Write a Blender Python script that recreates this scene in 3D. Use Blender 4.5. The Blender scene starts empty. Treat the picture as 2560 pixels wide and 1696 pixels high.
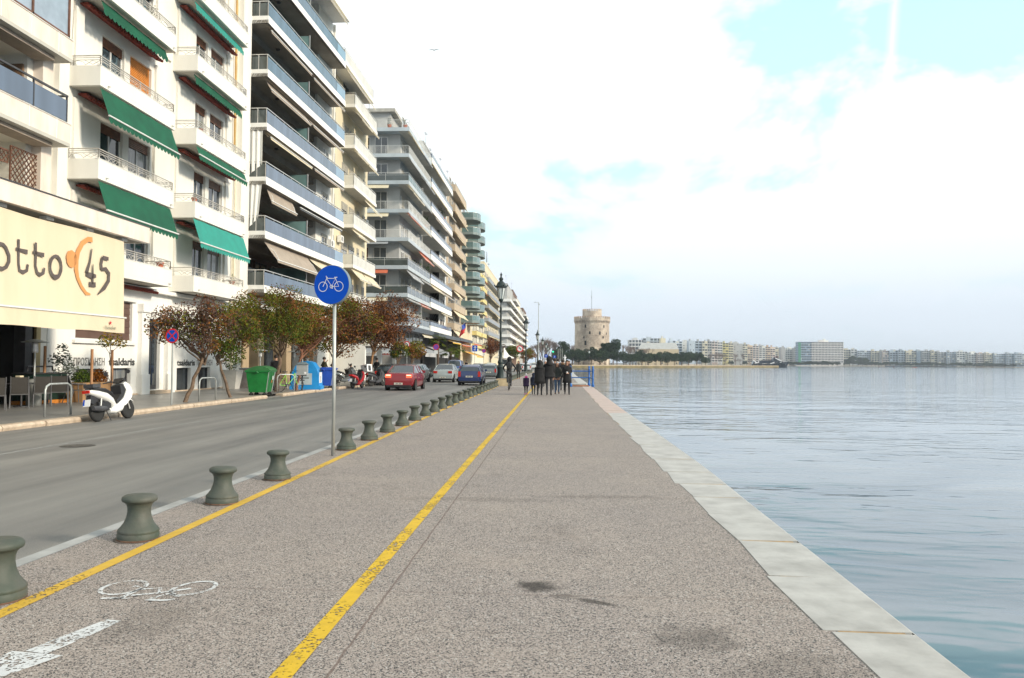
import bpy, math, random
import numpy as np
from mathutils import Vector, Matrix, noise
PI = math.pi
R = math.radians
S = bpy.context.scene
COL = S.collection
H = 1.55
# ---------------------------------------------------------------- camera
cam_d = bpy.data.cameras.new('camera')
cam = bpy.data.objects.new('camera', cam_d)
COL.objects.link(cam)
cam_d.sensor_width = 36.0
cam_d.lens = 1970.0 / 2560.0 * 36.0
cam_d.clip_start = 0.1
cam_d.clip_end = 20000
cam.matrix_world = Matrix.Translation((0, 0, H)) @ Matrix.Rotation(R(3.149), 4, 'Z') @ Matrix.Rotation(PI / 2 + R(1.677), 4, 'X') @ Matrix.Rotation(R(0.43), 4, 'Z')
S.camera = cam
# ---------------------------------------------------------------- sun, sky, exposure
SUN_EL, SUN_AZ = R(23), R(112)      # azimuth clockwise from +Y (the street runs along +Y, the sea is +X)
sd = Vector((math.sin(SUN_AZ) * math.cos(SUN_EL), math.cos(SUN_AZ) * math.cos(SUN_EL), math.sin(SUN_EL)))
sun_d = bpy.data.lights.new('sun', 'SUN')
sun_d.energy = 3.0
sun_d.angle = R(7)
sun_d.color = (1.0, 0.89, 0.72)
sun = bpy.data.objects.new('sun', sun_d)
COL.objects.link(sun)
sun.rotation_euler = sd.to_track_quat('Z', 'Y').to_euler()
S.view_settings.view_transform = 'Standard'
S.view_settings.look = 'None'
S.view_settings.exposure = 0.45
S.view_settings.gamma = 1.0
W = bpy.data.worlds.new('World')
S.world = W
W.use_nodes = True
nt = W.node_tree
nt.nodes.clear()


def N(nt, t, **k):
    n = nt.nodes.new(t)
    for a, b in k.items():
        if a.startswith('i_'):
            n.inputs[a[2:].replace('_', ' ')].default_value = b
        else:
            setattr(n, a, b)
    return n


def L(nt, a, b):
    nt.links.new(a, b)


def ramp(nt, src, stops, interp='LINEAR'):
    r = nt.nodes.new('ShaderNodeValToRGB')
    r.color_ramp.interpolation = interp
    el = r.color_ramp.elements
    while len(el) < len(stops):
        el.new(0.5)
    for e, (p, c) in zip(el, stops):
        e.position = p
        e.color = (c, c, c, 1) if isinstance(c, (int, float)) else (*c, 1)
    L(nt, src, r.inputs[0])
    return r.outputs[0]


def mixc(nt, fac, a, b, mode='MIX'):
    m = nt.nodes.new('ShaderNodeMix')
    m.data_type = 'RGBA'
    m.blend_type = mode
    for sock, v in ((0, fac), (6, a), (7, b)):
        if hasattr(v, 'links') or hasattr(v, 'is_linked'):
            L(nt, v, m.inputs[sock])
        elif isinstance(v, (int, float)):
            m.inputs[sock].default_value = v
        else:
            m.inputs[sock].default_value = (*v, 1)
    return m.outputs[2]


def mth(nt, op, a, b=None, c=None, clamp=False):
    m = nt.nodes.new('ShaderNodeMath')
    m.operation = op
    m.use_clamp = clamp
    for i, v in enumerate((a, b, c)):
        if v is None:
            continue
        if isinstance(v, (int, float)):
            m.inputs[i].default_value = v
        else:
            L(nt, v, m.inputs[i])
    return m.outputs[0]


def world_sky():
    tc = N(nt, 'ShaderNodeTexCoord')
    sky = N(nt, 'ShaderNodeTexSky', sky_type='NISHITA', sun_disc=False, sun_elevation=SUN_EL, sun_rotation=SUN_AZ, air_density=1.0, dust_density=2.0, ozone_density=1.0)
    sep = N(nt, 'ShaderNodeSeparateXYZ')
    L(nt, tc.outputs['Generated'], sep.inputs[0])
    z = sep.outputs[2]
    # clouds lie on a flat layer above: project the direction on it
    zz = mth(nt, 'ADD', mth(nt, 'MAXIMUM', z, 0.0), 0.22)
    px = mth(nt, 'DIVIDE', sep.outputs[0], zz)
    py = mth(nt, 'DIVIDE', sep.outputs[1], zz)
    cmb = N(nt, 'ShaderNodeCombineXYZ')
    L(nt, px, cmb.inputs[0]); L(nt, py, cmb.inputs[1])
    mp = N(nt, 'ShaderNodeMapping')
    mp.inputs['Location'].default_value = (CLX, CLY, 0.0)
    mp.inputs['Scale'].default_value = (1.0, 0.8, 1)
    L(nt, cmb.outputs[0], mp.inputs[0])
    n1 = N(nt, 'ShaderNodeTexNoise', i_Scale=1.7, i_Detail=8.0, i_Roughness=0.56, i_Distortion=0.25)
    L(nt, mp.outputs[0], n1.inputs[0])
    n2 = N(nt, 'ShaderNodeTexNoise', i_Scale=0.55, i_Detail=2.0)
    L(nt, mp.outputs[0], n2.inputs[0])
    f = mth(nt, 'ADD', mth(nt, 'MULTIPLY', mth(nt, 'SUBTRACT', n1.outputs[0], 0.22), 1.3), mth(nt, 'MULTIPLY', n2.outputs[0], 0.40))
    for (dv, c0, c1, am) in GAPS:       # gaps between the clouds
        dp = N(nt, 'ShaderNodeVectorMath', operation='DOT_PRODUCT')
        dp.inputs[1].default_value = Vector(dv).normalized()
        L(nt, tc.outputs['Generated'], dp.inputs[0])
        g_ = ramp(nt, dp.outputs['Value'], [(c0, 0.0), (c1, 1.0)], 'EASE')
        f = mth(nt, 'SUBTRACT', f, mth(nt, 'MULTIPLY', g_, am))
    cl = ramp(nt, f, [(0.42, 0.0), (0.48, 0.62), (0.58, 1.0)])
    blue = mixc(nt, 1.0, sky.outputs[0], (0.05, 0.05, 0.05), 'MULTIPLY')
    blue = mixc(nt, 1.0, blue, (0.45, 0.68, 0.64), 'ADD')
    cloud = mixc(nt, n2.outputs[0], (0.82, 0.90, 0.94), (1.0, 1.0, 1.0))
    c = mixc(nt, cl, blue, cloud)
    # haze band at the horizon
    hz = ramp(nt, z, [(0.0, 1.0), (0.06, 0.93), (0.13, 0.55), (0.20, 0.2), (0.30, 0.0)])
    c = mixc(nt, hz, c, (0.59, 0.66, 0.735))
    # the part of the sky behind and above the viewer
    up = ramp(nt, z, [(0.35, 1.0), (0.8, 0.72)])
    c = mixc(nt, 1.0, c, up, 'MULTIPLY')
    # an old vapour trail, high in the blue
    d0, d1 = Vector(TR0).normalized(), Vector(TR1).normalized()
    nn = d0.cross(d1).normalized()
    dot = N(nt, 'ShaderNodeVectorMath', operation='DOT_PRODUCT')
    dot.inputs[1].default_value = nn
    L(nt, tc.outputs['Generated'], dot.inputs[0])
    wob = mth(nt, 'MULTIPLY', mth(nt, 'SUBTRACT', n1.outputs[0], 0.5), 0.012)
    ad = mth(nt, 'ABSOLUTE', mth(nt, 'ADD', dot.outputs['Value'], wob))
    tr = ramp(nt, ad, [(0.0005, 0.6), (0.006, 0.0)])
    md = (d0 + d1).normalized()
    dot2 = N(nt, 'ShaderNodeVectorMath', operation='DOT_PRODUCT')
    dot2.inputs[1].default_value = md
    L(nt, tc.outputs['Generated'], dot2.inputs[0])
    tr2 = ramp(nt, dot2.outputs['Value'], [(0.9985, 0.0), (0.9993, 0.85)])
    c = mixc(nt, mth(nt, 'MULTIPLY', tr, tr2), c, (1.05, 1.08, 1.08))
    bg = N(nt, 'ShaderNodeBackground')
    bg.inputs[1].default_value = 1.0
    L(nt, c, bg.inputs[0])
    out = N(nt, 'ShaderNodeOutputWorld')
    L(nt, bg.outputs[0], out.inputs[0])


CLX, CLY = 6.04, -17.1
HAZE = 0.00018
GAPS = [((0.2145, 0.9086, 0.3584), 0.990, 1.0, 0.15), ((0.2664, 0.8857, 0.3802), 0.993, 1.0, 0.11), ((0.45, 0.82, 0.36), 0.990, 1.0, 0.14), ((0.4023, 0.8611, 0.3108), 0.994, 1.0, 0.06),
        ((-0.2205, 0.8985, 0.3795), 0.986, 1.0, 0.08), ((-0.1901, 0.9413, 0.2788), 0.986, 1.0, 0.07), ((-0.0444, 0.9393, 0.3402), 0.99, 1.0, 0.06), ((0.0879, 0.9681, 0.2348), 0.990, 1.0, 0.07)]
TR0, TR1 = (0.360, 0.848, 0.390), (0.3644, 0.8758, 0.3166)
world_sky()
S.cycles.max_bounces = 8
S.cycles.volume_bounces = 0
S.cycles.transparent_max_bounces = 12
S.cycles.caustics_reflective = False
S.cycles.caustics_refractive = False

# ---------------------------------------------------------------- materials
MC = {}


def mat(name, col, rough=0.6, var=0.12, scale=2.0, metal=0.0, bump=0.0, bscale=30.0, col2=None, spec=0.4, emit=0.0, stretch=None, trans=0.0, alpha=1.0, thr=0.5, detail=4.0, coat=0.0):
    if name in MC:
        return MC[name]
    m = bpy.data.materials.new(name)
    m.use_nodes = True
    t = m.node_tree
    b = t.nodes['Principled BSDF']
    tc = N(t, 'ShaderNodeTexCoord')
    src = tc.outputs['Object']
    if stretch:
        mp = N(t, 'ShaderNodeMapping')
        mp.inputs['Scale'].default_value = stretch
        L(t, src, mp.inputs[0]); src = mp.outputs[0]
    n = N(t, 'ShaderNodeTexNoise', i_Scale=scale, i_Detail=detail, i_Roughness=0.6)
    L(t, src, n.inputs[0])
    c2 = col2 if col2 else tuple(min(1, c * (1 + var)) for c in col)
    c1 = col if col2 else tuple(c * (1 - var) for c in col)
    fac = ramp(t, n.outputs[0], [(thr - 0.18, 0.0), (thr + 0.18, 1.0)])
    L(t, mixc(t, fac, c1, c2), b.inputs['Base Color'])
    b.inputs['Roughness'].default_value = rough
    b.inputs['Metallic'].default_value = metal
    b.inputs['Specular IOR Level'].default_value = spec
    b.inputs['Coat Weight'].default_value = coat
    b.inputs['Transmission Weight'].default_value = trans
    b.inputs['Alpha'].default_value = alpha
    if emit:
        L(t, mixc(t, fac, c1, c2), b.inputs['Emission Color'])
        b.inputs['Emission Strength'].default_value = emit
    if bump:
        n2 = N(t, 'ShaderNodeTexNoise', i_Scale=bscale, i_Detail=3.0)
        L(t, src, n2.inputs[0])
        bp = N(t, 'ShaderNodeBump', i_Strength=bump, i_Distance=0.02)
        L(t, n2.outputs[0], bp.inputs['Height'])
        L(t, bp.outputs[0], b.inputs['Normal'])
    MC[name] = m
    return m


# ---------------------------------------------------------------- mesh builder
class MB:
    def __init__(s):
        s.v = []; s.f = []; s.m = []; s.mats = []

    def mi(s, m):
        if m not in s.mats:
            s.mats.append(m)
        return s.mats.index(m)

    def add(s, vs, fs, m=None):
        o = len(s.v); k = s.mi(m)
        s.v.extend([tuple(p) for p in vs])
        for f in fs:
            s.f.append([i + o for i in f]); s.m.append(k)
        return s

    def box(s, x0, x1, y0, y1, z0, z1, m=None):
        return s.add([(x0, y0, z0), (x1, y0, z0), (x1, y1, z0), (x0, y1, z0), (x0, y0, z1), (x1, y0, z1), (x1, y1, z1), (x0, y1, z1)],
                     [(0, 3, 2, 1), (4, 5, 6, 7), (0, 1, 5, 4), (1, 2, 6, 5), (2, 3, 7, 6), (3, 0, 4, 7)], m)

    def quad(s, a, b, c, d, m=None):
        return s.add([a, b, c, d], [(0, 1, 2, 3)], m)

    def tube(s, pts, r, n=6, m=None, cap=True, closed=False):
        P = [Vector(p) for p in pts]
        k = len(P)
        rr = r if isinstance(r, (list, tuple)) else [r] * k
        vs = []; up = None
        for i, p in enumerate(P):
            if closed:
                d = (P[(i + 1) % k] - P[i - 1])
            else:
                d = (P[min(i + 1, k - 1)] - P[max(i - 1, 0)])
            d = d.normalized() if d.length > 1e-9 else Vector((0, 0, 1))
            if up is None:
                up = Vector((0, 0, 1)) if abs(d.z) < 0.9 else Vector((1, 0, 0))
            a = d.cross(up)
            if a.length < 1e-6:
                up = Vector((1, 0, 0.3)); a = d.cross(up)
            a.normalize(); bb = a.cross(d).normalized(); up = bb
            for j in range(n):
                t = 2 * PI * j / n + PI / n
                vs.append(p + (a * math.cos(t) + bb * math.sin(t)) * rr[i])
        fs = []
        for i in range(k if closed else k - 1):
            for j in range(n):
                i2 = (i + 1) % k
                fs.append((i * n + j, i * n + (j + 1) % n, i2 * n + (j + 1) % n, i2 * n + j))
        if cap and not closed:
            fs.append(tuple(range(n))[::-1]); fs.append(tuple((k - 1) * n + j for j in range(n)))
        return s.add(vs, fs, m)

    def lathe(s, prof, c=(0, 0, 0), n=16, m=None, axis='z', cap=True):
        vs = []
        for (r, z) in prof:
            for j in range(n):
                t = 2 * PI * j / n
                a, b = r * math.cos(t), r * math.sin(t)
                if axis == 'z': p = (c[0] + a, c[1] + b, c[2] + z)
                elif axis == 'x': p = (c[0] + z, c[1] + a, c[2] + b)
                else: p = (c[0] + a, c[1] + z, c[2] + b)
                vs.append(p)
        fs = []
        for i in range(len(prof) - 1):
            for j in range(n):
                fs.append((i * n + j, i * n + (j + 1) % n, (i + 1) * n + (j + 1) % n, (i + 1) * n + j))
        if cap:
            fs.append(tuple(range(n))[::-1]); fs.append(tuple((len(prof) - 1) * n + j for j in range(n)))
        return s.add(vs, fs, m)

    def prism(s, poly, d0, d1, axis='x', m=None):
        """poly in the two other axes (in xyz order), extruded along axis"""
        n = len(poly); vs = []
        for d in (d0, d1):
            for (a, b) in poly:
                vs.append({'x': (d, a, b), 'y': (a, d, b), 'z': (a, b, d)}[axis])
        fs = [tuple(range(n))[::-1], tuple(range(n, 2 * n))]
        for i in range(n):
            fs.append((i, (i + 1) % n, n + (i + 1) % n, n + i))
        return s.add(vs, fs, m)

    def ribbon(s, pts, w, fn, m=None, closed=False):
        """flat stroke: pts 2D, w width(s), fn maps (a,b)->3D"""
        P = [Vector(p) for p in pts]; k = len(P)
        ww = w if isinstance(w, (list, tuple)) else [w] * k
        vs = []
        for i in range(k):
            if closed: d = P[(i + 1) % k] - P[i - 1]
            else: d = P[min(i + 1, k - 1)] - P[max(i - 1, 0)]
            d.normalize(); nrm = Vector((-d.y, d.x)) * ww[i] / 2
            vs.append(fn(*(P[i] + nrm))); vs.append(fn(*(P[i] - nrm)))
        fs = [(2 * i, 2 * i + 1, 2 * ((i + 1) % k) + 1, 2 * ((i + 1) % k)) for i in range(k if closed else k - 1)]
        return s.add(vs, fs, m)

    def mesh(s, name, smooth=False):
        me = bpy.data.meshes.new(name)
        me.from_pydata(s.v, [], s.f)
        for m in s.mats:
            me.materials.append(m if m else mat('default_grey', (0.4, 0.4, 0.4)))
        me.polygons.foreach_set('material_index', s.m)
        if smooth:
            me.polygons.foreach_set('use_smooth', [True] * len(s.f))
        me.update()
        return me

    def build(s, name, parent=None, smooth=False, loc=(0, 0, 0), rz=0.0, label=None, auto=0):
        me = s.mesh(name, smooth or auto > 0)
        if auto:
            import bmesh
            bm = bmesh.new(); bm.from_mesh(me)
            bmesh.ops.remove_doubles(bm, verts=bm.verts, dist=0.0008)
            bm.to_mesh(me); bm.free()
            me.set_sharp_from_angle(angle=R(auto))
        o = bpy.data.objects.new(name, me)
        COL.objects.link(o)
        o.location = loc
        o.rotation_euler = (0, 0, rz)
        if parent: o.parent = parent
        if label: o['label'] = label
        return o


def tag(o, label=None, cat=None, group=None, kind=None):
    if label: o['label'] = label
    if cat: o['category'] = cat
    if group: o['group'] = group
    if kind: o['kind'] = kind
    return o


def thing(name, label, cat, loc=(0, 0, 0), rz=0.0, group=None):
    o = bpy.data.objects.new(name, None)
    COL.objects.link(o)
    o.empty_display_size = 0.2
    o.location = loc
    o.rotation_euler = (0, 0, rz)
    return tag(o, label, cat, group)


def kids(o):
    return [c for c in bpy.data.objects if c.parent is o]


def copy_tree(o, parent=None):
    c = o.copy(); COL.objects.link(c)
    if parent: c.parent = parent
    for ch in kids(o):
        copy_tree(ch, c)
    return c


def placed(o, loc, rz=0.0, label=None, group=None, sc=None):
    o.location = loc; o.rotation_euler = (0, 0, rz)
    if sc: o.scale = (sc, sc, sc) if isinstance(sc, (int, float)) else sc
    if label: o['label'] = label
    if group: o['group'] = group
    return o


def struct(name, mb, **k):
    return tag(mb.build(name, **k), kind='structure')


def text_geo(mb, txt, size, fn, m, bold=0.0, sx=1.0, width=None):
    """flat lettering: letters in a plane, mapped to 3D by fn(a,b); left-aligned at a=0, baseline b=0"""
    cu = bpy.data.curves.new('lettering', 'FONT')
    cu.body = txt; cu.size = size; cu.offset = bold; cu.resolution_u = 3
    o = bpy.data.objects.new('lettering', cu); COL.objects.link(o)
    dg = bpy.context.evaluated_depsgraph_get(); dg.update()
    me = bpy.data.meshes.new_from_object(o.evaluated_get(dg))
    if width: sx = width / max([v.co.x for v in me.vertices] or [1])
    vs = [fn(v.co.x * sx, v.co.y) for v in me.vertices]
    fs = [tuple(p.vertices) for p in me.polygons]
    mb.add(vs, fs, m)
    w = max([v.co.x for v in me.vertices] or [0]) * sx
    bpy.data.objects.remove(o); bpy.data.meshes.remove(me); bpy.data.curves.remove(cu)
    return w
# ================================================================ SETTING
def sh(Y):          # the sea front bends slightly to the right in the distance
    return max(0.0, Y - 95) * 0.0075


def qo(Y):          # sea edge of the quay
    xs = [-6, 4, 6, 9, 12, 18, 27, 40, 50, 95, 141, 200, 440]
    ys = [2.08, 2.1, 2.15, 2.21, 2.29, 2.31, 2.30, 2.38, 2.44, 2.55, 2.95, 3.5, 5.6]
    return float(np.interp(Y, xs, ys))


def stain_mask(t, src, spots, nz):
    acc = None
    for (cx, cy, rx, ry, a, st) in spots:
        mp = N(t, 'ShaderNodeMapping', vector_type='TEXTURE')
        mp.inputs['Location'].default_value = (cx, cy, 0)
        mp.inputs['Rotation'].default_value = (0, 0, a)
        mp.inputs['Scale'].default_value = (rx, ry, 1)
        L(t, src, mp.inputs[0])
        ln = N(t, 'ShaderNodeVectorMath', operation='LENGTH')
        L(t, mp.outputs[0], ln.inputs[0])
        v = mth(t, 'ADD', ln.outputs['Value'], mth(t, 'MULTIPLY', mth(t, 'SUBTRACT', nz, 0.5), 1.5))
        v = mth(t, 'MULTIPLY', ramp(t, v, [(0.45, 1.0), (1.0, 0.0)]), st)
        acc = v if acc is None else mth(t, 'MAXIMUM', acc, v)
    return acc


def promenade_mat():
    m = bpy.data.materials.new('exposed_aggregate'); m.use_nodes = True
    t = m.node_tree; b = t.nodes['Principled BSDF']
    tc = N(t, 'ShaderNodeTexCoord'); s = tc.outputs['Object']
    v = N(t, 'ShaderNodeTexVoronoi', i_Scale=145.0); L(t, s, v.inputs[0])
    sp = N(t, 'ShaderNodeSeparateColor'); L(t, v.outputs['Color'], sp.inputs[0])
    base = ramp(t, sp.outputs[0], [(0.0, (0.03, 0.03, 0.033)), (0.22, (0.07, 0.066, 0.066)), (0.28, (0.27, 0.23, 0.205)), (0.62, (0.375, 0.315, 0.28)), (0.93, (0.44, 0.375, 0.33)), (1.0, (0.60, 0.58, 0.55))])
    n1 = N(t, 'ShaderNodeTexNoise', i_Scale=0.35, i_Detail=6.0, i_Roughness=0.65); L(t, s, n1.inputs[0])
    n2 = N(t, 'ShaderNodeTexNoise', i_Scale=6.0, i_Detail=5.0); L(t, s, n2.inputs[0])
    c = mixc(t, ramp(t, n1.outputs[0], [(0.35, 0.0), (0.65, 0.55)]), base, mixc(t, 1.0, base, (0.78, 0.80, 0.86), 'MULTIPLY'))
    # fine dust lying in patches
    n3 = N(t, 'ShaderNodeTexNoise', i_Scale=1.1, i_Detail=5.0, i_Roughness=0.7); L(t, s, n3.inputs[0])
    c = mixc(t, ramp(t, n3.outputs[0], [(0.52, 0.0), (0.75, 0.45)]), c, (0.40, 0.335, 0.29))
    spots = [(-0.12, 5.5, 0.17, 0.16, 0, 0.92), (0.28, 5.17, 0.26, 0.045, -0.45, 0.8), (0.05, 5.28, 0.16, 0.06, 0.2, 0.45), (0.80, 4.55, 0.32, 0.26, 0.3, 0.45),
             (0.55, 9.2, 0.9, 0.16, 0.05, 0.28), (-0.9, 8.9, 1.1, 0.18, 0.0, 0.25), (-2.4, 4.6, 0.3, 0.5, 0.0, 0.25), (1.2, 4.1, 0.5, 0.3, 0.6, 0.3)]
    k = stain_mask(t, s, spots, n2.outputs[0])
    c = mixc(t, k, c, mixc(t, 1.0, c, (0.16, 0.15, 0.14), 'MULTIPLY'))
    # chewing gum, droplets and pale chips
    v4 = N(t, 'ShaderNodeTexVoronoi', i_Scale=2.6); L(t, s, v4.inputs[0])
    s4 = N(t, 'ShaderNodeSeparateColor'); L(t, v4.outputs['Color'], s4.inputs[0])
    rad = mth(t, 'MULTIPLY', s4.outputs[0], 0.055)
    c = mixc(t, mth(t, 'MULTIPLY', mth(t, 'LESS_THAN', v4.outputs['Distance'], rad), 0.6), c, mixc(t, mth(t, 'GREATER_THAN', s4.outputs[1], 0.8), (0.10, 0.09, 0.085), (0.62, 0.60, 0.58)))
    n5 = N(t, 'ShaderNodeTexNoise', i_Scale=0.8, i_Detail=8.0, i_Roughness=0.75, i_Distortion=1.5); L(t, s, n5.inputs[0])
    c = mixc(t, ramp(t, n5.outputs[0], [(0.30, 0.55), (0.42, 0.0)]), c, mixc(t, 1.0, c, (0.55, 0.53, 0.52), 'MULTIPLY'))
    # joints across and along the slab
    sx = N(t, 'ShaderNodeSeparateXYZ'); L(t, s, sx.inputs[0])
    wob = mth(t, 'MULTIPLY', mth(t, 'SUBTRACT', n2.outputs[0], 0.5), 0.03)
    fy = mth(t, 'FRACT', mth(t, 'DIVIDE', mth(t, 'ADD', mth(t, 'ADD', sx.outputs[1], wob), 0.55), 3.9))
    jy = ramp(t, mth(t, 'ABSOLUTE', mth(t, 'SUBTRACT', fy, 0.5)), [(0.0, 1.0), (0.0028, 0.0)])
    jx = ramp(t, mth(t, 'ABSOLUTE', mth(t, 'ADD', sx.outputs[0], mth(t, 'ADD', wob, 1.11))), [(0.004, 1.0), (0.010, 0.0)])
    j = mth(t, 'MAXIMUM', mth(t, 'MULTIPLY', jy, 0.45), mth(t, 'MULTIPLY', jx, 0.75))
    c = mixc(t, j, c, (0.13, 0.085, 0.07))
    L(t, c, b.inputs['Base Color'])
    b.inputs['Roughness'].default_value = 0.72
    b.inputs['Specular IOR Level'].default_value = 0.35
    bp = N(t, 'ShaderNodeBump', i_Strength=0.5, i_Distance=0.004)
    L(t, sp.outputs[1], bp.inputs['Height']); L(t, bp.outputs[0], b.inputs['Normal'])
    return m


def asphalt_mat():
    m = bpy.data.materials.new('asphalt'); m.use_nodes = True
    t = m.node_tree; b = t.nodes['Principled BSDF']
    tc = N(t, 'ShaderNodeTexCoord'); s = tc.outputs['Object']
    v = N(t, 'ShaderNodeTexNoise', i_Scale=110.0, i_Detail=2.0); L(t, s, v.inputs[0])
    base = ramp(t, v.outputs[0], [(0.3, (0.14, 0.138, 0.136)), (0.55, (0.20, 0.197, 0.193)), (0.75, (0.31, 0.30, 0.29))])
    mp = N(t, 'ShaderNodeMapping'); mp.inputs['Scale'].default_value = (0.9, 0.06, 1); L(t, s, mp.inputs[0])
    n = N(t, 'ShaderNodeTexNoise', i_Scale=1.6, i_Detail=5.0, i_Roughness=0.6); L(t, mp.outputs[0], n.inputs[0])
    k = ramp(t, n.outputs[0], [(0.32, 0.0), (0.68, 1.0)])
    c = mixc(t, k, mixc(t, 1.0, base, (0.70, 0.70, 0.71), 'MULTIPLY'), mixc(t, 1.0, base, (1.22, 1.2, 1.16), 'MULTIPLY'))
    n2 = N(t, 'ShaderNodeTexNoise', i_Scale=0.5, i_Detail=6.0, i_Roughness=0.7); L(t, s, n2.inputs[0])
    c = mixc(t, ramp(t, n2.outputs[0], [(0.4, 0.0), (0.7, 0.35)]), c, mixc(t, 1.0, c, (0.72, 0.70, 0.68), 'MULTIPLY'))
    L(t, c, b.inputs['Base Color'])
    b.inputs['Roughness'].default_value = 0.62
    b.inputs['Specular IOR Level'].default_value = 0.45
    bp = N(t, 'ShaderNodeBump', i_Strength=0.4, i_Distance=0.004)
    L(t, v.outputs[0], bp.inputs['Height']); L(t, bp.outputs[0], b.inputs['Normal'])
    return m


def worn_paint(name, col, wear=0.42, scale=70.0, big=3.0, amt=1.0):
    """paint worn through to whatever lies below"""
    m = bpy.data.materials.new(name); m.use_nodes = True
    t = m.node_tree; b = t.nodes['Principled BSDF']
    tc = N(t, 'ShaderNodeTexCoord'); s = tc.outputs['Object']
    v = N(t, 'ShaderNodeTexVoronoi', i_Scale=scale); L(t, s, v.inputs[0])
    sp = N(t, 'ShaderNodeSeparateColor'); L(t, v.outputs['Color'], sp.inputs[0])
    n = N(t, 'ShaderNodeTexNoise', i_Scale=big, i_Detail=4.0); L(t, s, n.inputs[0])
    f = mth(t, 'ADD', mth(t, 'MULTIPLY', sp.outputs[0], 0.5), n.outputs[0])
    a = ramp(t, f, [(wear, 0.0), (wear + 0.10, amt)])
    n2 = N(t, 'ShaderNodeTexNoise', i_Scale=9.0, i_Detail=3.0); L(t, s, n2.inputs[0])
    L(t, mixc(t, n2.outputs[0], tuple(c * 0.72 for c in col), tuple(min(1, c * 1.2) for c in col)), b.inputs['Base Color'])
    L(t, a, b.inputs['Alpha'])
    b.inputs['Roughness'].default_value = 0.7
    return m


def water_mat():
    m = bpy.data.materials.new('sea_water'); m.use_nodes = True
    t = m.node_tree; b = t.nodes['Principled BSDF']
    tc = N(t, 'ShaderNodeTexCoord'); s = tc.outputs['Object']
    mp = N(t, 'ShaderNodeMapping'); mp.inputs['Scale'].default_value = (0.5, 1.0, 1); mp.inputs['Rotation'].default_value = (0, 0, 0.12); L(t, s, mp.inputs[0])
    n1 = N(t, 'ShaderNodeTexNoise', i_Scale=1.5, i_Detail=2.0, i_Roughness=0.45, i_Distortion=0.4); L(t, mp.outputs[0], n1.inputs[0])
    n2 = N(t, 'ShaderNodeTexNoise', i_Scale=0.10, i_Detail=3.0); L(t, mp.outputs[0], n2.inputs[0])
    n3 = N(t, 'ShaderNodeTexNoise', i_Scale=0.28, i_Detail=3.0, i_Distortion=1.2); L(t, mp.outputs[0], n3.inputs[0])
    amp = ramp(t, n2.outputs[0], [(0.40, 0.15), (0.62, 1.0)])
    h = mth(t, 'ADD', mth(t, 'MULTIPLY', n1.outputs[0], amp), mth(t, 'MULTIPLY', n3.outputs[0], 1.6))
    bp = N(t, 'ShaderNodeBump', i_Strength=0.42, i_Distance=0.15)
    L(t, h, bp.inputs['Height']); L(t, bp.outputs[0], b.inputs['Normal'])
    L(t, mixc(t, ramp(t, n3.outputs[0], [(0.38, 0.0), (0.62, 1.0)]), (0.03, 0.085, 0.135), (0.155, 0.205, 0.25)), b.inputs['Base Color'])
    b.inputs['Roughness'].default_value = 0.06
    b.inputs['IOR'].default_value = 1.33
    b.inputs['Specular IOR Level'].default_value = 0.9
    return m


M_prom = promenade_mat()
M_asph = asphalt_mat()
M_conc = mat('kerb_concrete', (0.36, 0.36, 0.355), 0.7, 0.2, 3, bump=0.3)
M_pave = mat('sidewalk_slabs', (0.27, 0.255, 0.235), 0.38, 0.22, 0.8, col2=(0.17, 0.165, 0.16), stretch=(1, 0.7, 1), detail=7)
M_kerbm = mat('old_marble_kerb', (0.62, 0.50, 0.38), 0.55, 0.2, 5, col2=(0.40, 0.31, 0.23), bump=0.5, bscale=14)
M_cop = mat('worn_marble', (0.50, 0.485, 0.46), 0.5, 0.2, 3.0, col2=(0.33, 0.315, 0.295), bump=0.25, bscale=9, detail=8)
M_copp = mat('pink_stone', (0.52, 0.38, 0.32), 0.5, 0.2, 4, col2=(0.42, 0.33, 0.29), bump=0.3, bscale=9)
M_ground = mat('city_ground', (0.16, 0.15, 0.14), 0.9)
M_seabed = mat('quay_wall_stone', (0.22, 0.19, 0.13), 0.8, 0.4, 0.7, bump=0.5, bscale=2, col2=(0.11, 0.10, 0.07))

YB = [-6] + list(range(0, 60, 4)) + list(range(60, 441, 12)) + [440]


def strip(x0f, x1f, z, m, y0=-6, y1=440, mb=None):
    mb = mb or MB()
    ys = sorted(set([y for y in YB if y0 < y < y1] + [y0, y1]))
    vs = []
    for y in ys:
        vs.append((x0f(y), y, z)); vs.append((x1f(y), y, z))
    mb.add(vs, [(2 * i, 2 * i + 1, 2 * i + 3, 2 * i + 2) for i in range(len(ys) - 1)], m)
    return mb


# promenade slab, road, pavement
struct('promenade', strip(lambda y: -3.98 + sh(y), lambda y: qo(y) - 0.30, 0.0, M_prom))
kb = MB()
strip(lambda y: -4.12 + sh(y), lambda y: -3.98 + sh(y), 0.003, M_conc, mb=kb)
ys = YB
kb.add([(-4.12 + sh(y), y, z) for y in ys for z in (0.003, -0.11)], [(2 * i, 2 * i + 1, 2 * i + 3, 2 * i + 2) for i in range(len(ys) - 1)], M_conc)
struct('promenade_kerb', kb)
struct('road', strip(lambda y: -12.55 + sh(y), lambda y: -4.12 + sh(y), -0.10, M_asph))
struct('side_street', MB().quad((-60, 74.3, -0.104), (-12.5, 74.3, -0.104), (-12.5, 88.2, -0.104), (-60, 88.2, -0.104), M_asph))
sw = MB()
strip(lambda y: -21.5 + sh(y), lambda y: -12.66 + sh(y), 0.03, M_pave, 6, 74.6, sw)
strip(lambda y: -21.5 + sh(y), lambda y: -12.66 + sh(y), 0.03, M_pave, 87.6, 440, sw)
struct('far_pavement', sw)
random.seed(5)
kk = MB()
y = 6.0
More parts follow.
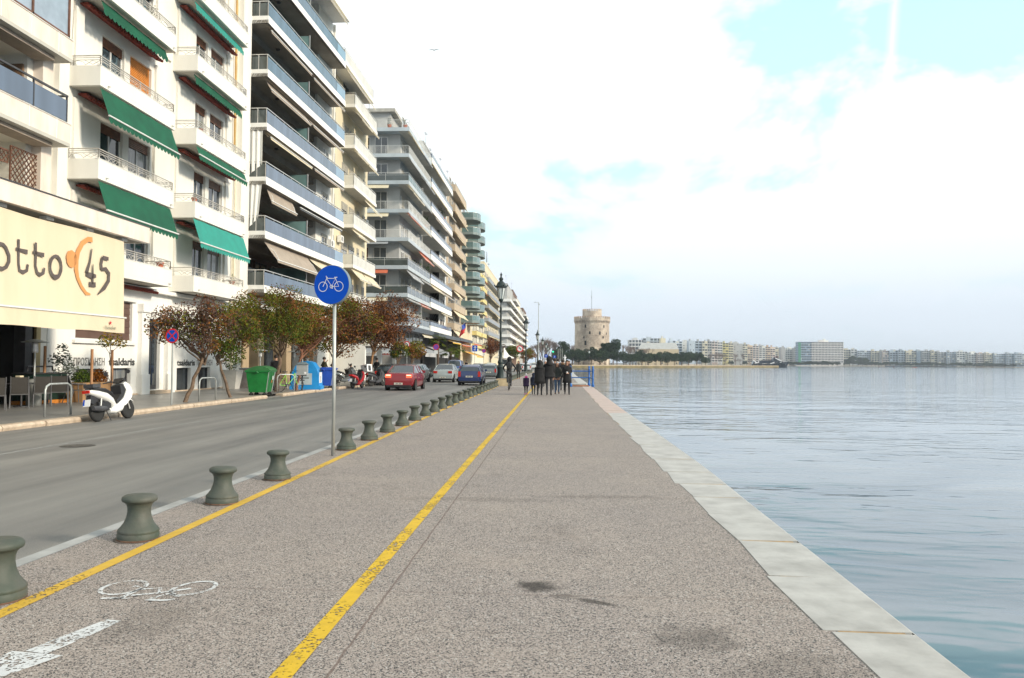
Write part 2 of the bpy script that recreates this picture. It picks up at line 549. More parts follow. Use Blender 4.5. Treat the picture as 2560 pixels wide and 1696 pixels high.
while y < 250:
    if 75 < y < 87:
        y = 87.0
    ln = random.uniform(0.9, 1.6) if y < 80 else 6.0
    if not (33.4 < y + ln / 2 < 35.4) and not (43.5 < y + ln / 2 < 44.6):
        x1 = -12.40 + random.uniform(-0.03, 0.03) + sh(y)
        zt = 0.035 + random.uniform(-0.008, 0.01)
        g = 0.008
        x0 = -12.72 + sh(y)
        pr = [(x0, -0.12), (x1 - 0.01, -0.12), (x1 + 0.012, -0.03), (x1, zt - 0.035), (x1 - 0.035, zt), (x0, zt)]
        kk.prism(pr, y + g, y + ln - g, 'y', M_kerbm)
    y += ln
struct('pavement_kerb', kk)
struct('kerb_footing', MB().box(-12.7, -12.46, 6, 74.6, -0.13, -0.05, M_ground))

# coping stones of the quay
random.seed(11)
cp = MB()
y = -1.0
jts = [4.72, 5.9, 7.06, 8.3, 9.3, 10.3, 11.4, 12.9, 14.1, 15.1]
ylist = [2.2, 3.5] + jts
while ylist[-1] < 440:
    ylist.append(ylist[-1] + (random.uniform(1.1, 1.9) if ylist[-1] < 60 else 6))
for i in range(len(ylist) - 1):
    a, b_ = ylist[i], ylist[i + 1]
    g = random.uniform(0.008, 0.018)
    xi0 = (1.57 if a < 16 else qo(a) - 0.72) + random.uniform(-0.025, 0.05)
    xi1 = (1.57 if a < 16 else qo(b_) - 0.72) + random.uniform(-0.025, 0.05)
    zt = 0.0035 + random.uniform(0, 0.002)
    xo0, xo1 = qo(a), qo(b_)
    pink = 23.2 < a < 49
    sl = random.uniform(-0.05, 0.05)
    ya, yb = a + g, b_ - g
    cham = 0.05
    pts = [(xi0, ya), (xo0 - cham, ya + sl), (xo1 - cham, yb + sl), (xi1, yb)]
    vs = [(p[0], p[1], zt) for p in pts] + [(p[0], p[1], -0.3) for p in pts]
    vs += [(xo0, ya + sl, zt - 0.035), (xo1, yb + sl, zt - 0.035), (xo0 - 0.01, ya + sl, -0.35), (xo1 - 0.01, yb + sl, -0.35)]
    fs = [(0, 1, 2, 3), (4, 0, 3, 7), (5, 1, 0, 4), (7, 3, 2, 6), (1, 8, 9, 2), (8, 10, 11, 9)]
    cp.add(vs, fs, M_copp if pink else M_cop)
struct('quay_coping', cp)
struct('quay_joint_bed', strip(lambda y: 1.65 if y < 16 else qo(y) - 0.7, lambda y: qo(y) - 0.09, 0.0015, mat('joint_mortar', (0.40, 0.27, 0.14), 0.9, 0.3, 20), 2, 440))
qw = MB()
qw.add([(qo(y) - 0.03, y, z) for y in YB for z in (-0.02, -2.6)], [(2 * i, 2 * i + 1, 2 * i + 3, 2 * i + 2) for i in range(len(YB) - 1)], M_seabed)
struct('quay_wall', qw)

# land under the town and water
struct('town_ground', MB().add([(-3000, -60, -0.16), (-12.5, -60, -0.16), (-12.5, 438, -0.16), (5, 442, -0.16), (-3000, 3600, -0.16)], [(0, 1, 2, 3, 4)], M_ground))
struct('sea', MB().quad((-0.2, -200, -1.3), (9000, -200, -1.3), (9000, 9000, -1.3), (-0.2, 9000, -1.3), water_mat()))

# painted lines
M_yel = worn_paint('worn_yellow_paint', (0.66, 0.42, 0.015), 0.51, 62, 2.2)
M_yel2 = worn_paint('yellow_paint_kerbside', (0.63, 0.39, 0.04), 0.42, 62, 1.6)
M_wht = worn_paint('chalky_white_paint', (0.70, 0.71, 0.72), 0.57, 80, 7.0, 0.9)
M_wht2 = worn_paint('faded_lane_paint', (0.42, 0.42, 0.41), 0.52, 40, 0.8, 0.6)
mb = MB()
def yl1(y): return -3.34 - 0.0135 * max(0, min(y, 26) - 5) + sh(y)
strip(lambda y: yl1(y) - 0.055, lambda y: yl1(y) + 0.055, 0.004, M_yel2, 2.5, 300, mb)
struct('yellow_kerbside_line', mb)
struct('yellow_lane_line', strip(lambda y: -1.385 + sh(y), lambda y: -1.275 + sh(y), 0.004, M_yel, 1.5, 300))
struct('faded_road_line', strip(lambda y: -9.55, lambda y: -9.42, -0.096, M_wht2, 3, 40))
struct('crossing_line', MB().quad((-3.0, 49.6, 0.004), (1.0, 49.6, 0.004), (1.0, 49.9, 0.004), (-3.0, 49.9, 0.004), worn_paint('white_line', (0.7, 0.7, 0.68), 0.3)))
# the painted bicycle and the arrow
bk = MB()
fn = lambda a, b: (a, b, 0.005)
def ell(cx, cy, rx, ry, n=22, a0=0, a1=2 * PI, rot=0.0):
    out = []
    for i in range(n):
        t = a0 + (a1 - a0) * i / (n if abs(a1 - a0 - 2 * PI) < 1e-6 else n - 1)
        x, y_ = rx * math.cos(t), ry * math.sin(t)
        out.append((cx + x * math.cos(rot) - y_ * math.sin(rot), cy + x * math.sin(rot) + y_ * math.cos(rot)))
    return out
bk.ribbon(ell(-2.91, 5.235, 0.135, 0.165), 0.03, fn, M_wht, closed=True)
bk.ribbon(ell(-2.435, 5.26, 0.125, 0.165, rot=-0.25), 0.03, fn, M_wht, closed=True)
for p in ([(-2.84, 4.99), (-2.80, 5.0), (-2.78, 5.25), (-2.86, 5.27)], [(-2.92, 4.985), (-2.74, 5.01)], [(-2.78, 5.2), (-2.66, 5.24), (-2.61, 5.13), (-2.78, 5.06)],
          [(-2.61, 5.13), (-2.45, 5.25)], [(-2.62, 4.985), (-2.52, 4.975), (-2.44, 5.0)], [(-2.6, 5.0), (-2.54, 5.13), (-2.44, 5.06)]):
    bk.ribbon(p, 0.034, fn, M_wht)
struct('painted_bicycle_mark', bk)
ar = MB()
ar.ribbon([(-2.60, 4.58), (-2.66, 4.3), (-2.72, 4.05)], [0.10, 0.14, 0.14], fn, M_wht)
ar.add([fn(-2.86, 4.06), fn(-2.55, 4.02), fn(-2.60, 3.9), fn(-2.74, 3.55), fn(-2.86, 3.7)], [(0, 4, 3, 2, 1)], M_wht)
struct('painted_arrow', ar)
# manhole
mh = MB()
mh.lathe([(0.001, -0.092), (0.24, -0.092), (0.26, -0.094), (0.30, -0.0965), (0.31, -0.099)], (-9.02, 14.5, 0), 24, mat('cast_iron', (0.05, 0.05, 0.048), 0.55, 0.4, 30, metal=0.3, bump=0.8, bscale=60), cap=False)
for i in range(-3, 4):
    w = math.sqrt(max(0.0, 0.22 ** 2 - (i * 0.06) ** 2))
    mh.box(-9.02 - w, -9.02 + w, 14.5 + i * 0.06 - 0.012, 14.5 + i * 0.06 + 0.012, -0.092, -0.086, mat('cast_iron_worn', (0.14, 0.13, 0.12), 0.5, 0.3, 30, metal=0.3))
tag(mh.build('manhole_cover'), 'round dark iron manhole cover set in the near lane of the road', 'manhole cover')
# ================================================================ BUILDINGS
M_white = mat('white_render', (0.82, 0.80, 0.745), 0.75, 0.1, 0.5, col2=(0.72, 0.695, 0.63), bump=0.15, bscale=25, stretch=(1, 1, 0.25), detail=7)
M_white2 = mat('white_plaster', (0.80, 0.79, 0.76), 0.7, 0.06, 0.8, stretch=(1, 1, 0.2), detail=6, bump=0.1)
M_cream = mat('cream_render', (0.72, 0.64, 0.46), 0.75, 0.1, 0.5, col2=(0.62, 0.54, 0.38), stretch=(1, 1, 0.3), detail=6)
M_beige = mat('beige_render', (0.52, 0.42, 0.31), 0.8, 0.12, 0.4, col2=(0.44, 0.36, 0.27), detail=6)
M_greyw = mat('grey_render', (0.42, 0.42, 0.41), 0.8, 0.12, 0.5, detail=6)
M_marb = mat('pinkish_marble_fascia', (0.78, 0.70, 0.62), 0.35, 0.1, 0.9, col2=(0.66, 0.54, 0.45), detail=9, stretch=(1, 2.2, 0.6), thr=0.56)
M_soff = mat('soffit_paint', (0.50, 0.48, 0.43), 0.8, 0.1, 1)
M_glass = mat('window_glass', (0.035, 0.045, 0.055), 0.06, 0.5, 0.35, spec=0.9)
M_glassc = mat('window_curtained', (0.30, 0.30, 0.29), 0.12, 0.5, 3.0, spec=0.8, col2=(0.07, 0.08, 0.09), stretch=(1, 4, 0.3), detail=2)
M_gblue = mat('blue_glass_panel', (0.095, 0.135, 0.20), 0.12, 0.16, 1.4, spec=0.7, stretch=(1, 1.2, 0.1), detail=1)
M_gdark = mat('smoked_glass_panel', (0.06, 0.075, 0.075), 0.1, 0.2, 1, spec=0.8)
M_ggreen = mat('greenish_glass_panel', (0.20, 0.33, 0.32), 0.12, 0.15, 1, spec=0.7)
M_brownw = mat('brown_wood_frame', (0.13, 0.055, 0.03), 0.5, 0.3, 4)
M_alu = mat('aluminium_frame', (0.55, 0.54, 0.52), 0.35, 0.1, 3, metal=0.5)
M_iron = mat('painted_ironwork', (0.45, 0.42, 0.38), 0.5, 0.2, 6)
M_dkmet = mat('dark_metal', (0.05, 0.05, 0.055), 0.4, 0.2, 4)
M_whmet = mat('white_metal', (0.72, 0.72, 0.70), 0.4, 0.08, 4)
M_agreen = mat('green_awning_canvas', (0.008, 0.11, 0.058), 0.85, 0.15, 1.2, col2=(0.007, 0.075, 0.042), detail=5)
M_ateal = mat('teal_awning_canvas', (0.03, 0.30, 0.24), 0.85, 0.15, 2.0, col2=(0.03, 0.24, 0.20))
M_ataupe = mat('taupe_awning_canvas', (0.36, 0.30, 0.245), 0.85, 0.12, 2)
M_acream = mat('cream_awning_canvas', (0.66, 0.58, 0.42), 0.85, 0.08, 2)
M_agrey = mat('grey_awning_canvas', (0.33, 0.34, 0.36), 0.85, 0.1, 2)
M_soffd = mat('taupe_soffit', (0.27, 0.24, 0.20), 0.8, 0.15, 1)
M_aorange = mat('orange_awning_canvas', (0.55, 0.14, 0.07), 0.85, 0.1, 2)
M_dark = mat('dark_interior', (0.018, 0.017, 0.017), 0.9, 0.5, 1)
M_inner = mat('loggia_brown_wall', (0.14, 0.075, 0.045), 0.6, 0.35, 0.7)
M_tile = mat('red_roof_tile_edge', (0.22, 0.045, 0.03), 0.7, 0.3, 10)
M_stone = mat('yellow_stone_cladding', (0.46, 0.34, 0.21), 0.6, 0.15, 1.2, col2=(0.36, 0.27, 0.17), detail=7)
M_slate = mat('dark_blue_grey_cladding', (0.075, 0.09, 0.11), 0.5, 0.2, 1)


def wall_open(mb, X, y0, y1, z0, z1, ops, m, depth=0.22, mr=None):
    """wall facing +x at x=X with real openings (ya,yb,za,zb) and reveals"""
    ysv = sorted(set([y0, y1] + [v for o in ops for v in o[:2]]))
    zsv = sorted(set([z0, z1] + [v for o in ops for v in o[2:4]]))
    ysv = [v for v in ysv if y0 <= v <= y1]; zsv = [v for v in zsv if z0 <= v <= z1]
    for i in range(len(ysv) - 1):
        for j in range(len(zsv) - 1):
            cy, cz = (ysv[i] + ysv[i + 1]) / 2, (zsv[j] + zsv[j + 1]) / 2
            if any(o[0] < cy < o[1] and o[2] < cz < o[3] for o in ops):
                continue
            a, b, c, d = ysv[i], ysv[i + 1], zsv[j], zsv[j + 1]
            mb.quad((X, a, c), (X, b, c), (X, b, d), (X, a, d), m)
    for (a, b, c, d) in [o[:4] for o in ops]:
        x = X - depth
        r = mr or m
        mb.quad((X, a, c), (X, a, d), (x, a, d), (x, a, c), r); mb.quad((X, b, c), (x, b, c), (x, b, d), (X, b, d), r)
        mb.quad((X, a, c), (x, a, c), (x, b, c), (X, b, c), r); mb.quad((X, a, d), (X, b, d), (x, b, d), (x, a, d), r)
        mb.quad((x, a, c), (x, b, c), (x, b, d), (x, a, d), M_dark)


WC = {}


def window(parent, x, y0, y1, z0, z1, fm=None, gm=None, n=2, shut=0.0, sm=None, back=False):
    """a window or balcony door: frame mesh with its pane as a child, facing +x"""
    w, h = round(y1 - y0, 2), round(z1 - z0, 2)
    fm = fm or M_whmet; gm = gm or M_glass
    key = (w, h, fm.name, gm.name, n, round(shut, 2), sm.name if sm else '')
    if key not in WC:
        t = 0.055
        f = MB()
        f.box(0.0, 0.06, 0, t, 0, h, fm); f.box(0.0, 0.06, w - t, w, 0, h, fm)
        f.box(0.0, 0.06, t, w - t, h - t, h, fm); f.box(0.0, 0.06, t, w - t, 0, t, fm)
        for i in range(1, n):
            f.box(0.005, 0.055, w * i / n - 0.03, w * i / n + 0.03, t, h - t, fm)
        g = MB().quad((0.02, t, t), (0.02, w - t, t), (0.02, w - t, h - t), (0.02, t, h - t), gm)
        s = None
        if shut:
            s = MB()
            hh = h * shut
            k = max(2, int(hh / 0.07)) if w * hh < 6 else 6
            for i in range(k):
                a = h - hh * (i + 1) / k; b = h - hh * i / k
                s.add([(0.066, 0.02, b), (0.066, w - 0.02, b), (0.082, w - 0.02, a + 0.01), (0.082, 0.02, a + 0.01), (0.063, 0.02, a), (0.063, w - 0.02, a)], [(0, 3, 2, 1), (3, 4, 5, 2)], sm)
        WC[key] = (f.mesh('window'), g.mesh('pane'), s.mesh('roller_shutter') if s else None)
    a = WC[key]
    o = bpy.data.objects.new('window', a[0]); COL.objects.link(o); o.parent = parent; o.location = (x, y0, z0)
    p = bpy.data.objects.new('pane', a[1]); COL.objects.link(p); p.parent = o
    if a[2]:
        q = bpy.data.objects.new('roller_shutter', a[2]); COL.objects.link(q); q.parent = o
    return o


def part(mb, name, parent, **k):
    return mb.build(name, parent, **k)


def awning(parent, x, y0, y1, z, out, drop, m, val=0.22, bar=True, scal=True, arms=True, name='awning', fold=0):
    c = MB()
    n = max(6, int((y1 - y0) / 0.35)); rows = 4
    vs = []
    for r in range(rows + 1):
        t = r / rows
        for i in range(n + 1):
            y = y0 + (y1 - y0) * i / n
            sag = 0.05 * math.sin(PI * t) + 0.012 * math.sin(i * 1.7 + r)
            vs.append((x + out * t + sag * 0.3, y, z - drop * t - sag))
    fs = [(r * (n + 1) + i, r * (n + 1) + i + 1, (r + 1) * (n + 1) + i + 1, (r + 1) * (n + 1) + i) for r in range(rows) for i in range(n)]
    c.add(vs, fs, m)
    if val:
        k = max(4, int((y1 - y0) / 0.28)) if scal else 1
        for i in range(k):
            a = y0 + (y1 - y0) * i / k; b = y0 + (y1 - y0) * (i + 1) / k; w = b - a
            xx, zz = x + out + 0.02, z - drop
            if scal:
                pts = [(xx, a, zz), (xx, a, zz - val * .6), (xx + .01, a + w * .25, zz - val * .93), (xx + .015, a + w * .5, zz - val), (xx + .01, a + w * .75, zz - val * .93), (xx, b, zz - val * .6), (xx, b, zz)]
            else:
                pts = [(xx, a, zz), (xx + .01, a, zz - val), (xx + .01, b, zz - val), (xx, b, zz)]
            c.add(pts, [tuple(range(len(pts)))], m)
    o = c.build(name, parent)
    if bar:
        MB().tube([(x + out + 0.03, y0 - 0.03, z - drop), (x + out + 0.03, y1 + 0.03, z - drop)], 0.035, 8, M_whmet).build('front_bar', o)
    if arms:
        for yy in (y0 + 0.3, y1 - 0.3):
            MB().tube([(x - 0.1, yy, z - 0.05), (x + out * 0.5, yy + 0.25, z - drop * 0.5 + 0.03), (x + out, yy, z - drop + 0.02)], 0.02, 5, M_whmet).build('folding_arm', o)
    return o


def rail_bars(x0, x1, y0, y1, z, h, style, m=None, pm=None, sides='nf', gap=1.5):
    """railing round a balcony. x0 wall, x1 outer edge. sides: n near end, f far end"""
    mb = MB(); r = 0.018
    runs = [((x1, y0), (x1, y1))]
    if 'n' in sides: runs.insert(0, ((x0, y0), (x1, y0)))
    if 'f' in sides: runs.append(((x1, y1), (x0, y1)))
    for (a, b) in runs:
        A, B = Vector((*a, 0)), Vector((*b, 0)); Ln = (B - A).length
        d = (B - A) / Ln
        nn = max(1, int(round(Ln / gap)))
        P = lambda t, zz: (A.x + d.x * t, A.y + d.y * t, zz)
        for i in range(nn + 1):
            t = Ln * i / nn
            mb.tube([P(t, z), P(t, z + h)], r, 4, m)
        mb.tube([P(0, z + h), P(Ln, z + h)], r * 1.3, 5, m)
        if style == 'iron':
            mb.tube([P(0, z + h * .78), P(Ln, z + h * .78)], r * .8, 4, m)
            mb.tube([P(0, z + h * .56), P(Ln, z + h * .56)], r * .8, 4, m)
            k = max(1, int(Ln / 0.55))
            for i in range(k):
                t0 = Ln * i / k; w = Ln / k
                if i % 3 == 1:
                    mb.tube([P(t0, z + .02), P(t0 + w * .5, z + h * .52), P(t0 + w, z + .02)], r * .6, 4, m)
                    mb.tube([P(t0, z + h * .5), P(t0 + w * .5, z + 0.03), P(t0 + w, z + h * .5)], r * .6, 4, m)
                else:
                    mb.tube([P(t0, z + .02), P(t0 + w * .15, z + h * .35), P(t0 + w * .5, z + h * .52), P(t0 + w * .85, z + h * .35), P(t0 + w, z + .02)], r * .6, 4, m)
        elif style == 'bars':
            k = int(Ln / 0.14)
            for i in range(k):
                t = Ln * (i + .5) / k
                mb.tube([P(t, z + 0.02), P(t, z + h)], 0.009, 3, m, cap=False)
        elif style == 'glass':
            q0, q1 = P(0.02, 0), P(Ln - 0.02, 0)
            mb.quad((q0[0], q0[1], z + .04), (q1[0], q1[1], z + .04), (q1[0], q1[1], z + h - .14), (q0[0], q0[1], z + h - .14), pm)
        elif style == 'panel':
            q0, q1 = P(0.02, 0), P(Ln - 0.02, 0)
            mb.quad((q0[0], q0[1], z + .02), (q1[0], q1[1], z + .02), (q1[0], q1[1], z + h - .10), (q0[0], q0[1], z + h - .10), pm)
            mb.tube([P(0, z + h * .72), P(Ln, z + h * .72)], r * .7, 4, m)
    return mb


# ---------------------------------------------------------------- B2: the white block with green awnings
b2 = thing('apartment_building', 'white apartment block with green awnings and iron railings above the white ground floor shop', 'building', (-18, 27, 0))
def lx(X): return X + 18.0
def ly(Y): return Y - 27.0
lev2 = [4.72 + 3.46 * k for k in range(6)]
ops = []
for k, z in enumerate(lev2):
    fz = z + 0.32
    ops += [(ly(29.95), ly(31.55), fz, fz + 2.45), (ly(32.0), ly(33.75), fz, fz + 2.45)]
    ops += [(ly(37.9), ly(39.3), fz, fz + 2.45), (ly(39.7), ly(41.35), fz, fz + 2.45)]
shopops = [(ly(28.7), ly(30.4), 0.25, 1.17), (ly(31.16), ly(32.52), 0.07, 1.18), (ly(36.59), ly(38.05), 0.04, 1.15), (ly(38.85), ly(40.25), 0.04, 1.17),
           (ly(33.85), ly(34.95), 0.2, 3.36), (ly(28.6), ly(32.55), 2.3, 3.95)]
mb = MB()
wall_open(mb, 0, ly(27.0), ly(44.3), 4.55, 25, ops, M_white)
mb.quad((0, ly(27), 25), (0, ly(44.3), 25), (-14, ly(44.3), 25), (-14, ly(27), 25), M_white)
mb.quad((0, ly(27), -0.1), (0, ly(27), 25), (-14, ly(27), 25), (-14, ly(27), -0.1), M_white)
mb.quad((0, ly(44.3), 0), (-14, ly(44.3), 0), (-14, ly(44.3), 25), (0, ly(44.3), 25), M_white)
# raised jambs beside the balcony bays
for z in lev2:
    for (a, b) in ((28.1, 28.6), (34.0, 35.4), (36.0, 37.8), (41.6, 42.3)):
        mb.box(0.0, 0.10, ly(a), ly(b), z + 0.3, z + 3.1, M_white)
mb.box(0.003, 0.28, ly(43.2), ly(44.3), 4.5, 25, M_white)
mb.box(0.003, 0.2, ly(27.02), ly(27.6), 6.3, 25, M_white)
part(mb, 'wall', b2)
mb = MB()
wall_open(mb, 0.02, ly(27.0), ly(42.3), -0.1, 4.55, shopops, M_white2, 0.3)
mb.box(0.02, 0.35, ly(27), ly(44.2), 4.5, 4.66, M_white2)
for (a, b) in ((33.0, 33.62), (35.3, 35.9)):
    mb.box(0.02, 0.22, ly(a), ly(b), 0, 3.6, M_white2); mb.box(0.02, 0.3, ly(a) - 0.06, ly(b) + 0.06, 3.6, 3.95, M_white2)
    mb.box(0.22, 0.28, ly(a) - .03, ly(b) + .03, 0, 0.9, M_white2)
mb.box(0.02, 0.14, ly(28.4), ly(32.75), 2.15, 2.28, M_white2)
mb.box(0.02, 0.14, ly(28.4), ly(32.75), 3.97, 4.08, M_white2)
mb.box(0.02, 0.5, ly(33.7), ly(35.2), -0.1, 0.17, M_kerbm)
mb.box(0.02, 0.08, ly(27), ly(42.3), -.1, 0.09, M_kerbm)
part(mb, 'shop_front', b2)
for (a, b, c, d) in shopops[:4]:
    window(b2, -0.2, a, b, c, d, M_dkmet, M_glassc if a < 5 else M_glass, 1)
part(MB().box(-0.18, -0.12, *shopops[4][:2], 0.2, 3.36, M_dkmet).box(-0.12, -0.1, shopops[4][0] + .12, shopops[4][0] + .48, 0.4, 3.2, M_glass).box(-0.12, -0.1, shopops[4][0] + .6, shopops[4][1] - .1, 0.4, 3.2, M_glass), 'entrance_door', b2)
window(b2, -0.15, ly(28.6), ly(32.55), 2.3, 3.95, M_whmet, M_glass, 2, 0.97, mat('brown_shutter', (0.12, 0.07, 0.055), 0.6))
M_let = mat('black_lettering', (0.03, 0.03, 0.03), 0.5); M_letg = mat('grey_lettering', (0.22, 0.21, 0.20), 0.5)
mb = MB()
w = text_geo(mb, 'ΠΡΟΣΚΛΗΣΗ', 0.40, lambda a, b: (0.035, ly(28.5) + a, 1.3 + b), M_letg, 0.006, width=2.05)
part(mb, 'shop_lettering', b2)
mb = MB(); text_geo(mb, 'tsaldaris', 0.42, lambda a, b: (0.035, ly(30.85) + a, 1.3 + b), M_let, 0.012, width=1.95); part(mb, 'shop_lettering', b2)
mb = MB(); text_geo(mb, 'tsaldaris', 0.40, lambda a, b: (0.035, ly(36.6) + a, 1.27 + b), M_let, 0.012, width=1.85); part(mb, 'shop_lettering', b2)
mb = MB(); text_geo(mb, 'ΠΡΟΣΚΛΗΣΗ', 0.38, lambda a, b: (0.035, ly(38.65) + a, 1.27 + b), M_letg, 0.006, width=1.8); part(mb, 'shop_lettering', b2)
M_shor = mat('orange_shutter', (0.55, 0.20, 0.03), 0.6, 0.15, 5)
M_shw = mat('pale_shutter', (0.55, 0.52, 0.45), 0.6, 0.1, 5)
for i, (a, b, c, d) in enumerate(ops):
    k, j = divmod(i, 4)
    fm = M_whmet
    sh_ = 0.16; sm = M_brownw
    if k == 2 and j == 1: sh_, sm = 0.97, M_shor
    if k == 4 and j in (2, 3): sh_, sm = 0.6, M_shw
    window(b2, -0.17, a, b, c, d, fm, [M_glass, M_glassc][(i * 7 + k) % 3 == 0], 2, sh_, sm)
bal_m = {}
for k, z in enumerate(lev2):
    for side, (a, b) in enumerate(((27.87, 33.6), (35.65, 41.6))):
        key = side
        if key not in bal_m:
            m_ = MB(); t = 0.12
            w = b - a
            m_.box(0.0, 1.2, 0, w, 0, 0.16, M_white)
            m_.box(1.2 - t, 1.203, 0.0, w, 0.16, 0.74, M_white)
            m_.box(0.003, 1.2 - t, 0, t, 0.16, 0.74, M_white); m_.box(0.003, 1.2 - t, w - t, w, 0.16, 0.74, M_white)
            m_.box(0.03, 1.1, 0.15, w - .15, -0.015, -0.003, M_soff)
            m_.box(1.2 - t - .01, 1.22, -0.015, w + .015, 0.745, 0.765, M_white2)
            # little spout
            m_.tube([(1.2, 0.5, 0.12), (1.3, 0.5, 0.10)], 0.025, 6, M_alu)
            m_.tube([(1.2, w - 0.3, 0.12), (1.3, w - 0.3, 0.10)], 0.025, 6, M_alu)
            r_ = rail_bars(0.02, 1.15, 0.06, w - 0.06, 0.765, 0.36, 'iron', M_iron)
            bal_m[key] = (m_.mesh('balcony'), r_.mesh('railing'))
        o = bpy.data.objects.new('balcony', bal_m[key][0]); COL.objects.link(o); o.parent = b2; o.location = (0, ly(a), z)
        q = bpy.data.objects.new('railing', bal_m[key][1]); COL.objects.link(q); q.parent = o
        # tiled ledge over the windows
        t_ = MB()
        for i in range(int((b - a) / 0.16)):
            yy = ly(a) + 0.6 + i * 0.16
            t_.tube([(0.1, yy, z - 0.12), (0.42, yy, z - 0.24)], 0.06, 6, M_tile)
        t_.box(0.02, 0.36, ly(a) + .55, ly(b) + .05, z - 0.16, z - 0.10, M_tile)
        if side == 0 or k in (1, 2, 3, 4): part(t_, 'tiled_ledge', b2)
# awnings (top at soffit)
AW = [(0, 1, 1.1, .36, M_agreen, 27.95, 33.4), (0, 2, 1.06, .36, M_agreen, 27.95, 33.4), (0, 3, 0.3, 0.1, M_agreen, 28.3, 33.2), (0, 4, 0.3, .1, M_agreen, 28.0, 33.4),
      (1, 1, 1.12, .36, M_ateal, 35.6, 41.5), (1, 2, 0.42, .15, M_agreen, 35.75, 41.5), (1, 3, 0.22, .08, M_agreen, 35.9, 41.4), (1, 4, 0.2, .08, M_ateal, 35.8, 41.5)]
for (side, k, drop, out, m_, a, b) in AW:
    awning(b2, lx(-16.85) if drop > .3 else lx(-17.1), ly(a), ly(b), lev2[k] - 0.06, out, drop, m_, 0.26, arms=False, bar=drop > .35)
# pipes, cables, air conditioner, pots
pp = MB()
M_pipe = mat('ochre_drain_pipe', (0.55, 0.33, 0.10), 0.6); M_pipew = mat('cream_pipe', (0.66, 0.60, 0.45), 0.6)
pp.tube([(0.12, ly(42.55), 1.0), (0.12, ly(42.55), 9)], 0.04, 6, M_pipew).tube([(0.12, ly(42.75), 1.0), (0.12, ly(42.75), 22)], 0.05, 6, M_pipew)
pp.tube([(0.15, ly(42.5), 13.5), (0.15, ly(42.5), 23)], 0.055, 6, M_pipe)
part(pp, 'drain_pipe', b2)
cb = MB()
for (ya, z1, z2) in ((27.95, 13, 17.6), (28.3, 8.9, 11.4), (28.05, 12.2, 15), (33.9, 8.4, 11)):
    cb.tube([(0.03, ly(ya), z1), (0.05, ly(ya) + .12, (z1 + z2) / 2), (0.03, ly(ya) + .03, z2)], 0.012, 4, M_iron)
cb.tube([(0.03, ly(27.1), 12.9), (0.03, ly(27.8), 12.5)], 0.02, 4, M_dkmet).tube([(0.03, ly(27.1), 9.0), (0.03, ly(27.8), 8.8)], 0.02, 4, M_dkmet)
part(cb, 'cable', b2)
def ac_unit(parent, x, y, z):
    m_ = MB().box(x, x + 0.32, y, y + 0.8, z, z + 0.56, M_white2)
    m_.lathe([(0.001, 0), (0.2, 0), (0.2, 0.012), (0.001, 0.012)], (x + 0.322, y + 0.3, z + 0.28), 14, M_dkmet, 'x')
    for i in range(6):
        m_.box(x + 0.335, x + 0.342, y + 0.08, y + 0.52, z + 0.1 + i * 0.07, z + 0.115 + i * 0.07, M_white2)
    m_.box(x - 0.03, x + 0.3, y + .1, y + .13, z - 0.05, z - 0.01, M_alu).box(x - 0.03, x + 0.3, y + .65, y + .68, z - 0.05, z - 0.01, M_alu)
    return part(m_, 'air_conditioner', parent)
ac_unit(b2, 0.1, ly(42.75), 9.15)
# satellite-like antennas and clutter on balconies are separate things
M_terra = mat('terracotta', (0.42, 0.12, 0.06), 0.7)
M_leaf_s = mat('pot_plant_leaves', (0.05, 0.10, 0.02), 0.7, 0.4, 8)


def pot_plant(x, y, z, label, s=0.2, group='pots on the balconies', leafy=True, rnd=0):
    random.seed(rnd + int(y * 100))
    t = thing('potted_plant', label, 'plant pot', (x, y, z), group=group)
    MB().lathe([(s * .55, 0), (s * .8, s * 1.1), (s * .9, s * 1.1), (s * .9, s * 1.3), (s * .75, s * 1.3)], (0, 0, 0), 12, M_terra).build('pot', t)
    f = MB()
    for i in range(60 if leafy else 14):
        a = random.uniform(0, 2 * PI); r = random.uniform(0, s * 1.2); zz = s * 1.3 + random.uniform(0, s * (2.2 if leafy else .9))
        p = Vector((r * math.cos(a), r * math.sin(a), zz)); q = Vector((random.uniform(-1, 1), random.uniform(-1, 1), random.uniform(-.3, 1))) * s * .4
        w_ = q.cross(Vector((random.uniform(-1, 1), 0.3, 1))).normalized() * s * .13
        f.add([p, p + q * .5 + w_, p + q, p + q * .5 - w_], [(0, 1, 2, 3)], M_leaf_s)
    f.build('foliage', t)
    return t


pot_plant(-17.0, 36.0, lev2[1] + 0.77, 'small terracotta pot on the near corner of the balcony above the teal awning', 0.16, leafy=False)
pot_plant(-17.0, 28.6, lev2[0] + 0.77, 'terracotta pot on the white balcony just right of the cream cafe awning', 0.2, leafy=True, rnd=2)
pot_plant(-17.0, 32.9, lev2[0] + 0.74, 'terracotta pot at the far end of the white balcony beside the cream cafe awning', 0.2, leafy=False, rnd=3)

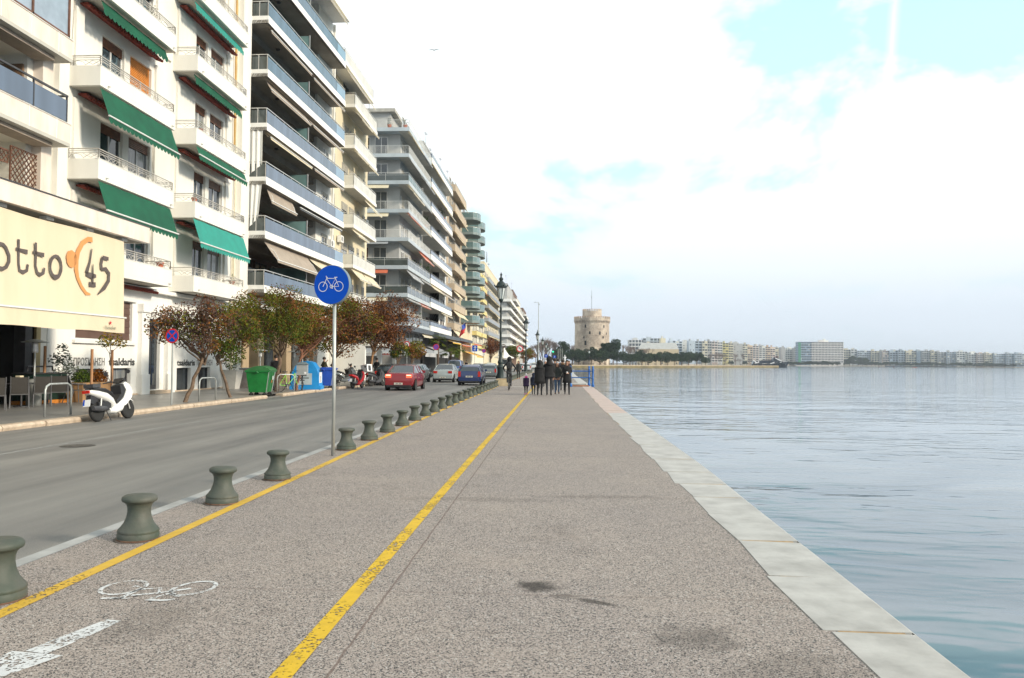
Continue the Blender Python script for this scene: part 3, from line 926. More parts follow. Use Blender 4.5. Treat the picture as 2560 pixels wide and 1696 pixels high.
# ---------------------------------------------------------------- B1: the block at the left edge
b1 = thing('apartment_building', 'apartment block with pink marble balcony fronts above the cream cafe awning at the left edge', 'building', (-18, 10, 0))
def l1(Y): return Y - 10.0
XF = 1.0      # balcony front (world -17)
mb = MB()
mb.box(-14, -1.6, 0, 16.98, -0.1, 26, M_cream)
mb.box(-1.6, 0.0, 15.6, 16.98, 5.9, 26, M_white)
mb.box(-1.6, -0.02, 15.8, 16.97, -0.1, 5.7, M_dark)  # lower wall stub coloured dark to stand in for the unlit cafe
mb.box(-0.02, 0.0, 16.45, 16.97, -.1, 5.7, M_white)
mb.box(-1.6, -1.0, 0, 15.6, 5.5, 6.0, M_cream)
for z in (8.9, 11.9, 14.9, 17.9, 20.9):
    mb.box(-1.6, 0.0, 0, 15.6, z, z + 0.5, M_white)
mb.box(-0.0, 0.35, 15.9, 16.45, 5.9, 24, M_marb)
part(mb, 'wall', b1)
for z in (8.95, 11.93, 14.9, 17.9):
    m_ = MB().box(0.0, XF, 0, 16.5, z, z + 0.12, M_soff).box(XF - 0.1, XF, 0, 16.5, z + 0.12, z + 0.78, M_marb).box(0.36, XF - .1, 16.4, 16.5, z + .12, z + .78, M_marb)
    for i in range(12):
        m_.box(XF, XF + 0.012, i * 1.4 + 0.3, i * 1.4 + 0.33, z + 0.1, z + 0.78, M_white2)
    m_.box(XF - .12, XF + .03, 0, 16.53, z + .78, z + .80, M_white2)
    bo = part(m_, 'balcony', b1)
    if z < 14:
        r = MB()
        for i in range(13):
            yy = 16.3 - i * 1.75
            if yy > 0: r.box(XF - 0.08, XF - 0.03, yy, yy + 0.05, z + 0.80, z + 1.72, M_dkmet)
        r.box(XF - 0.09, XF - 0.02, 0, 16.36, z + 1.72, z + 1.78, M_dkmet).box(0.4, XF - .09, 16.3, 16.36, z + 1.72, z + 1.78, M_dkmet)
        r.box(XF - 0.06, XF - 0.045, 0, 16.3, z + 0.86, z + 1.6, M_gblue).box(0.4, XF - .1, 16.32, 16.335, z + .86, z + 1.6, M_ggreen)
        if z < 10: r.build('glass_railing', bo)
    if z > 11 and z < 12:      # glazed-in balcony
        g = MB()
        for i in range(9):
            yy = 16.28 - i * 1.9
            g.box(XF - 0.1, XF - 0.02, yy, yy + 0.09, z + 0.80, z + 2.85, M_brownw)
        g.box(XF - 0.1, XF - 0.02, 0, 16.37, z + 0.80, z + 0.9, M_brownw).box(XF - 0.1, XF - 0.02, 0, 16.37, z + 2.2, z + 2.28, M_brownw).box(XF - 0.1, XF - 0.02, 0, 16.37, z + 2.78, z + 2.88, M_brownw)
        g.box(-0.1, XF + 0.1, 0, 16.6, z + 2.88, z + 2.97, M_brownw)
        g.box(XF - 0.07, XF - 0.055, 0, 16.28, z + 0.9, z + 2.78, mat('pale_blue_glazing', (0.30, 0.36, 0.44), 0.08, 0.3, 0.5, spec=0.8))
        g.box(0, XF - .1, 16.30, 16.32, z + .9, z + 2.78, M_ggreen)
        g.build('glazed_enclosure', bo)
    # dark openings behind
    o_ = MB().box(-1.58, -1.52, 3, 14.7, z + 0.3, z + 2.3, M_glass).box(-1.55, -1.25, 3, 14.8, z + 2.3, z + 2.62, M_dkmet)
    o_.build('window_band', b1)
    d_ = MB(); d_.lathe([(0.001, 0), (0.22, 0.03), (0.2, 0.06), (0.001, 0.07)], (-1.5, 10.5, z + 2.75), 12, mat('gold_wall_lamp', (0.5, 0.3, 0.05), 0.4), 'x'); d_.build('wall_lamp', b1)
    MB().box(-1.3, -.1, 15.50, 15.58, z + .2, z + 2.6, mat('brown_panel', (0.20, 0.12, 0.07), 0.6)).build('side_panel', b1)
    MB().box(0.1, 0.75, 3, 15.9, z - 0.14, z - 0.02, M_ataupe).build('folded_awning', b1)
# brown trellis on the lower loggia
tr = MB()
def lattice(mb, x, y0, y1, z0, z1, st, m_):
    w_, h_ = y1 - y0, z1 - z0
    k = int((w_ + h_) / st)
    for i in range(k + 1):
        s_ = i * st
        for sg in (1, -1):
            a0 = max(0, s_ - h_); a1 = min(w_, s_)
            p0 = (a0, s_ - a0); p1 = (a1, s_ - a1)
            if a1 - a0 < 0.02: continue
            f_ = (lambda p: (x, y0 + p[0], z0 + p[1])) if sg > 0 else (lambda p: (x, y0 + p[0], z1 - p[1]))
            mb.tube([f_(p0), f_(p1)], 0.018, 4, m_, cap=False)
    mb.tube([(x, y0, z0), (x, y1, z0), (x, y1, z1), (x, y0, z1)], 0.03, 4, m_, closed=True)
lattice(tr, 0.2, 14.6, 16.2, 6.35, 8.5, 0.22, M_brownw)
lattice(tr, 0.2, 4, 14.5, 7.9, 8.3, 0.2, M_brownw)
part(tr, 'trellis', b1)
MB().box(-1.5, -1.44, 2, 13.2, 6.3, 7.7, M_glassc).box(-1.5, -1.4, 13.2, 14.4, 6.3, 8.0, M_slate).build('window_band', b1)
# first floor slab over the cafe
m_ = MB().box(0.0, 3.3, 0, 17.3, 5.71, 5.9, M_soff).box(3.3, 3.5, 0, 17.3, 5.69, 6.25, M_marb).box(0.4, 3.3, 17.2, 17.303, 5.69, 6.25, M_marb).box(3.28, 3.53, 0, 17.33, 6.25, 6.28, M_dkmet)
for i in range(8):
    m_.box(3.0, 3.22, 2 + i * 2.0, 2.35 + i * 2.0, 5.6, 5.70, M_white2)
part(m_, 'canopy_slab', b1)
# cafe inside
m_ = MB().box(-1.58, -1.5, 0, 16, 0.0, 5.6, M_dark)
for yy in (4.5, 9, 13.2, 15.7):
    m_.box(-0.3, 0.1, yy, yy + 0.35, 0, 5.7, M_dkmet)
m_.box(-1.5, -1.44, 5, 8, 0.9, 2.4, M_glass).box(-1.49, -1.42, 10.4, 10.9, 1.5, 2.0, mat('paper_notice', (0.45, 0.47, 0.5), 0.6))
m_.box(0.0, 0.1, 16.28, 16.5, 0, 5.7, mat('ochre_jamb', (0.45, 0.36, 0.20), 0.7))
part(m_, 'cafe_front', b1)
# the cream drop awning
AX = -14.70
aw = MB()
M_acr2 = mat('cream_cafe_canvas', (0.72, 0.625, 0.46), 0.85, 0.05, 0.6, col2=(0.66, 0.565, 0.41), stretch=(1, 3, 0.4), detail=5)
vs = []; ys_ = [8 + i * 0.5 for i in range(36)] + [25.96]
zs_ = [5.55, 4.8, 4.0, 3.4, 2.93]
for z in zs_:
    for y_ in ys_:
        vs.append((AX + 0.02 * math.sin(y_ * 2.3 + z) + (5.55 - z) * 0.02, y_ + (0.02 if z < 4 else 0), z + 0.02 * math.sin(y_ * 1.1)))
n_ = len(ys_)
aw.add(vs, [(j * n_ + i, j * n_ + i + 1, (j + 1) * n_ + i + 1, (j + 1) * n_ + i) for j in range(len(zs_) - 1) for i in range(n_ - 1)], M_acr2)
vs = [(AX + 0.09 + 0.03 * math.sin(y_ * 1.7) * k, y_, z + 0.015 * math.sin(y_ * 1.9) * k) for k, z in ((0, 2.93), (1, 2.44)) for y_ in ys_]
aw.add(vs, [(i, i + 1, n_ + i + 1, n_ + i) for i in range(n_ - 1)], M_acr2)
cafe_aw = aw.build('cafe_awning', None)
tag(cafe_aw, 'large cream drop awning lettered otto 45 hanging along the cafe', 'awning')
MB().tube([(AX + 0.1, 8, 2.92), (AX + 0.1, 26.03, 2.95)], 0.03, 8, M_whmet).build('front_bar', cafe_aw)
lt = MB()
M_ink = mat('brown_grey_print', (0.105, 0.085, 0.08), 0.8, 0.2, 6); M_cof = mat('coffee_stain_print', (0.68, 0.31, 0.11), 0.8, 0.15, 3, col2=(0.60, 0.26, 0.09))
def fa(a, b): return (AX + 0.045 + (5.55 - b) * 0.02, a, b)
o1 = [(19.92, 4.57), (20.06, 4.56), (20.16, 4.49), (20.28, 4.3), (20.28, 4.15), (20.18, 3.99), (20.04, 3.92), (19.85, 3.93), (19.72, 4.05), (19.68, 4.3), (19.76, 4.5)]
lt.ribbon(o1, 0.11, fa, M_ink, closed=True)
lt.ribbon([(20.65, 4.8), (20.65, 4.47), (20.66, 4.12), (20.7, 3.95), (20.85, 3.92), (21.0, 3.99), (21.03, 4.16)], [.1, .09, .08, .1, .12, .1, .09], fa, M_ink)
lt.ribbon([(20.54, 4.52), (20.76, 4.51), (21.02, 4.5)], [.09, .1, .13], fa, M_ink)
lt.ribbon([(21.36, 4.82), (21.37, 4.47), (21.36, 4.16), (21.43, 3.98), (21.55, 3.93), (21.71, 4.0), (21.74, 4.15)], [.1, .09, .08, .1, .12, .1, .09], fa, M_ink)
lt.ribbon([(21.25, 4.54), (21.49, 4.52), (21.73, 4.51)], [.09, .1, .13], fa, M_ink)
lt.ribbon([(22.53, 4.28), (22.51, 4.16), (22.46, 4.05), (22.38, 3.97), (22.28, 3.94), (22.18, 3.95), (22.09, 4.01), (22.03, 4.1), (22.01, 4.21), (22.02, 4.33), (22.07, 4.44), (22.15, 4.52), (22.25, 4.56), (22.35, 4.55), (22.44, 4.49), (22.5, 4.4)],
          [.09, .11, .1, .13, .15, .12, .1, .09, .08, .1, .11, .1, .09, .1, .11, .09], fa, M_ink, closed=True)
lt.ribbon([(24.06, 5.03), (23.95, 4.59), (23.77, 4.22)], [.05, .09, .16], fa, M_ink)
lt.ribbon([(23.74, 4.20), (24.04, 4.17), (24.29, 4.19)], [.13, .2, .1], fa, M_ink)
lt.ribbon([(24.12, 4.55), (24.11, 4.17), (24.1, 3.91)], [.04, .1, .09], fa, M_ink)
lt.ribbon([(23.91, 3.89), (24.27, 3.91)], 0.16, fa, M_ink)
lt.ribbon([(24.64, 4.84), (24.99, 4.83)], 0.12, fa, M_ink)
lt.ribbon([(24.65, 4.84), (24.58, 4.61), (24.61, 4.44)], 0.11, fa, M_ink)
lt.ribbon([(24.61, 4.45), (24.84, 4.49), (25.03, 4.36), (25.01, 4.12), (24.76, 3.86), (24.39, 3.61)], [.1, .12, .13, .13, .15, .03], fa, M_ink)
lt.build('printed_lettering', cafe_aw)
lt = MB()
f2 = lambda a, b: (AX + 0.043 + (5.55 - b) * 0.02, a, b)
lt.ribbon([(24.09, 5.32), (23.85, 5.3), (23.57, 5.14), (23.34, 4.85), (23.24, 4.58), (23.25, 4.28), (23.33, 4.03), (23.53, 3.77), (23.77, 3.59), (23.99, 3.58)], [.17, .16, .17, .19, .24, .2, .15, .13, .12, .05], f2, M_cof)
random.seed(3)
n_ = 22
lt.add([f2(23.02 + (0.26 + 0.02 * random.uniform(-1, 1)) * math.cos(2 * PI * i / n_), 4.58 + (0.26 + 0.025 * random.uniform(-1, 1)) * math.sin(2 * PI * i / n_)) for i in range(n_)], [tuple(range(n_))], M_cof)
lt.build('coffee_ring_print', cafe_aw)
lt = MB()
fs_ = lambda a, b: (AX + 0.128, a, b)
M_redp = mat('red_print', (0.6, 0.03, 0.04), 0.7); M_grp = mat('green_grey_print', (0.14, 0.16, 0.12), 0.7)
st = [((0.085 if i % 2 == 0 else 0.034) * math.sin(i * PI / 5), (0.085 if i % 2 == 0 else 0.034) * math.cos(i * PI / 5)) for i in range(10)]
lt.add([fs_(25.07 + p[0], 2.74 + p[1]) for p in st] + [fs_(25.07, 2.74)], [(i, (i + 1) % 10, 10) for i in range(10)], M_redp)
text_geo(lt, 'Heineken', 0.17, lambda a, b: fs_(24.74 + a, 2.53 + b), M_grp, 0.0, width=0.66)
lt.build('printed_small_logo', cafe_aw)
# ================================================================ the street front beyond the white block
def gen_block(name, label, Y0, Y1, levels, sp, yb, fh, fm, railst, railh, rm, pm, wm, Xw=-18.0, Xb=-16.8, Xr=None, segs=None, top=None, win=None, gm=None, deep=14.0, rz=0.0, near=None,
              awm=None, awp=0.0, seed=1, z0=-0.1, soff=None, fw=None, gap=1.6, wh=2.15, sides='nf', parapet=True):
    """near = width of the side face towards the viewer that also has balconies"""
    random.seed(seed)
    t = thing(name, label, 'building', (Xw, Y0, 0), rz)
    Ln = Y1 - Y0; xb = Xb - Xw
    top = top or levels[-1] + sp
    mb = MB()
    xr = (Xr - Xw) if Xr is not None else 0.0
    if xr < 0:
        a, b = segs                    # local range of the recessed stretch
        mb.box(-deep, xr, 0.0, Ln, z0, top, wm)
        mb.box(xr, 0, 0, a, z0, top, wm) if a > 0.05 else None
        mb.box(xr, 0, b, Ln, z0, top, wm)
    else:
        mb.box(-deep, 0, 0, Ln, z0, top, wm)
    if parapet:
        mb.box(-deep, 0.06, -0.02, Ln + 0.02, top, top + 0.25, wm)
    part(mb, 'wall', t)
    for k, z in enumerate(levels):
        for (a, b) in yb:
            a, b = a - Y0, b - Y0
            if near:
                m_ = MB().box(-near, xb, a, 0.0, z, z + fh * .55, fm).box(0, xb, 0.0, b, z, z + fh * .55, fm)
                m_.box(-near, xb + .003, a, a + .12, z + fh * .55, z + fh, fm).box(xb - .12, xb + .003, a + .12, b, z + fh * .55, z + fh, fm)
            else:
                m_ = MB().box(xr, xb, a, b, z, z + fh * .45, fm)
                m_.box(xb - .12, xb + .003, a, b, z + fh * .45, z + fh, fm).box(0.003, xb - .12, a, a + .1, z + fh * .45, z + fh, fm).box(0.003, xb - .12, b - .1, b, z + fh * .45, z + fh, fm)
            m_.box(max(xr, -near if near else xr) + .05, xb - .05, a + .08, b - .08, z - 0.012, z - 0.002, soff or M_soff)
            o = part(m_, 'balcony', t)
            st = railst if (railst is None or isinstance(railst, str)) else railst[k % len(railst)]
            p_ = pm if not isinstance(pm, (list, tuple)) else pm[k % len(pm)]
            if st:
                r = rail_bars(-near if near else 0.02, xb - .05, a + .05, b - .05, z + fh, railh, st, rm, p_, sides, gap)
                if near:
                    pass
                r.build('railing', o)
        # windows of the storey
        zf = z + fh * .45 + 0.02
        ws = win or [(1.0, 2.6), (3.2, 4.6)]
        for j, (a, b) in enumerate(ws):
            xx = xr if (xr < 0 and segs[0] < a and b < segs[1]) else 0.0
            h = wh if xx < 0 or b - a > 1.3 else 1.35
            zz = zf if h == wh else zf + 0.95
            window(t, xx + 0.004, a, b, zz, zz + h, fw or M_whmet, (gm or M_glass) if random.random() < .65 else M_glassc, 3 if b - a > 2.4 else 2, random.choice([0, 0.15, 0.3, 0.6]) if fw is not M_brownw else random.choice([0, .15]), M_shw2)
        if near:
            window(t, 0, 0, 1, 0, 1) if False else None
        if awp and k + 0 < len(levels) and random.random() < awp:
            for (a, b) in yb:
                a, b = a - Y0, b - Y0
                n = 1 if b - a < 7 else 2
                for i in range(n):
                    if random.random() < .8:
                        aa = a + (b - a) * i / n + .2; bb = a + (b - a) * (i + 1) / n - .2
                        d = random.choice([0.25, 0.3, 0.6, 0.9])
                        am = awm if not isinstance(awm, (list, tuple)) else random.choice(awm)
                        awning(t, xb - 0.25, aa, bb, z - 0.03, 0.25 + d * .6, d, am, 0.12, bar=Y0 < 110, scal=False, arms=Y0 < 100)
    return t


M_shw2 = mat('slatted_shutter', (0.42, 0.39, 0.33), 0.6, 0.2, 5)

# ---- B3 dark loggias with blue glass
lev3 = [5.45, 8.6, 11.75, 14.9, 18.05, 21.2, 24.2]
b3 = thing('apartment_building', 'tall block with long dark loggias behind blue glass balcony panels and taupe awnings', 'building', (-18, 44.3, 0), -R(1.75))
mb = MB()
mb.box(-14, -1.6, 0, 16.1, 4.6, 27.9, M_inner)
mb.box(-1.6, 0, 12.4, 16.1, 0, 27.9, M_white)
mb.box(-1.6, 0.2, 0, 0.25, 5.0, 27.9, M_white)
mb.box(-1.6, 0.15, 15.9, 16.15, 0.0, 27.9, M_white)
mb.box(-14, 1.4, -0.1, 15.6, 27.9, 28.35, M_white2)
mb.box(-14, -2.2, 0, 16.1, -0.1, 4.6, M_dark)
part(mb, 'wall', b3)
for k, z in enumerate(lev3):
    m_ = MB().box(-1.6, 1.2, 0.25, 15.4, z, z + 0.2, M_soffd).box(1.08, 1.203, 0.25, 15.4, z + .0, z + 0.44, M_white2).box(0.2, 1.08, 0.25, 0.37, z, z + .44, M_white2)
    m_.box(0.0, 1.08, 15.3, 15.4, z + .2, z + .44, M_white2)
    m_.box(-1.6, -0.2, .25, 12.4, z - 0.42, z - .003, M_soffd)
    o = part(m_, 'balcony', b3)
    r = MB()
    for i in range(12):
        y_ = 0.3 + i * 1.36
        r.box(1.12, 1.16, y_, y_ + .04, z + .44, z + 1.3, M_alu)
    r.box(1.1, 1.17, 0.3, 15.35, z + 1.3, z + 1.35, M_alu).box(0.15, 1.1, 0.3, 0.36, z + 1.3, z + 1.35, M_alu).box(0.6, .64, .3, .34, z + .44, z + 1.3, M_alu)
    r.box(1.165, 1.18, 0.32, 13.3, z + .42, z + 1.2, M_gblue).box(1.165, 1.18, 13.34, 15.33, z + .42, z + 1.2, M_gbl2 if False else mat('clear_blue_glass', (0.20, 0.30, 0.42), 0.06, 0.1, 1, spec=.9))
    r.box(0.2, 1.1, 0.32, 0.335, z + .46, z + 1.22, M_gdark)
    r.build('glass_railing', o)
    # glass partition between flats
    pr_ = MB().box(-1.5, 1.05, 7.6, 7.63, z + .3, z + 2.3, M_ggreen).box(1.02, 1.08, 7.58, 7.65, z + .44, z + 2.35, M_alu); pr_.build('glass_partition', o)
    zf = z + .22
    for j, (a, b) in enumerate(((0.7, 2.6), (2.8, 4.9), (5.3, 7.3), (8.2, 10.2), (10.5, 12.1))):
        window(b3, -1.596, a, b, zf, zf + 2.3, M_brownw if (j + k) % 3 else M_alu, M_glass if (j * 3 + k) % 4 else M_glassc, 2)
    window(b3, 0.004, 13.6, 14.9, zf + 0.9, zf + 2.3, M_whmet, M_glass, 2, 0.2, M_shw2)
    MB().lathe([(0.001, 0), (0.13, -0.02), (0.13, -0.1), (0.001, -0.14)], (0.3, 4.0, z - 0.012), 10, M_dkmet).build('ceiling_lamp', o)
for (k, a, b, d, out, m_, sc) in ((1, 0.9, 8.3, 1.15, 0.85, M_ataupe, False), (1, 8.5, 15.0, 0.75, 0.9, M_acream, True), (2, 1.2, 5.4, 0.75, .3, M_ataupe, False), (3, 0.8, 8.0, 0.22, .35, M_acream, False), (3, 8.4, 15.0, 0.22, .4, M_ataupe, False),
                           (4, 0.9, 7.8, 0.5, .3, M_ataupe, False), (4, 8.0, 14.8, 0.5, .4, M_ataupe, False), (5, 0.8, 7.8, 0.2, .3, M_ataupe, False), (5, 8, 15, .4, .4, M_ataupe, False), (2, 6, 15, .2, .3, M_dkmet, False)):
    awning(b3, 0.85, a, b, lev3[k] - 0.03, out, d, m_, 0.14, scal=sc, bar=True, arms=d > .6)
awning(b3, 1.1, 2, 15, 27.85, .3, .35, M_acream, 0.1, scal=True, arms=False)
# white sheet screens at the near end
for z in (14.9, 11.75):
    s_ = MB()
    for i in range(8):
        x0 = 0.15 + i * 0.1; x1 = x0 + .1
        o0, o1 = 0.05 * math.sin(i * 2.1), 0.05 * math.sin((i + 1) * 2.1)
        s_.quad((x0 * (1 if z > 12 else .8), .3 + o0, z - 2.6 + i * .08), (x1 * (1 if z > 12 else .8), .3 + o1, z - 2.6 + (i + 1) * .08), (x1, .3 + o1, z), (x0, .3 + o0, z), M_white2)
    part(s_, 'sheet_screen', b3)
# ground floor of B3: stone piers, dark glass
g = MB()
for a in (0.2, 2.4, 7.0, 12.3):
    g.box(-0.9, 0.0, a, a + .9, -0.1, 4.6, M_stone)
g.box(-0.9, 0.05, 0, 16.1, 4.6, 5.3, M_white2)
part(g, 'pier', b3)
g = MB().box(-2.1, -2.0, .3, 16, 0.1, 4.5, M_glass).box(-1.9, -1.6, 0.3, 16, 3.4, 4.6, M_inner)
part(g, 'shop_glazing', b3)
pot_plant(-17.35, 57.2, lev3[1] + 0.22, 'leafy yellow green shrub in a pot behind the blue glass of the loggia block', 0.42, rnd=7)
pot_plant(-17.6, 52.6, lev3[0] + 0.5, 'reddish potted shrub on the lowest loggia above the brown trees', 0.36, rnd=8)

# ---- B4 white block
lev4 = [6.0, 9.3, 12.65, 15.95, 19.3, 22.75]
b4 = gen_block('apartment_building', 'narrow white block with pale slatted balconies between the blue glass and the grey corner blocks', 60.45, 73.9, lev4, 3.35, [(64.4, 72.65)], 0.28, M_white2, 'panel', 0.95, M_whmet,
               mat('pale_panel', (0.60, 0.59, 0.55), 0.5, 0.1, 1), M_cream, top=25.1, win=[(1.2, 2.2), (4.4, 6.2), (6.8, 8.6), (9.6, 10.3), (11.6, 12.4)], awm=[M_acream], awp=0.9, seed=4, fw=M_alu)
m_ = MB().box(0, 1.35, 0.1, 10.0, 25.0, 25.35, M_white2)
o = part(m_, 'balcony', b4); rail_bars(0.02, 1.3, 0.2, 9.9, 25.35, 0.9, 'panel', M_whmet, mat('pale_panel', (0, 0, 0)), 'nf').build('railing', o)
awning(b4, 1.2, 1.0, 9.8, 24.95, .3, .5, M_acream, .1, scal=False)
part(MB().lathe([(0.38, 0), (0.38, 25.0)], (0.1, 0.1, 0), 14, M_cream), 'round_pilaster', b4)
m_ = MB().box(-3, -1.5, 3, 9, 25.35, 27.0, M_cream); part(m_, 'penthouse', b4)
ac_unit(b4, 0.1, 3.0, 11.3)
# low canopy of B4's cafe
m_ = MB().box(0, 3.6, 1, 12.6, 2.75, 2.95, M_white2).box(0, 3.0, 1.0, 1.4, 0, 2.75, M_white2).box(2.8, 3.2, 6, 6.35, 0, 2.75, M_white2).box(2.9, 3.2, 12, 12.4, 0, 2.75, M_white2).box(0.05, .1, 1.4, 12, 0.1, 2.7, M_glass)
m_.add([(0, 1, 3.9), (3.6, 1, 2.95), (3.6, 12.6, 2.95), (0, 12.6, 3.9)], [(0, 1, 2, 3)], mat('stained_canopy', (0.52, 0.48, 0.42), .8, .4, 1.5, detail=7))
part(m_, 'cafe_canopy', b4)

# ---- B5 corner block with wrap-round balconies
lev5 = [5.6, 8.87, 12.05, 15.25, 18.52, 21.78, 24.9, 27.9]
M_fshade = mat('shade_blue_fascia', (0.46, 0.51, 0.55), 0.6, 0.12, .6, detail=7)  # white fascia given the bluish shade of its near side as colour
b5 = gen_block('apartment_building', 'grey corner block with balconies wrapping round the corner and a roof terrace with plants', 89.9, 105.0, lev5, 3.22, [(88.6, 104.6)], 0.42, M_fshade, ['glass', 'glass', 'panel', 'bars', 'bars', 'panel', 'bars', 'bars'], 0.9,
               M_whmet, [M_gdark, M_gdark, M_gdark, M_fshade, M_fshade, M_gdark], M_greyw, Xw=-18.1, top=28.2, near=12.0, win=[(0.8, 2.6), (3.2, 5.0), (6.0, 7.6), (8.6, 10.4), (11.4, 13.0)], awm=[M_acream, M_agrey, M_aorange], awp=.9, seed=9, gap=2.6, sides='n', parapet=False)
for k, z in enumerate(lev5[:-1]):
    m_ = MB()     # openings on the side face towards the viewer
    for (a, b, mm) in ((-10.6, -8.6, M_glass), (-8.2, -6.2, M_glass), (-5.8, -3.6, [M_dark, mat('ochre_blind', (0.34, 0.30, 0.14), .7), M_brownw][k % 3]), (-2.9, -1.5, M_glass)):
        w_ = MB().box(a, b, -0.07, -0.02, z + .3, z + 2.6, mm).box(a - .06, a, -0.09, 0, z + .3, z + 2.65, M_alu).box(b, b + .06, -0.09, 0, z + .3, z + 2.65, M_alu).box(a, b, -0.09, 0, z + 2.6, z + 2.66, M_alu).box((a + b) / 2 - .03, (a + b) / 2 + .03, -.09, -.071, z + .3, z + 2.6, M_alu)
        part(w_, 'window', b5)
    if k in (3, 4, 5, 2, 1):      # awning along the near side, seen end on
        mm = [M_agrey, M_acream, M_aorange, M_agrey, M_acream, M_acream, M_agrey, M_agrey][k]
        w_ = MB(); d = .5 if k != 3 else .35
        w_.quad((-11, -1.15, z - .02), (-1.0, -1.15, z - .02), (-1.0, -1.55, z - d), (-11, -1.55, z - d), mm)
        part(w_, 'awning', b5)
m_ = MB().box(-9, -1.5, 1.5, 12, 28.2, 30.9, M_greyw).box(-9.4, -0.9, 1.0, 12.4, 30.9, 31.3, mat('stained_concrete', (0.42, 0.40, 0.36), .8, .3, .8)).box(-4, -3.95, 1.0, 1.1, 31.3, 32.3, M_dkmet).box(-9, -8.95, 1, 1.1, 31.3, 32.3, M_dkmet).box(-9, -3.95, 1.0, 1.1, 32.25, 32.32, M_dkmet)
part(m_, 'penthouse', b5)
m_ = MB().box(-12, 1.9, -1.9, 15, 5.0, 5.55, M_slate).box(-12, 0.5, -0.5, 15, 3.35, 3.7, M_brownw).box(-12, 0.35, -0.35, 15, 3.7, 5.0, M_glass).box(-12, .45, -.45, -.4, 3.7, 3.8, M_alu)
for i in range(6):
    m_.box(-11 + i * 2.2, -10.9 + i * 2.2, -0.42, -0.36, 3.8, 5.0, M_alu); m_.box(.36, .42, 0.2 + i * 2.4, .3 + i * 2.4, 3.8, 5.0, M_alu)
part(m_, 'shop_band', b5)
for (nm, pts) in (('awning', [(-13, -0.6, 3.5), (0.8, -0.6, 3.5), (1.6, -3.6, 2.5), (-13, -3.6, 2.5)]), ('awning', [(0.8, -0.6, 3.5), (0.6, 9, 3.5), (3.6, 9, 2.45), (3.6, -2.4, 2.45)]), ('awning', [(0.5, 9.4, 3.4), (0.5, 15, 3.4), (3.8, 15, 2.4), (3.8, 9.4, 2.4)])):
    w_ = MB().add(pts, [(0, 1, 2, 3)], M_agrey)
    a, b = Vector(pts[3]), Vector(pts[2])
    w_.add([a, b, b - Vector((0, 0, .38)), a - Vector((0, 0, .38))], [(0, 1, 2, 3)], M_acgv if False else mat('pale_grey_valance', (0.44, 0.44, 0.45), .8))
    w_.tube([a, b], .04, 5, M_whmet)
    part(w_, nm, b5)
mb = MB(); text_geo(mb, 'Cremidotto' if False else 'Caprice', .3, lambda a, b: (-1.6 + a, -3.62, 2.2 + b), mat('red_brown_lettering', (0.3, 0.05, 0.03), .6), 0.01, width=1.8) if False else None
m_ = MB()
# the lettering on the grey awning is too far away to read: short dark strokes as seen
for i in range(9):
    m_.box(-1.5 + i * .17, -1.39 + i * .17, -3.64, -3.62, 2.22, 2.22 + [.14, .2, .14, .14, .2, .14, .2, .14, .14][i], mat('red_brown_lettering', (0.3, 0.05, 0.03), .6))
part(m_, 'awning_lettering', b5)
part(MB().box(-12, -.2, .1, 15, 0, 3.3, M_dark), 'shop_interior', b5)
m_ = MB().box(0.2, 0.7, 3, 3.6, lev5[0] + .45, lev5[0] + 1.5, mat('orange_cupboard', (0.65, 0.22, 0.05), .6)); part(m_, 'balcony_cupboard', b5)
for i, (x, y_, z) in enumerate(((-17.4, 89.2, 28.35), (-19.2, 89.0, 28.35), (-21, 89.1, 28.35))):
    pot_plant(x, y_, z, ['tall plant at the corner of the roof terrace of the grey corner block', 'plant in the middle of the roof terrace railing of the grey corner block', 'plant on the roof terrace furthest left, before the penthouse'][i], .3, 'plants on the roof terrace', rnd=i)

# ---- B6
lev6 = [5.7, 8.9, 12.1, 15.35, 18.6, 21.9, 25.2, 28.5]
b6 = gen_block('apartment_building', 'tall white and brown block with grey blue balcony panels beyond the grey corner block', 105.1, 128.3, lev6, 3.25, [(105.3, 127.0)], 0.7, M_white2, 'glass', 0.7, M_alu, M_gblue, M_greyw, Xr=-19.4, segs=(0.2, 15.5), top=31.2,
               win=[(0.8, 2.8), (3.4, 5.6), (6.4, 8.6), (9.4, 11.4), (12, 14.4), (17, 18.6), (19.6, 21)], awm=[M_acream, M_ataupe], awp=.9, seed=12, gm=M_glass, fw=M_brownw)
m_ = MB().box(-1.4, 0.02, 15.5, 23.2, 5, 31.2, M_white2); part(m_, 'white_bay', b6)
m_ = MB().box(0, 2.4, 0, 23.2, 4.9, 5.4, M_slate).box(-.2, .1, 0, 23, 0, 4.9, M_dark); part(m_, 'shop_band', b6)
awning(b6, .6, 1, 11, 3.6, 2.4, 1.0, M_agrey, .3, scal=False)
awning(b6, 1.2, 12, 22, 5.0, 1.5, .5, mat('yellow_awning_canvas', (0.75, 0.45, 0.06), .8), .2, scal=False)

# ---- B7 beige
lev7 = [6.9, 10.2, 13.5, 16.8, 20.05, 23.3, 26.7, 30.1]
b7 = gen_block('apartment_building', 'beige block with solid beige balcony fronts and cream awnings', 129.0, 148.5, lev7, 3.3, [(130.2, 146.6)], 1.1, M_beige, 'bars', 0.3, M_iron, None, M_beige, top=31.6,
               win=[(2, 4), (5, 7.5), (9, 11), (12, 14.5), (16, 17.2)], awm=[M_acream], awp=1.0, seed=3, soff=M_beige)
m_ = MB().box(0, 2.4, 0, 19, 5.0, 5.5, M_slate).box(-.1, .1, 0, 19, 0, 5.0, M_dark); part(m_, 'shop_band', b7)
awning(b7, 1.0, 1, 17, 4.9, 1.6, .5, M_aorange, .2, scal=False)

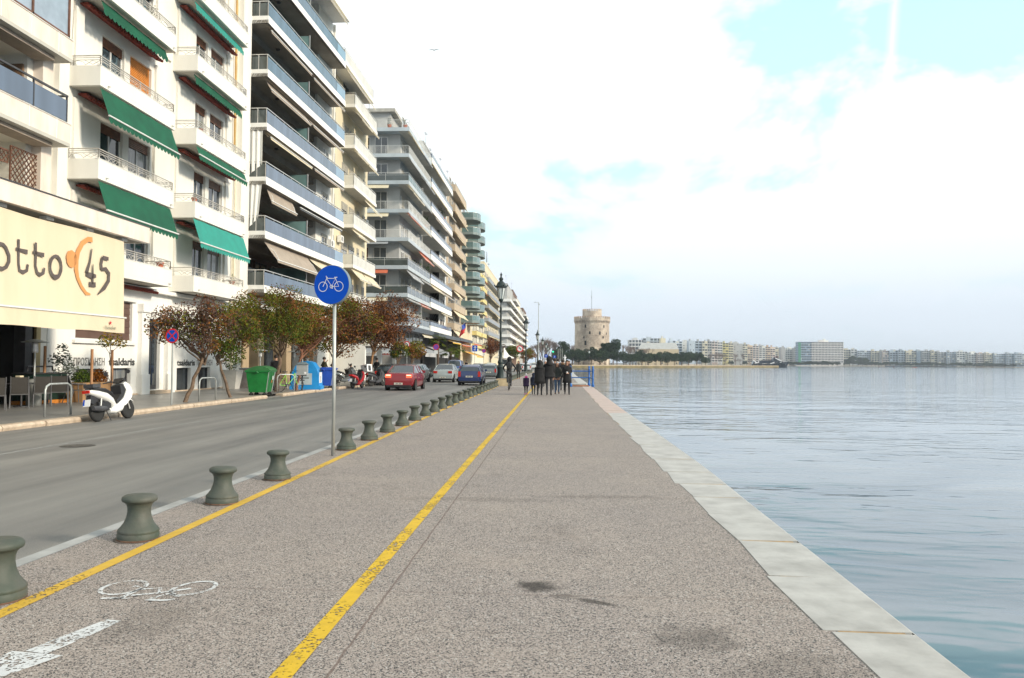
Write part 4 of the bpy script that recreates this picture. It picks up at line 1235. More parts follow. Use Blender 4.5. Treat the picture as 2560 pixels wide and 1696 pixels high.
# ---- B8 teal rounded balconies
lev8 = [9.0, 11.8, 14.6, 17.4, 20.25, 23.05, 25.9, 28.75]
b8 = thing('apartment_building', 'block with rounded teal glass balconies jutting out over the street', 'building', (-18, 149.0, 0))
part(MB().box(-14, 0, 0, 19, -.1, 30.2, M_cream), 'wall', b8)
M_teal = mat('teal_glass_panel', (0.12, 0.20, 0.205), 0.12, .15, .8, spec=.8); M_tealf = mat('teal_grey_fascia', (0.20, 0.25, 0.25), .6, .1, 1)
for k, z in enumerate(lev8):
    for c0 in (3.2, 13.2):
        prof = [(0.02, c0 - 3.0), (2.2, c0 - 3.0), (2.9, c0 - 2.4), (3.25, c0 - 1.2), (3.35, c0), (3.25, c0 + 1.2), (2.9, c0 + 2.4), (2.2, c0 + 3.0), (0.02, c0 + 3.0)]
        m_ = MB().prism(prof, z, z + .45, 'z', M_tealf); o = part(m_, 'balcony', b8)
        r = MB()
        for i in range(len(prof) - 1):
            a, b = prof[i], prof[i + 1]
            r.quad((a[0], a[1], z + .45), (b[0], b[1], z + .45), (b[0], b[1], z + 1.35), (a[0], a[1], z + 1.35), M_teal)
        r.tube([(p[0], p[1], z + 1.38) for p in prof], .03, 4, M_alu)
        for p in prof[1:-1]: r.tube([(p[0], p[1], z + .45), (p[0], p[1], z + 1.38)], .02, 4, M_alu)
        r.build('glass_railing', o)
        window(b8, .004, c0 - 2, c0 - .3, z + .5, z + 2.6, M_alu, M_glass, 2); window(b8, .004, c0 + .3, c0 + 2, z + .5, z + 2.6, M_alu, M_glassc, 2)
awning(b8, 0.3, 1, 18, 5.6, 2.2, .5, M_aorange, .3, scal=False); awning(b8, .2, 3, 18, 3.6, 2.6, .9, mat('yellow_awning_canvas', (0, 0, 0)), .3, scal=False)

# ---- B9, B10
lev9 = [4.6 + 2.75 * i for i in range(8)]
b9 = gen_block('apartment_building', 'cream block with small yellow fronted balconies behind the teal one', 168.4, 196.5, lev9[:-1], 2.75, [(169.5, 181), (183.5, 195)], 0.9, mat('yellow_balcony_front', (0.66, 0.56, 0.24), .7), 'bars', .25, M_iron, None, mat('pale_cream_render', (0.74, 0.70, 0.58), .7), top=24.6,
               win=[(2, 4), (6, 8), (9.5, 11.5), (16, 18), (20, 22), (24, 26)], awm=[M_agreen, M_acream, M_aorange], awp=.5, seed=5, Xb=-17.0)
lev10 = [5.0 + 3.4 * i for i in range(7)]
b10 = gen_block('apartment_building', 'beige and grey block with recessed balconies and an antenna mast on its roof', 197.0, 248.0, lev10[:-1], 3.4, [(197.6, 246.5)], 0.9, mat('grey_blue_front', (0.30, 0.33, 0.37), .6, .1, 1), 'bars', .3, M_iron, None, M_cream, top=26.6,
                win=[(2, 5), (7, 10), (13, 16), (19, 22), (25, 28), (31, 34), (37, 40), (43, 46)], awm=[M_acream], awp=.4, seed=6)
ms = MB().tube([(-2, 30, 26.6), (-2, 30, 33.5)], [.18, .06], 6, M_dkmet).tube([(-2.6, 30, 30), (-1.4, 30, 30)], .05, 4, M_dkmet).box(-2.3, -1.7, 29.7, 30.3, 29, 30.4, M_white2).box(-4, -1, 27, 33, 26.6, 27.9, M_greyw)
part(ms, 'antenna_mast', b10)
# ---- white blocks in the distance
wl = ['white block with stepped balconies and a side face just right of the first lamp post', 'second white balcony block beyond the cross street, right of the lamp lantern', 'third white balcony block beyond the cross street', 'fourth white balcony block beyond the cross street, lower than its neighbour', 'farthest white balcony block, last of the row before the bare trees']
yy = 292.0
for i, (ln, tp) in enumerate(((38, 30.6), (36, 31.8), (34, 31.0), (36, 29.0), (46, 31.5))):
    lv = [4.2 + 3.3 * k for k in range(int((tp - 5) / 3.3))]
    gen_block('apartment_building', wl[i], yy, yy + ln, lv, 3.3, [(yy - (1.3 if i == 0 else -1), yy + ln / 2 - 1.2), (yy + ln / 2 + 1.2, yy + ln - 1)] if i else [(yy - 1.3, yy + ln - 1)], 1.0, M_white2, None, .3, M_iron, None, [M_greyw, M_inner, M_cream][i % 3], top=tp, near=9.0 if i == 0 else None,
              win=[(a, a + 2.4) for a in np.arange(2, ln - 3, 4.2)], awm=[M_acream, M_ataupe], awp=.6, seed=30 + i, Xb=-16.6, deep=18)
    yy += ln + .3

# antennas on the roofs
random.seed(8)
def roof_antenna(x, y, z, h, label, k=0):
    t = thing('roof_antenna', label, 'antenna', (x, y, z), group='aerials on the rooftops')
    m_ = MB().tube([(0, 0, 0), (0, 0, h)], .025, 4, M_dkmet)
    m_.tube([(0, -.8, h * .93), (0, .7, h * .93)], .02, 4, M_dkmet)
    for i in range(5): m_.tube([(-.3, -.6 + i * .28, h * .93), (.3, -.6 + i * .28, h * .93)], .012, 3, M_dkmet)
    m_.build('aerial', t)
for (x, y, z, h) in ((-18.6, 66.0, 25.4, 2.4), (-19.4, 70.0, 25.4, 3.0), (-19, 73, 25.3, 2.0), (-18.5, 110, 31.4, 2.6), (-19, 117, 31.4, 2.2), (-18.5, 124, 31.4, 2.6), (-18.6, 133, 31.8, 2.4), (-19, 141, 31.8, 2.2), (-19, 175, 24.8, 2.2), (-19, 188, 24.8, 3.0), (-19, 205, 26.8, 3.4), (-19, 222, 26.8, 2.6), (-19, 300, 30.8, 4), (-19, 340, 32, 4)):
    roof_antenna(x, y, z, h, 'thin television aerial on a rooftop of the seafront blocks')

# clutter on the balconies
cl_spots = [(-17.2, 32.2, lev2[3] + .74, 'upright plant at the far end of the upper white balcony over the green awning', .2), (-17.05, 36.6, lev2[2] + .75, 'small pot plant near the corner of the third white balcony from below', .16),
    (-17.05, 40.6, lev2[0] + .75, 'round pot plant at the far end of the lowest right white balcony', .17), (-17.5, 97.5, lev5[2] + .3, 'bushy green plant spilling over the white front balcony of the corner block', .55), (-17.4, 106.5, lev6[2] + .5, 'bushy plant at the near corner of a tall block balcony above the cafe band', .6),
    (-17.3, 99.0, lev5[0] + .5, 'terracotta trough plant above the dark cafe band', .45), (-17.4, 103.0, lev5[4] + .4, 'plant high up at the far end of the corner block front', .5), (-17.3, 118, lev6[5] + .6, 'plant high up on the tall block beyond the corner block', .6)]
for i, (x, y, z, lb, s_) in enumerate(cl_spots):
    pot_plant(x, y, z, lb, s_, 'pots on the balconies', rnd=40 + i)
for (bb, x, y, z) in ((b4, .05, 5.2, 7.6), (b4, .05, 11.7, 14.2), (b4, .05, 11.7, 20.9), (b5, .05, 5.3, 11.0), (b5, .05, 10.8, 17.4), (b3, .02, 15.05, 10.3), (b3, .02, 12.75, 16.8), (b1, -1.2, 4, 10.6), (b2, .1, 15.75, 16.2)):
    ac_unit(bb, x, y, z)
rs = random.Random(5)
for z in lev3[:-1]:        # loggia clutter: cupboards and folded chairs against the back wall
    for y in (rs.uniform(1, 5), rs.uniform(6, 11)):
        w = rs.uniform(.5, 1.1); h = rs.uniform(.8, 1.7)
        part(MB().box(-1.5, -1.05, y, y + w, z + .2, z + .2 + h, rs.choice([M_white2, M_brownw, M_greyw, M_ggreen])).box(-1.05, -1.03, y + w * .48, y + w * .52, z + .25, z + .15 + h, M_dkmet), 'cupboard', b3)
# rust streaks and rain stains under the balconies of the white block
# ================================================================ TREES AND STREET FURNITURE
M_bark = mat('bark', (0.16, 0.11, 0.075), 0.9, 0.35, 9, bump=0.6, bscale=25)
M_barkr = mat('reddish_bark', (0.22, 0.10, 0.06), 0.9, 0.3, 9, bump=0.5)
LFM = {}


def leafm(name, col, tr=0.25):
    m = mat(name, col, 0.8, 0.35, 3.0, spec=0.08)
    return m


L_ol = leafm('olive_leaves', (0.115, 0.12, 0.016)); L_gr = leafm('green_leaves', (0.065, 0.10, 0.016)); L_br = leafm('russet_leaves', (0.21, 0.085, 0.025)); L_rd = leafm('red_brown_leaves', (0.14, 0.055, 0.028))
L_pu = leafm('purplish_leaves', (0.10, 0.065, 0.052)); L_ye = leafm('yellow_leaves', (0.30, 0.20, 0.03)); L_pi = leafm('pine_needles', (0.022, 0.045, 0.02)); L_pi2 = leafm('pine_needles_lit', (0.045, 0.075, 0.028))  # brighter copy of the pine needles puts sunlight into their colour


def leaf_cloud(mb, clumps, n, size, mats, wts, rnd, droop=0.0):
    """n leaves over clumps [(c, r)], mats chosen per clump with some mixing"""
    tot = sum(c[1] ** 2 for c in clumps)
    for (c, r) in clumps:
        k = int(n * r * r / tot)
        main = rnd.choices(mats, wts)[0]
        for i in range(k):
            d = Vector((rnd.gauss(0, 1), rnd.gauss(0, 1), rnd.gauss(0, 1))).normalized()
            rr = r * (0.35 + 0.65 * rnd.random() ** 0.45)
            p = Vector(c) + Vector((d.x * rr, d.y * rr, d.z * rr * 0.8))
            a = Vector((rnd.uniform(-1, 1), rnd.uniform(-1, 1), rnd.uniform(-1, .6) - droop)).normalized()
            b = a.cross(Vector((rnd.uniform(-1, 1), rnd.uniform(-1, 1), rnd.uniform(-1, 1)))).normalized()
            s = size * rnd.uniform(.6, 1.3)
            m = main if rnd.random() < .68 else rnd.choices(mats, wts)[0]
            mb.add([p - a * s * .5, p + b * s * .28, p + a * s * .5, p - b * s * .28], [(0, 1, 2, 3)], m)


def limb(mb, p0, p1, r0, r1, rnd, m, wob=.12, n=5):
    P = []
    p0, p1 = Vector(p0), Vector(p1)
    for i in range(n + 1):
        t = i / n
        w = math.sin(PI * t) * wob * (p1 - p0).length
        P.append(p0.lerp(p1, t) + Vector((rnd.uniform(-1, 1), rnd.uniform(-1, 1), rnd.uniform(-.4, .4))) * w * .5)
    P[0] = p0; P[-1] = p1
    mb.tube(P, [r0 + (r1 - r0) * i / n for i in range(n + 1)], 6, m, cap=False)
    return P


def tree(name, label, loc, trunk_top, r, crown_c, crown_r, mats, wts, seed, n=5000, size=.13, nclump=26, group=None, bark=None, z_flat=.75, bare=0):
    rnd = random.Random(seed)
    t = thing(name, label, 'tree', loc, group=group)
    bark = bark or M_bark
    tb = MB()
    tt = Vector(trunk_top)
    P = limb(tb, (0, 0, -.05), tt, r, r * .62, rnd, bark, .07, 6)
    cc = Vector(crown_c); cr = Vector(crown_r)
    cl = []
    for i in range(nclump):
        d = Vector((rnd.gauss(0, 1), rnd.gauss(0, 1), rnd.gauss(0, 1))).normalized() * (rnd.random() ** .4)
        c = cc + Vector((d.x * cr.x, d.y * cr.y, d.z * cr.z)) * .78
        cl.append((c, min(cr) * rnd.uniform(.24, .46)))
    for i in range(min(nclump, 14)):
        c = cl[i][0]
        mid = tt.lerp(c, .5) + Vector((0, 0, .12))
        limb(tb, tt - Vector((0, 0, rnd.uniform(0, .25) * tt.z)), c, r * .38, .012, rnd, bark, .15, 5)
    for i in range(bare):
        d = Vector((rnd.gauss(0, 1), rnd.gauss(0, 1), rnd.uniform(-.1, 1))).normalized()
        c = cc + Vector((d.x * cr.x, d.y * cr.y, d.z * cr.z))
        Q = limb(tb, tt, c, r * .25, .006, rnd, bark, .2, 6)
        for j in range(4):
            e = Q[3 + j % 3] + Vector((rnd.uniform(-1, 1), rnd.uniform(-1, 1), rnd.uniform(-.4, .8))) * .5
            limb(tb, Q[2 + j % 3], e, .012, .004, rnd, bark, .2, 3)
    tb.build('trunk', t, smooth=True)
    cb = MB(); leaf_cloud(cb, cl, n, size, mats, wts, rnd)
    cb.build('crown', t)
    return t


tree('street_tree', 'slender tree with purple brown leaves behind the no stopping sign', (-13.2, 27.5, .03), (.55, .35, 1.75), .085, (.25, .2, 2.8), (1.75, 1.5, 1.25), [L_pu, L_rd, L_br, L_ol], [5, 2, 2, 2], 1, 8600, .09, 50)
tree('street_tree', 'small green leaved tree with crooked leaning trunk left of the green dumpster', (-13.15, 31.4, .03), (-.75, .3, 1.7), .07, (-.2, .5, 2.6), (1.5, 1.5, 1.2), [L_gr, L_ol, L_pu, L_br], [4, 5, 1, 2], 2, 7600, .09, 40)
tree('street_tree', 'wide olive green tree with a pale curved trunk behind the green dumpster', (-13.45, 37.4, .03), (.15, .2, 2.1), .11, (-.1, -.2, 3.55), (2.9, 2.9, 1.65), [L_ol, L_gr, L_br, L_rd], [6, 4, 2, 1], 3, 24000, .095, 70)
tree('street_tree', 'half bare reddish tree with a straight brown trunk beside the light blue recycling bin', (-13.2, 39.7, .03), (.2, .1, 2.1), .085, (.75, .5, 3.1), (2.1, 2.1, 1.5), [L_rd, L_br, L_ol], [3, 5, 4], 4, 6000, .11, 36, bark=M_barkr, bare=16)
tree('street_tree', 'dense brown leaved tree behind the round blue bicycle sign', (-13.35, 46.5, .03), (.1, .1, 2.0), .11, (.6, 0, 3.75), (3.0, 3.0, 1.95), [L_rd, L_br, L_ol, L_pu], [3, 4, 5, 2], 5, 16000, .13, 60)
tree('street_tree', 'russet tree with a leaning tan trunk above the delivery scooter', (-13.2, 54.8, .03), (.45, .1, 2.6), .11, (.7, 0, 4.3), (3.1, 3.2, 2.25), [L_rd, L_br, L_pu], [4, 5, 2], 6, 15000, .14, 60, bark=mat('tan_bark', (0.36, 0.20, 0.10), .8, .3, 8))
tree('street_tree', 'small yellow green tree left of the no left turn sign', (-13.4, 66.5, .03), (0, 0, 1.6), .08, (.1, 0, 2.6), (1.4, 1.3, .95), [L_ol, L_ye, L_gr], [4, 2, 3], 7, 2600, .15, 20)
tree('street_tree', 'small orange green tree directly behind the no left turn sign', (-13.2, 72.0, .03), (0, 0, 1.6), .08, (.2, 0, 2.7), (1.3, 1.3, 1.1), [L_ol, L_ye, L_br], [4, 2, 4], 8, 2600, .15, 20)
tree('street_tree', 'large brown leaved tree far along the kerb in front of the yellow fronted block', (-13.6, 165, .03), (0, 0, 2.3), .16, (.4, 0, 4.3), (3.0, 4, 2.3), [L_rd, L_pu, L_br], [5, 4, 2], 9, 4500, .26, 30)
tree('street_tree', 'round green tree beyond the white kiosk', (-11.8, 215, .03), (0, 0, 2.3), .16, (0.4, 0, 4.3), (3.0, 6, 2.1), [L_gr, L_ol], [4, 4], 10, 4500, .3, 30)
tree('street_tree', 'green brown tree beyond the kiosk, right of the round green one', (-9.5, 268, .03), (0, 0, 2.3), .16, (0.4, 0, 4.3), (3.6, 8, 2.6), [L_ol, L_br], [4, 4], 11, 4500, .32, 30)


def palm(label, loc, h, r, seed):
    rnd = random.Random(seed)
    t = thing('palm_tree', label, 'palm tree', loc, group='palms along the far pavement')
    MB().tube([(0, 0, -.05), (.03, 0, h * .4), (0, .03, h * .8), (0, 0, h)], [.17, .15, .17, .2], 9, mat('palm_trunk', (0.10, 0.065, 0.045), .9, .4, 20)).build('trunk', t)
    for k in range(30):
        a = 2 * PI * k / 30 * 3.7 + rnd.uniform(-.2, .2); el = rnd.uniform(-.7, 1.25)
        f = MB(); d = Vector((math.cos(a), math.sin(a), 0)); s = d.cross(Vector((0, 0, 1)))
        tip0 = Vector((0, 0, h)) + d * r * .55 * math.cos(el) + Vector((0, 0, r * .55 * math.sin(el)))
        f.tube([(0, 0, h), tip0], .012, 3, L_ol, cap=False)
        for j in range(13):       # fan of blades
            b = (j / 12 - .5) * 2.4
            e = tip0 + (d * math.cos(b) + s * math.sin(b)) * r * .6 * rnd.uniform(.8, 1.05) + Vector((0, 0, r * .25 * math.sin(el) - .22 * r))
            m = tip0.lerp(e, .5) + Vector((0, 0, .05)); w = (e - tip0).cross(Vector((0, 0, 1))).normalized() * .035
            f.add([tip0, m + w, e, m - w], [(0, 1, 2, 3)], L_gr if rnd.random() < .7 else L_ol)
        f.build('frond', t)
    return t


palm('tall dark fan palm behind the blue van', (-13.5, 90, .03), 4.0, 1.15, 1)
palm('lower fan palm with a wide head right of the tall one', (-13.2, 99, .03), 2.9, 1.5, 2)
palm('thin fan palm beyond the wide headed one', (-13.3, 108, .03), 3.2, 1.1, 3)

# young tree with stakes
rnd = random.Random(21)
t = thing('young_tree', 'thin young tree with a few yellowing leaves behind the white scooter', 'young tree', (-15.85, 27.38, .03))
tb = MB(); tb.tube([(0, 0, 0), (.03, 0, .9), (-.1, .05, 1.7), (-.02, 0, 2.2)], [.03, .025, .018, .008], 6, M_bark)
tb.tube([(-.1, .05, 1.7), (.3, .2, 2.15)], [.012, .005], 4, M_bark).tube([(-.1, .05, 1.7), (-.35, -.1, 2.2)], [.012, .005], 4, M_bark)
tb.build('trunk', t)
cb = MB(); leaf_cloud(cb, [((0, 0, 2.25), .35), ((.25, .1, 2.1), .25), ((-.3, 0, 2.15), .28), ((0, 0, 2.6), .22)], 330, .1, [L_ye, L_ol], [3, 4], rnd); cb.build('crown', t)
M_stake = mat('wooden_stake', (0.42, 0.22, 0.11), .8, .2, 5, stretch=(1, 1, .2))
for (x, y, h, lb) in ((-15.6, 25.77, 1.85, 'round wooden stake standing left of the white scooter, nearest the cafe chairs'), (-15.9, 27.5, 1.85, 'wooden stake tied to the thin young tree'), (-17.4, 26.0, 1.95, 'wooden stake by the ochre jamb at the cafe wall')):
    s = MB().tube([(0, 0, -.05), (0, 0, h)], .045, 8, M_stake).build('wooden_stake', loc=(x, y, .03)); tag(s, lb, 'stake')

# ---- bollards
M_bol = mat('verdigris_iron', (0.095, 0.095, 0.08), 0.6, .2, 3, col2=(0.042, 0.062, 0.048), bump=.25, bscale=18, spec=.4, detail=6)
prof = [(0.001, 0), (.172, 0), (.175, .008), (.175, .055), (.17, .062), (.17, .07), (.175, .078), (.168, .095), (.15, .115), (.125, .15), (.105, .2), (.096, .25), (.098, .29), (.108, .32), (.125, .338), (.14, .345), (.147, .355), (.148, .37), (.143, .385), (.125, .398), (.06, .405), (0.001, .406)]
bol_me = MB().lathe(prof, (0, 0, 0), 28, M_bol, cap=False).lathe([(.1, .0), (.1765, .0), (.1765, .016), (.17, .018)], (0, 0, 0), 28, mat('rusty_base', (0.13, 0.07, 0.045), .9, .5, 14), cap=False).lathe([(.1, -.004), (.205, .0025), (.2, .004), (.1, .004)], (0, 0, 0), 20, mat('mortar_dirt', (0.11, 0.09, 0.075), .95, .5, 20), cap=False).mesh('bollard', True)  # the outermost ring is a dark band round each foot
ordn = ['nearest', 'second', 'third', 'fourth', None, 'fifth', 'sixth', 'seventh', 'eighth', 'ninth', 'tenth', 'eleventh', 'twelfth', 'thirteenth', 'fourteenth', 'fifteenth', 'sixteenth']
for k in range(66):
    if k == 4: continue
    Y = 4.93 + 1.74 * k
    o = bpy.data.objects.new('bollard', bol_me); COL.objects.link(o)
    o.location = (-3.55 - (0.006 * min(Y, 30)) + sh(Y), Y, -.002); o.rotation_euler = (R(math.sin(k * 7.1) * 1.2), R(math.cos(k * 5.3) * 1.2), k * 1.3); o.scale = (.97, .97, .96 + .02 * math.sin(k * 3.7))
    tx = {0: 'green iron bollard cut off by the left edge of the photo, nearest of the row', 3: 'fourth green iron bollard, last before the bicycle sign pole', 5: 'green iron bollard just beyond the pole of the bicycle sign'}
    if k in tx: lb = tx[k]
    elif k < 17: lb = 'green iron capstan shaped bollard, %s of the row from the near end' % ordn[k]
    else: lb = 'small distant bollard in the far merging part of the row'
    tag(o, lb, 'bollard', 'bollards along the promenade kerb')

# ---- bicycle sign
M_galv = mat('galvanised_steel', (0.42, 0.44, 0.43), .45, .2, 6, metal=.45, stretch=(1, 1, .3), detail=6)
M_sblue = mat('sign_blue', (0.0, 0.075, 0.52), .55, .06, 2, spec=.15); M_swh = mat('sign_white', (0.78, 0.78, 0.80), .4, .03); M_sred = mat('sign_red', (0.62, 0.02, 0.02), .4, .05)
M_sgrey = mat('sign_back_grey', (0.17, 0.22, 0.25), .5)


def disc(mb, r, y, m, n=36, c=(0, 0)):
    mb.add([(c[0] + r * math.cos(2 * PI * i / n), y, c[1] + r * math.sin(2 * PI * i / n)) for i in range(n)], [tuple(range(n))], m)


t = thing('bicycle_sign', 'round blue sign with a white bicycle on a grey steel pole', 'road sign', (-3.62, 12.75, 0))
MB().tube([(0, 0, 0), (0.005, 0, 1.2), (-.01, 0, 2.95)], .028, 12, M_galv).build('pole', t, smooth=True)
s = thing('sign_disc', None, None); s.parent = t; s.location = (.01, -.06, 2.62); s.rotation_euler = (R(-1), 0, R(-13))
del_ = MB().lathe([(.001, 0), (.315, 0), (.322, .006), (.322, .075), (.001, .075)], (0, 0, 0), 48, M_sgrey, 'y', cap=False)
disc(del_, .315, -.003, M_sblue, 48)
bpy.data.objects.remove(s)
sg = del_.build('sign_disc', t, loc=(-.03, -.11, 2.79), rz=R(-13))
bi = MB(); f_ = lambda a, b: (a, -.007, b + .01)
def circ(cx, cz, r, n=26): return [(cx + r * math.cos(2 * PI * i / n), cz + r * math.sin(2 * PI * i / n)) for i in range(n)]
k_ = .315 / 190.0      # drawn on a 190 unit radius
pt = lambda x, y: ((x - 1058) * k_, (1222 - y) * k_)
w_ = 5.5 * k_ * 1.15
bi.ribbon(circ(*pt(966, 1247), 47 * k_), w_, f_, M_swh, closed=True); bi.ribbon(circ(*pt(1140, 1247), 47 * k_), w_, f_, M_swh, closed=True)
for L_ in ([(966, 1247), (1006, 1168), (1000, 1140)], [(1004, 1165), (1102, 1168), (1062, 1245), (1006, 1168)], [(1102, 1168), (1140, 1247), (1062, 1247)], [(1102, 1168), (1108, 1158)], [(1088, 1157), (1122, 1157)], [(1062, 1247), (1072, 1268)], [(998, 1145), (1016, 1160)]):
    bi.ribbon([pt(*p) for p in L_], w_ if len(L_) > 2 else w_ * 1.2, f_, M_swh)
bi.ribbon(circ(*pt(1060, 1247), 15 * k_, 14), w_, f_, M_swh, closed=True)
bi.build('bicycle_symbol', sg)


# ---- other signs
def round_sign(label, loc, hz, r, kind, rz=0, ph=None, panel=False, pole_r=.03):
    t = thing('road_sign', label, 'road sign', loc, rz)
    MB().tube([(0, .03, 0), (0, .03, hz + r * .9)], pole_r, 10, M_galv).build('pole', t)
    d = MB().lathe([(.001, 0), (r, 0), (r, .02), (.001, .02)], (0, -.01, hz), 32, M_sgrey, 'y', cap=False)
    y = -.013
    if kind == 'nostop':
        disc(d, r, y, M_sred, 32, (0, hz)); disc(d, r * .8, y - .003, M_sblue, 32, (0, hz))
        for a in (PI / 4, -PI / 4):
            d.ribbon([(-r * .8 * math.cos(a), -r * .8 * math.sin(a)), (r * .8 * math.cos(a), r * .8 * math.sin(a))], r * .17, lambda p, q: (p, y - .006, q + hz), M_sred)
    elif kind == 'noleft':
        disc(d, r, y, M_sred, 32, (0, hz)); disc(d, r * .72, y - .003, M_swh, 32, (0, hz))
        g_ = lambda p, q: (p * r, y - .006, q * r + hz)
        d.ribbon([(.28, -.45), (.25, .0), (-.15, .22)], [.26, .22, .2], g_, M_let)
        d.add([g_(-.5, .28), g_(-.1, .5), g_(-.14, -.05)], [(0, 1, 2)], M_let)
    elif kind == 'nopark':
        disc(d, r, y, M_sred, 32, (0, hz)); disc(d, r * .78, y - .003, mat('sign_violet_blue', (0.16, 0.08, 0.5), .4), 32, (0, hz))
        d.ribbon([(-r * .6, r * .6), (r * .6, -r * .6)], r * .15, lambda p, q: (p, y - .006, q + hz), M_sred)
    elif kind == 'blue':
        disc(d, r, y, M_sblue, 32, (0, hz))
        g_ = lambda p, q: (p * r, y - .004, q * r + hz)
        d.ribbon([(0, -.6), (0, .3)], .2, g_, M_swh); d.add([g_(-.35, .2), g_(0, .65), g_(.35, .2)], [(0, 1, 2)], M_swh)
    d.build('sign_disc', t)
    if panel: MB().box(-r * .62, r * .62, -.02, 0, hz - r * 2.2, hz - r * 1.05, M_swh).build('lower_panel', t)
    return t


round_sign('red and blue no stopping sign on a thin pole before the purple brown tree', (-12.95, 26.0, .03), 2.32, .25, 'nostop', R(-8))
round_sign('red ringed no left turn sign beyond the red car', (-13.0, 68.5, .03), 3.0, .29, 'noleft', R(-5))
round_sign('violet and red no parking sign with a white panel beyond the silver car', (-13.0, 85.5, .03), 3.1, .34, 'nopark', R(-5), panel=True)
round_sign('small no parking sign with a white panel in front of the far brown tree', (-12.9, 142, .03), 3.5, .36, 'nopark', panel=True)
round_sign('bright red ringed no left turn sign right of the first lamp post', (-4.35, 97, 0), 3.2, .42, 'noleft')
round_sign('bright blue round sign above the walkers heads', (-1.3, 112, 0), 2.45, .25, 'blue')
round_sign('second, paler blue round sign right of the brighter one', (-.1, 135, 0), 2.5, .27, 'blue')
t = thing('direction_sign', 'square blue arrow sign under the yellow awnings', 'road sign', (-13.1, 128, .03))
MB().tube([(0, 0, 0), (0, 0, 4.2)], .04, 8, M_galv).build('pole', t)
d = MB().box(-.42, .42, -.08, -.04, 3.2, 4.2, M_sblue); g_ = lambda p, q: (p, -.083, q + 3.7)
d.ribbon([(.05, -.35), (.05, .2)], .12, g_, M_swh); d.add([g_(-.2, .1), g_(.05, .4), g_(.3, .1)], [(0, 1, 2)], M_swh); d.ribbon([(-.2, -.25), (.05, -.1)], .08, g_, M_swh); d.build('sign_panel', t)

# ---- bicycle racks
def rack(label, x, y0, y1, h=.85, xe=None):
    xe = x if xe is None else xe
    t = MB()
    a, b = Vector((x, y0, 0)), Vector((xe, y1, 0)); d = (b - a)
    P = [a, a + Vector((0, 0, h - .16)), a + d * .04 + Vector((0, 0, h - .06)), a + d * .16 + Vector((0, 0, h)), a + d * .84 + Vector((0, 0, h)), a + d * .96 + Vector((0, 0, h - .06)), b + Vector((0, 0, h - .16)), b]
    t.tube(P, .027, 10, M_galv)
    o = t.build('bicycle_rack', loc=(0, 0, .03), smooth=True)
    return tag(o, label, 'bicycle rack', 'steel hoop bicycle racks on the pavement')


rack('steel hoop bicycle rack left of the white scooter in front of the cafe', -13.25, 19.85, 20.95)
rack('steel hoop bicycle rack between the two small trees before the green dumpster', -12.95, 28.1, 29.5)
rack('steel hoop bicycle rack with the green bicycle standing against it', -13.1, 36.6, 37.1, .85, -12.45)

# ---- street lamps
M_lamp = mat('dark_green_iron', (0.018, 0.032, 0.032), .45, .2, 6); M_lglass = mat('frosted_lamp_glass', (0.55, 0.60, 0.60), .25, .1, 3)
t = thing('street_lamp', 'ornate dark green lamp post, tallest and nearest, standing at the kerb by the cyclist', 'street lamp', (-3.82, 55, 0), group='ornate lamp posts along the promenade')
lp = MB().lathe([(.001, 0), (.34, 0), (.34, .12), (.27, .2), (.24, .3), (.22, .36), (.225, 1.1), (.25, 1.18), (.25, 1.24), (.18, 1.3), (.15, 1.4), (.2, 1.5), (.2, 1.56), (.12, 1.7), (.10, 2.1), (.125, 2.16), (.125, 2.22), (.085, 2.35), (.07, 3.6), (.095, 3.64), (.07, 3.7), (.06, 5.2), (.085, 5.25), (.085, 5.32), (.05, 5.45), (.05, 5.7), (.1, 5.76), (.16, 5.86), (.17, 5.92)], (0, 0, 0), 16, M_lamp, cap=False)
lp.build('post', t, smooth=True)
ln = MB()
for i in range(6):
    a0, a1 = 2 * PI * i / 6, 2 * PI * (i + 1) / 6
    q = [(.15 * math.cos(a0), .15 * math.sin(a0), 5.95), (.15 * math.cos(a1), .15 * math.sin(a1), 5.95), (.29 * math.cos(a1), .29 * math.sin(a1), 6.75), (.29 * math.cos(a0), .29 * math.sin(a0), 6.75)]
    ln.add(q, [(0, 1, 2, 3)], M_lglass)
ln.build('lantern_glass', t)
lf = MB()
for i in range(6):
    a0 = 2 * PI * i / 6
    lf.tube([(.155 * math.cos(a0), .155 * math.sin(a0), 5.93), (.30 * math.cos(a0), .30 * math.sin(a0), 6.76)], .02, 4, M_lamp)
lf.lathe([(.17, 5.92), (.17, 5.97)], (0, 0, 0), 12, M_lamp)
lf.lathe([(.31, 6.74), (.42, 6.78), (.43, 6.86), (.33, 6.93), (.30, 7.0), (.26, 7.1), (.14, 7.2), (.11, 7.26), (.15, 7.33), (.15, 7.42), (.07, 7.48), (.05, 7.6), (.09, 7.66), (.04, 7.76), (.001, 7.86)], (0, 0, 0), 18, M_lamp, cap=False)
for i in range(6):
    a0 = 2 * PI * i / 6
    lf.tube([(.36 * math.cos(a0), .36 * math.sin(a0), 6.82), (.46 * math.cos(a0), .46 * math.sin(a0), 6.9), (.47 * math.cos(a0), .47 * math.sin(a0), 7.0)], [.05, .045, .01], 5, M_lamp)
lf.build('lantern_cap', t)
lamp0 = t
lx_ = {1: (-3.95, 106, 'second ornate lamp post, with its lantern against the sky beside the far white blocks'), 2: (-3.45, 152, 'third ornate lamp post, right in front of the tall thin mast'), 3: (-3.12, 195, 'fourth ornate lamp post, against the bare trees'), 4: (-2.78, 239, 'fifth ornate lamp post, right of the fourth one'), 5: (-2.6, 282, 'sixth ornate lamp post, small among the distant trees'), 6: (-2.45, 325, 'seventh and farthest ornate lamp post of the kerb row')}
for k, (x, y, lb) in lx_.items():
    placed(copy_tree(lamp0), (x, y, 0), 0, lb)
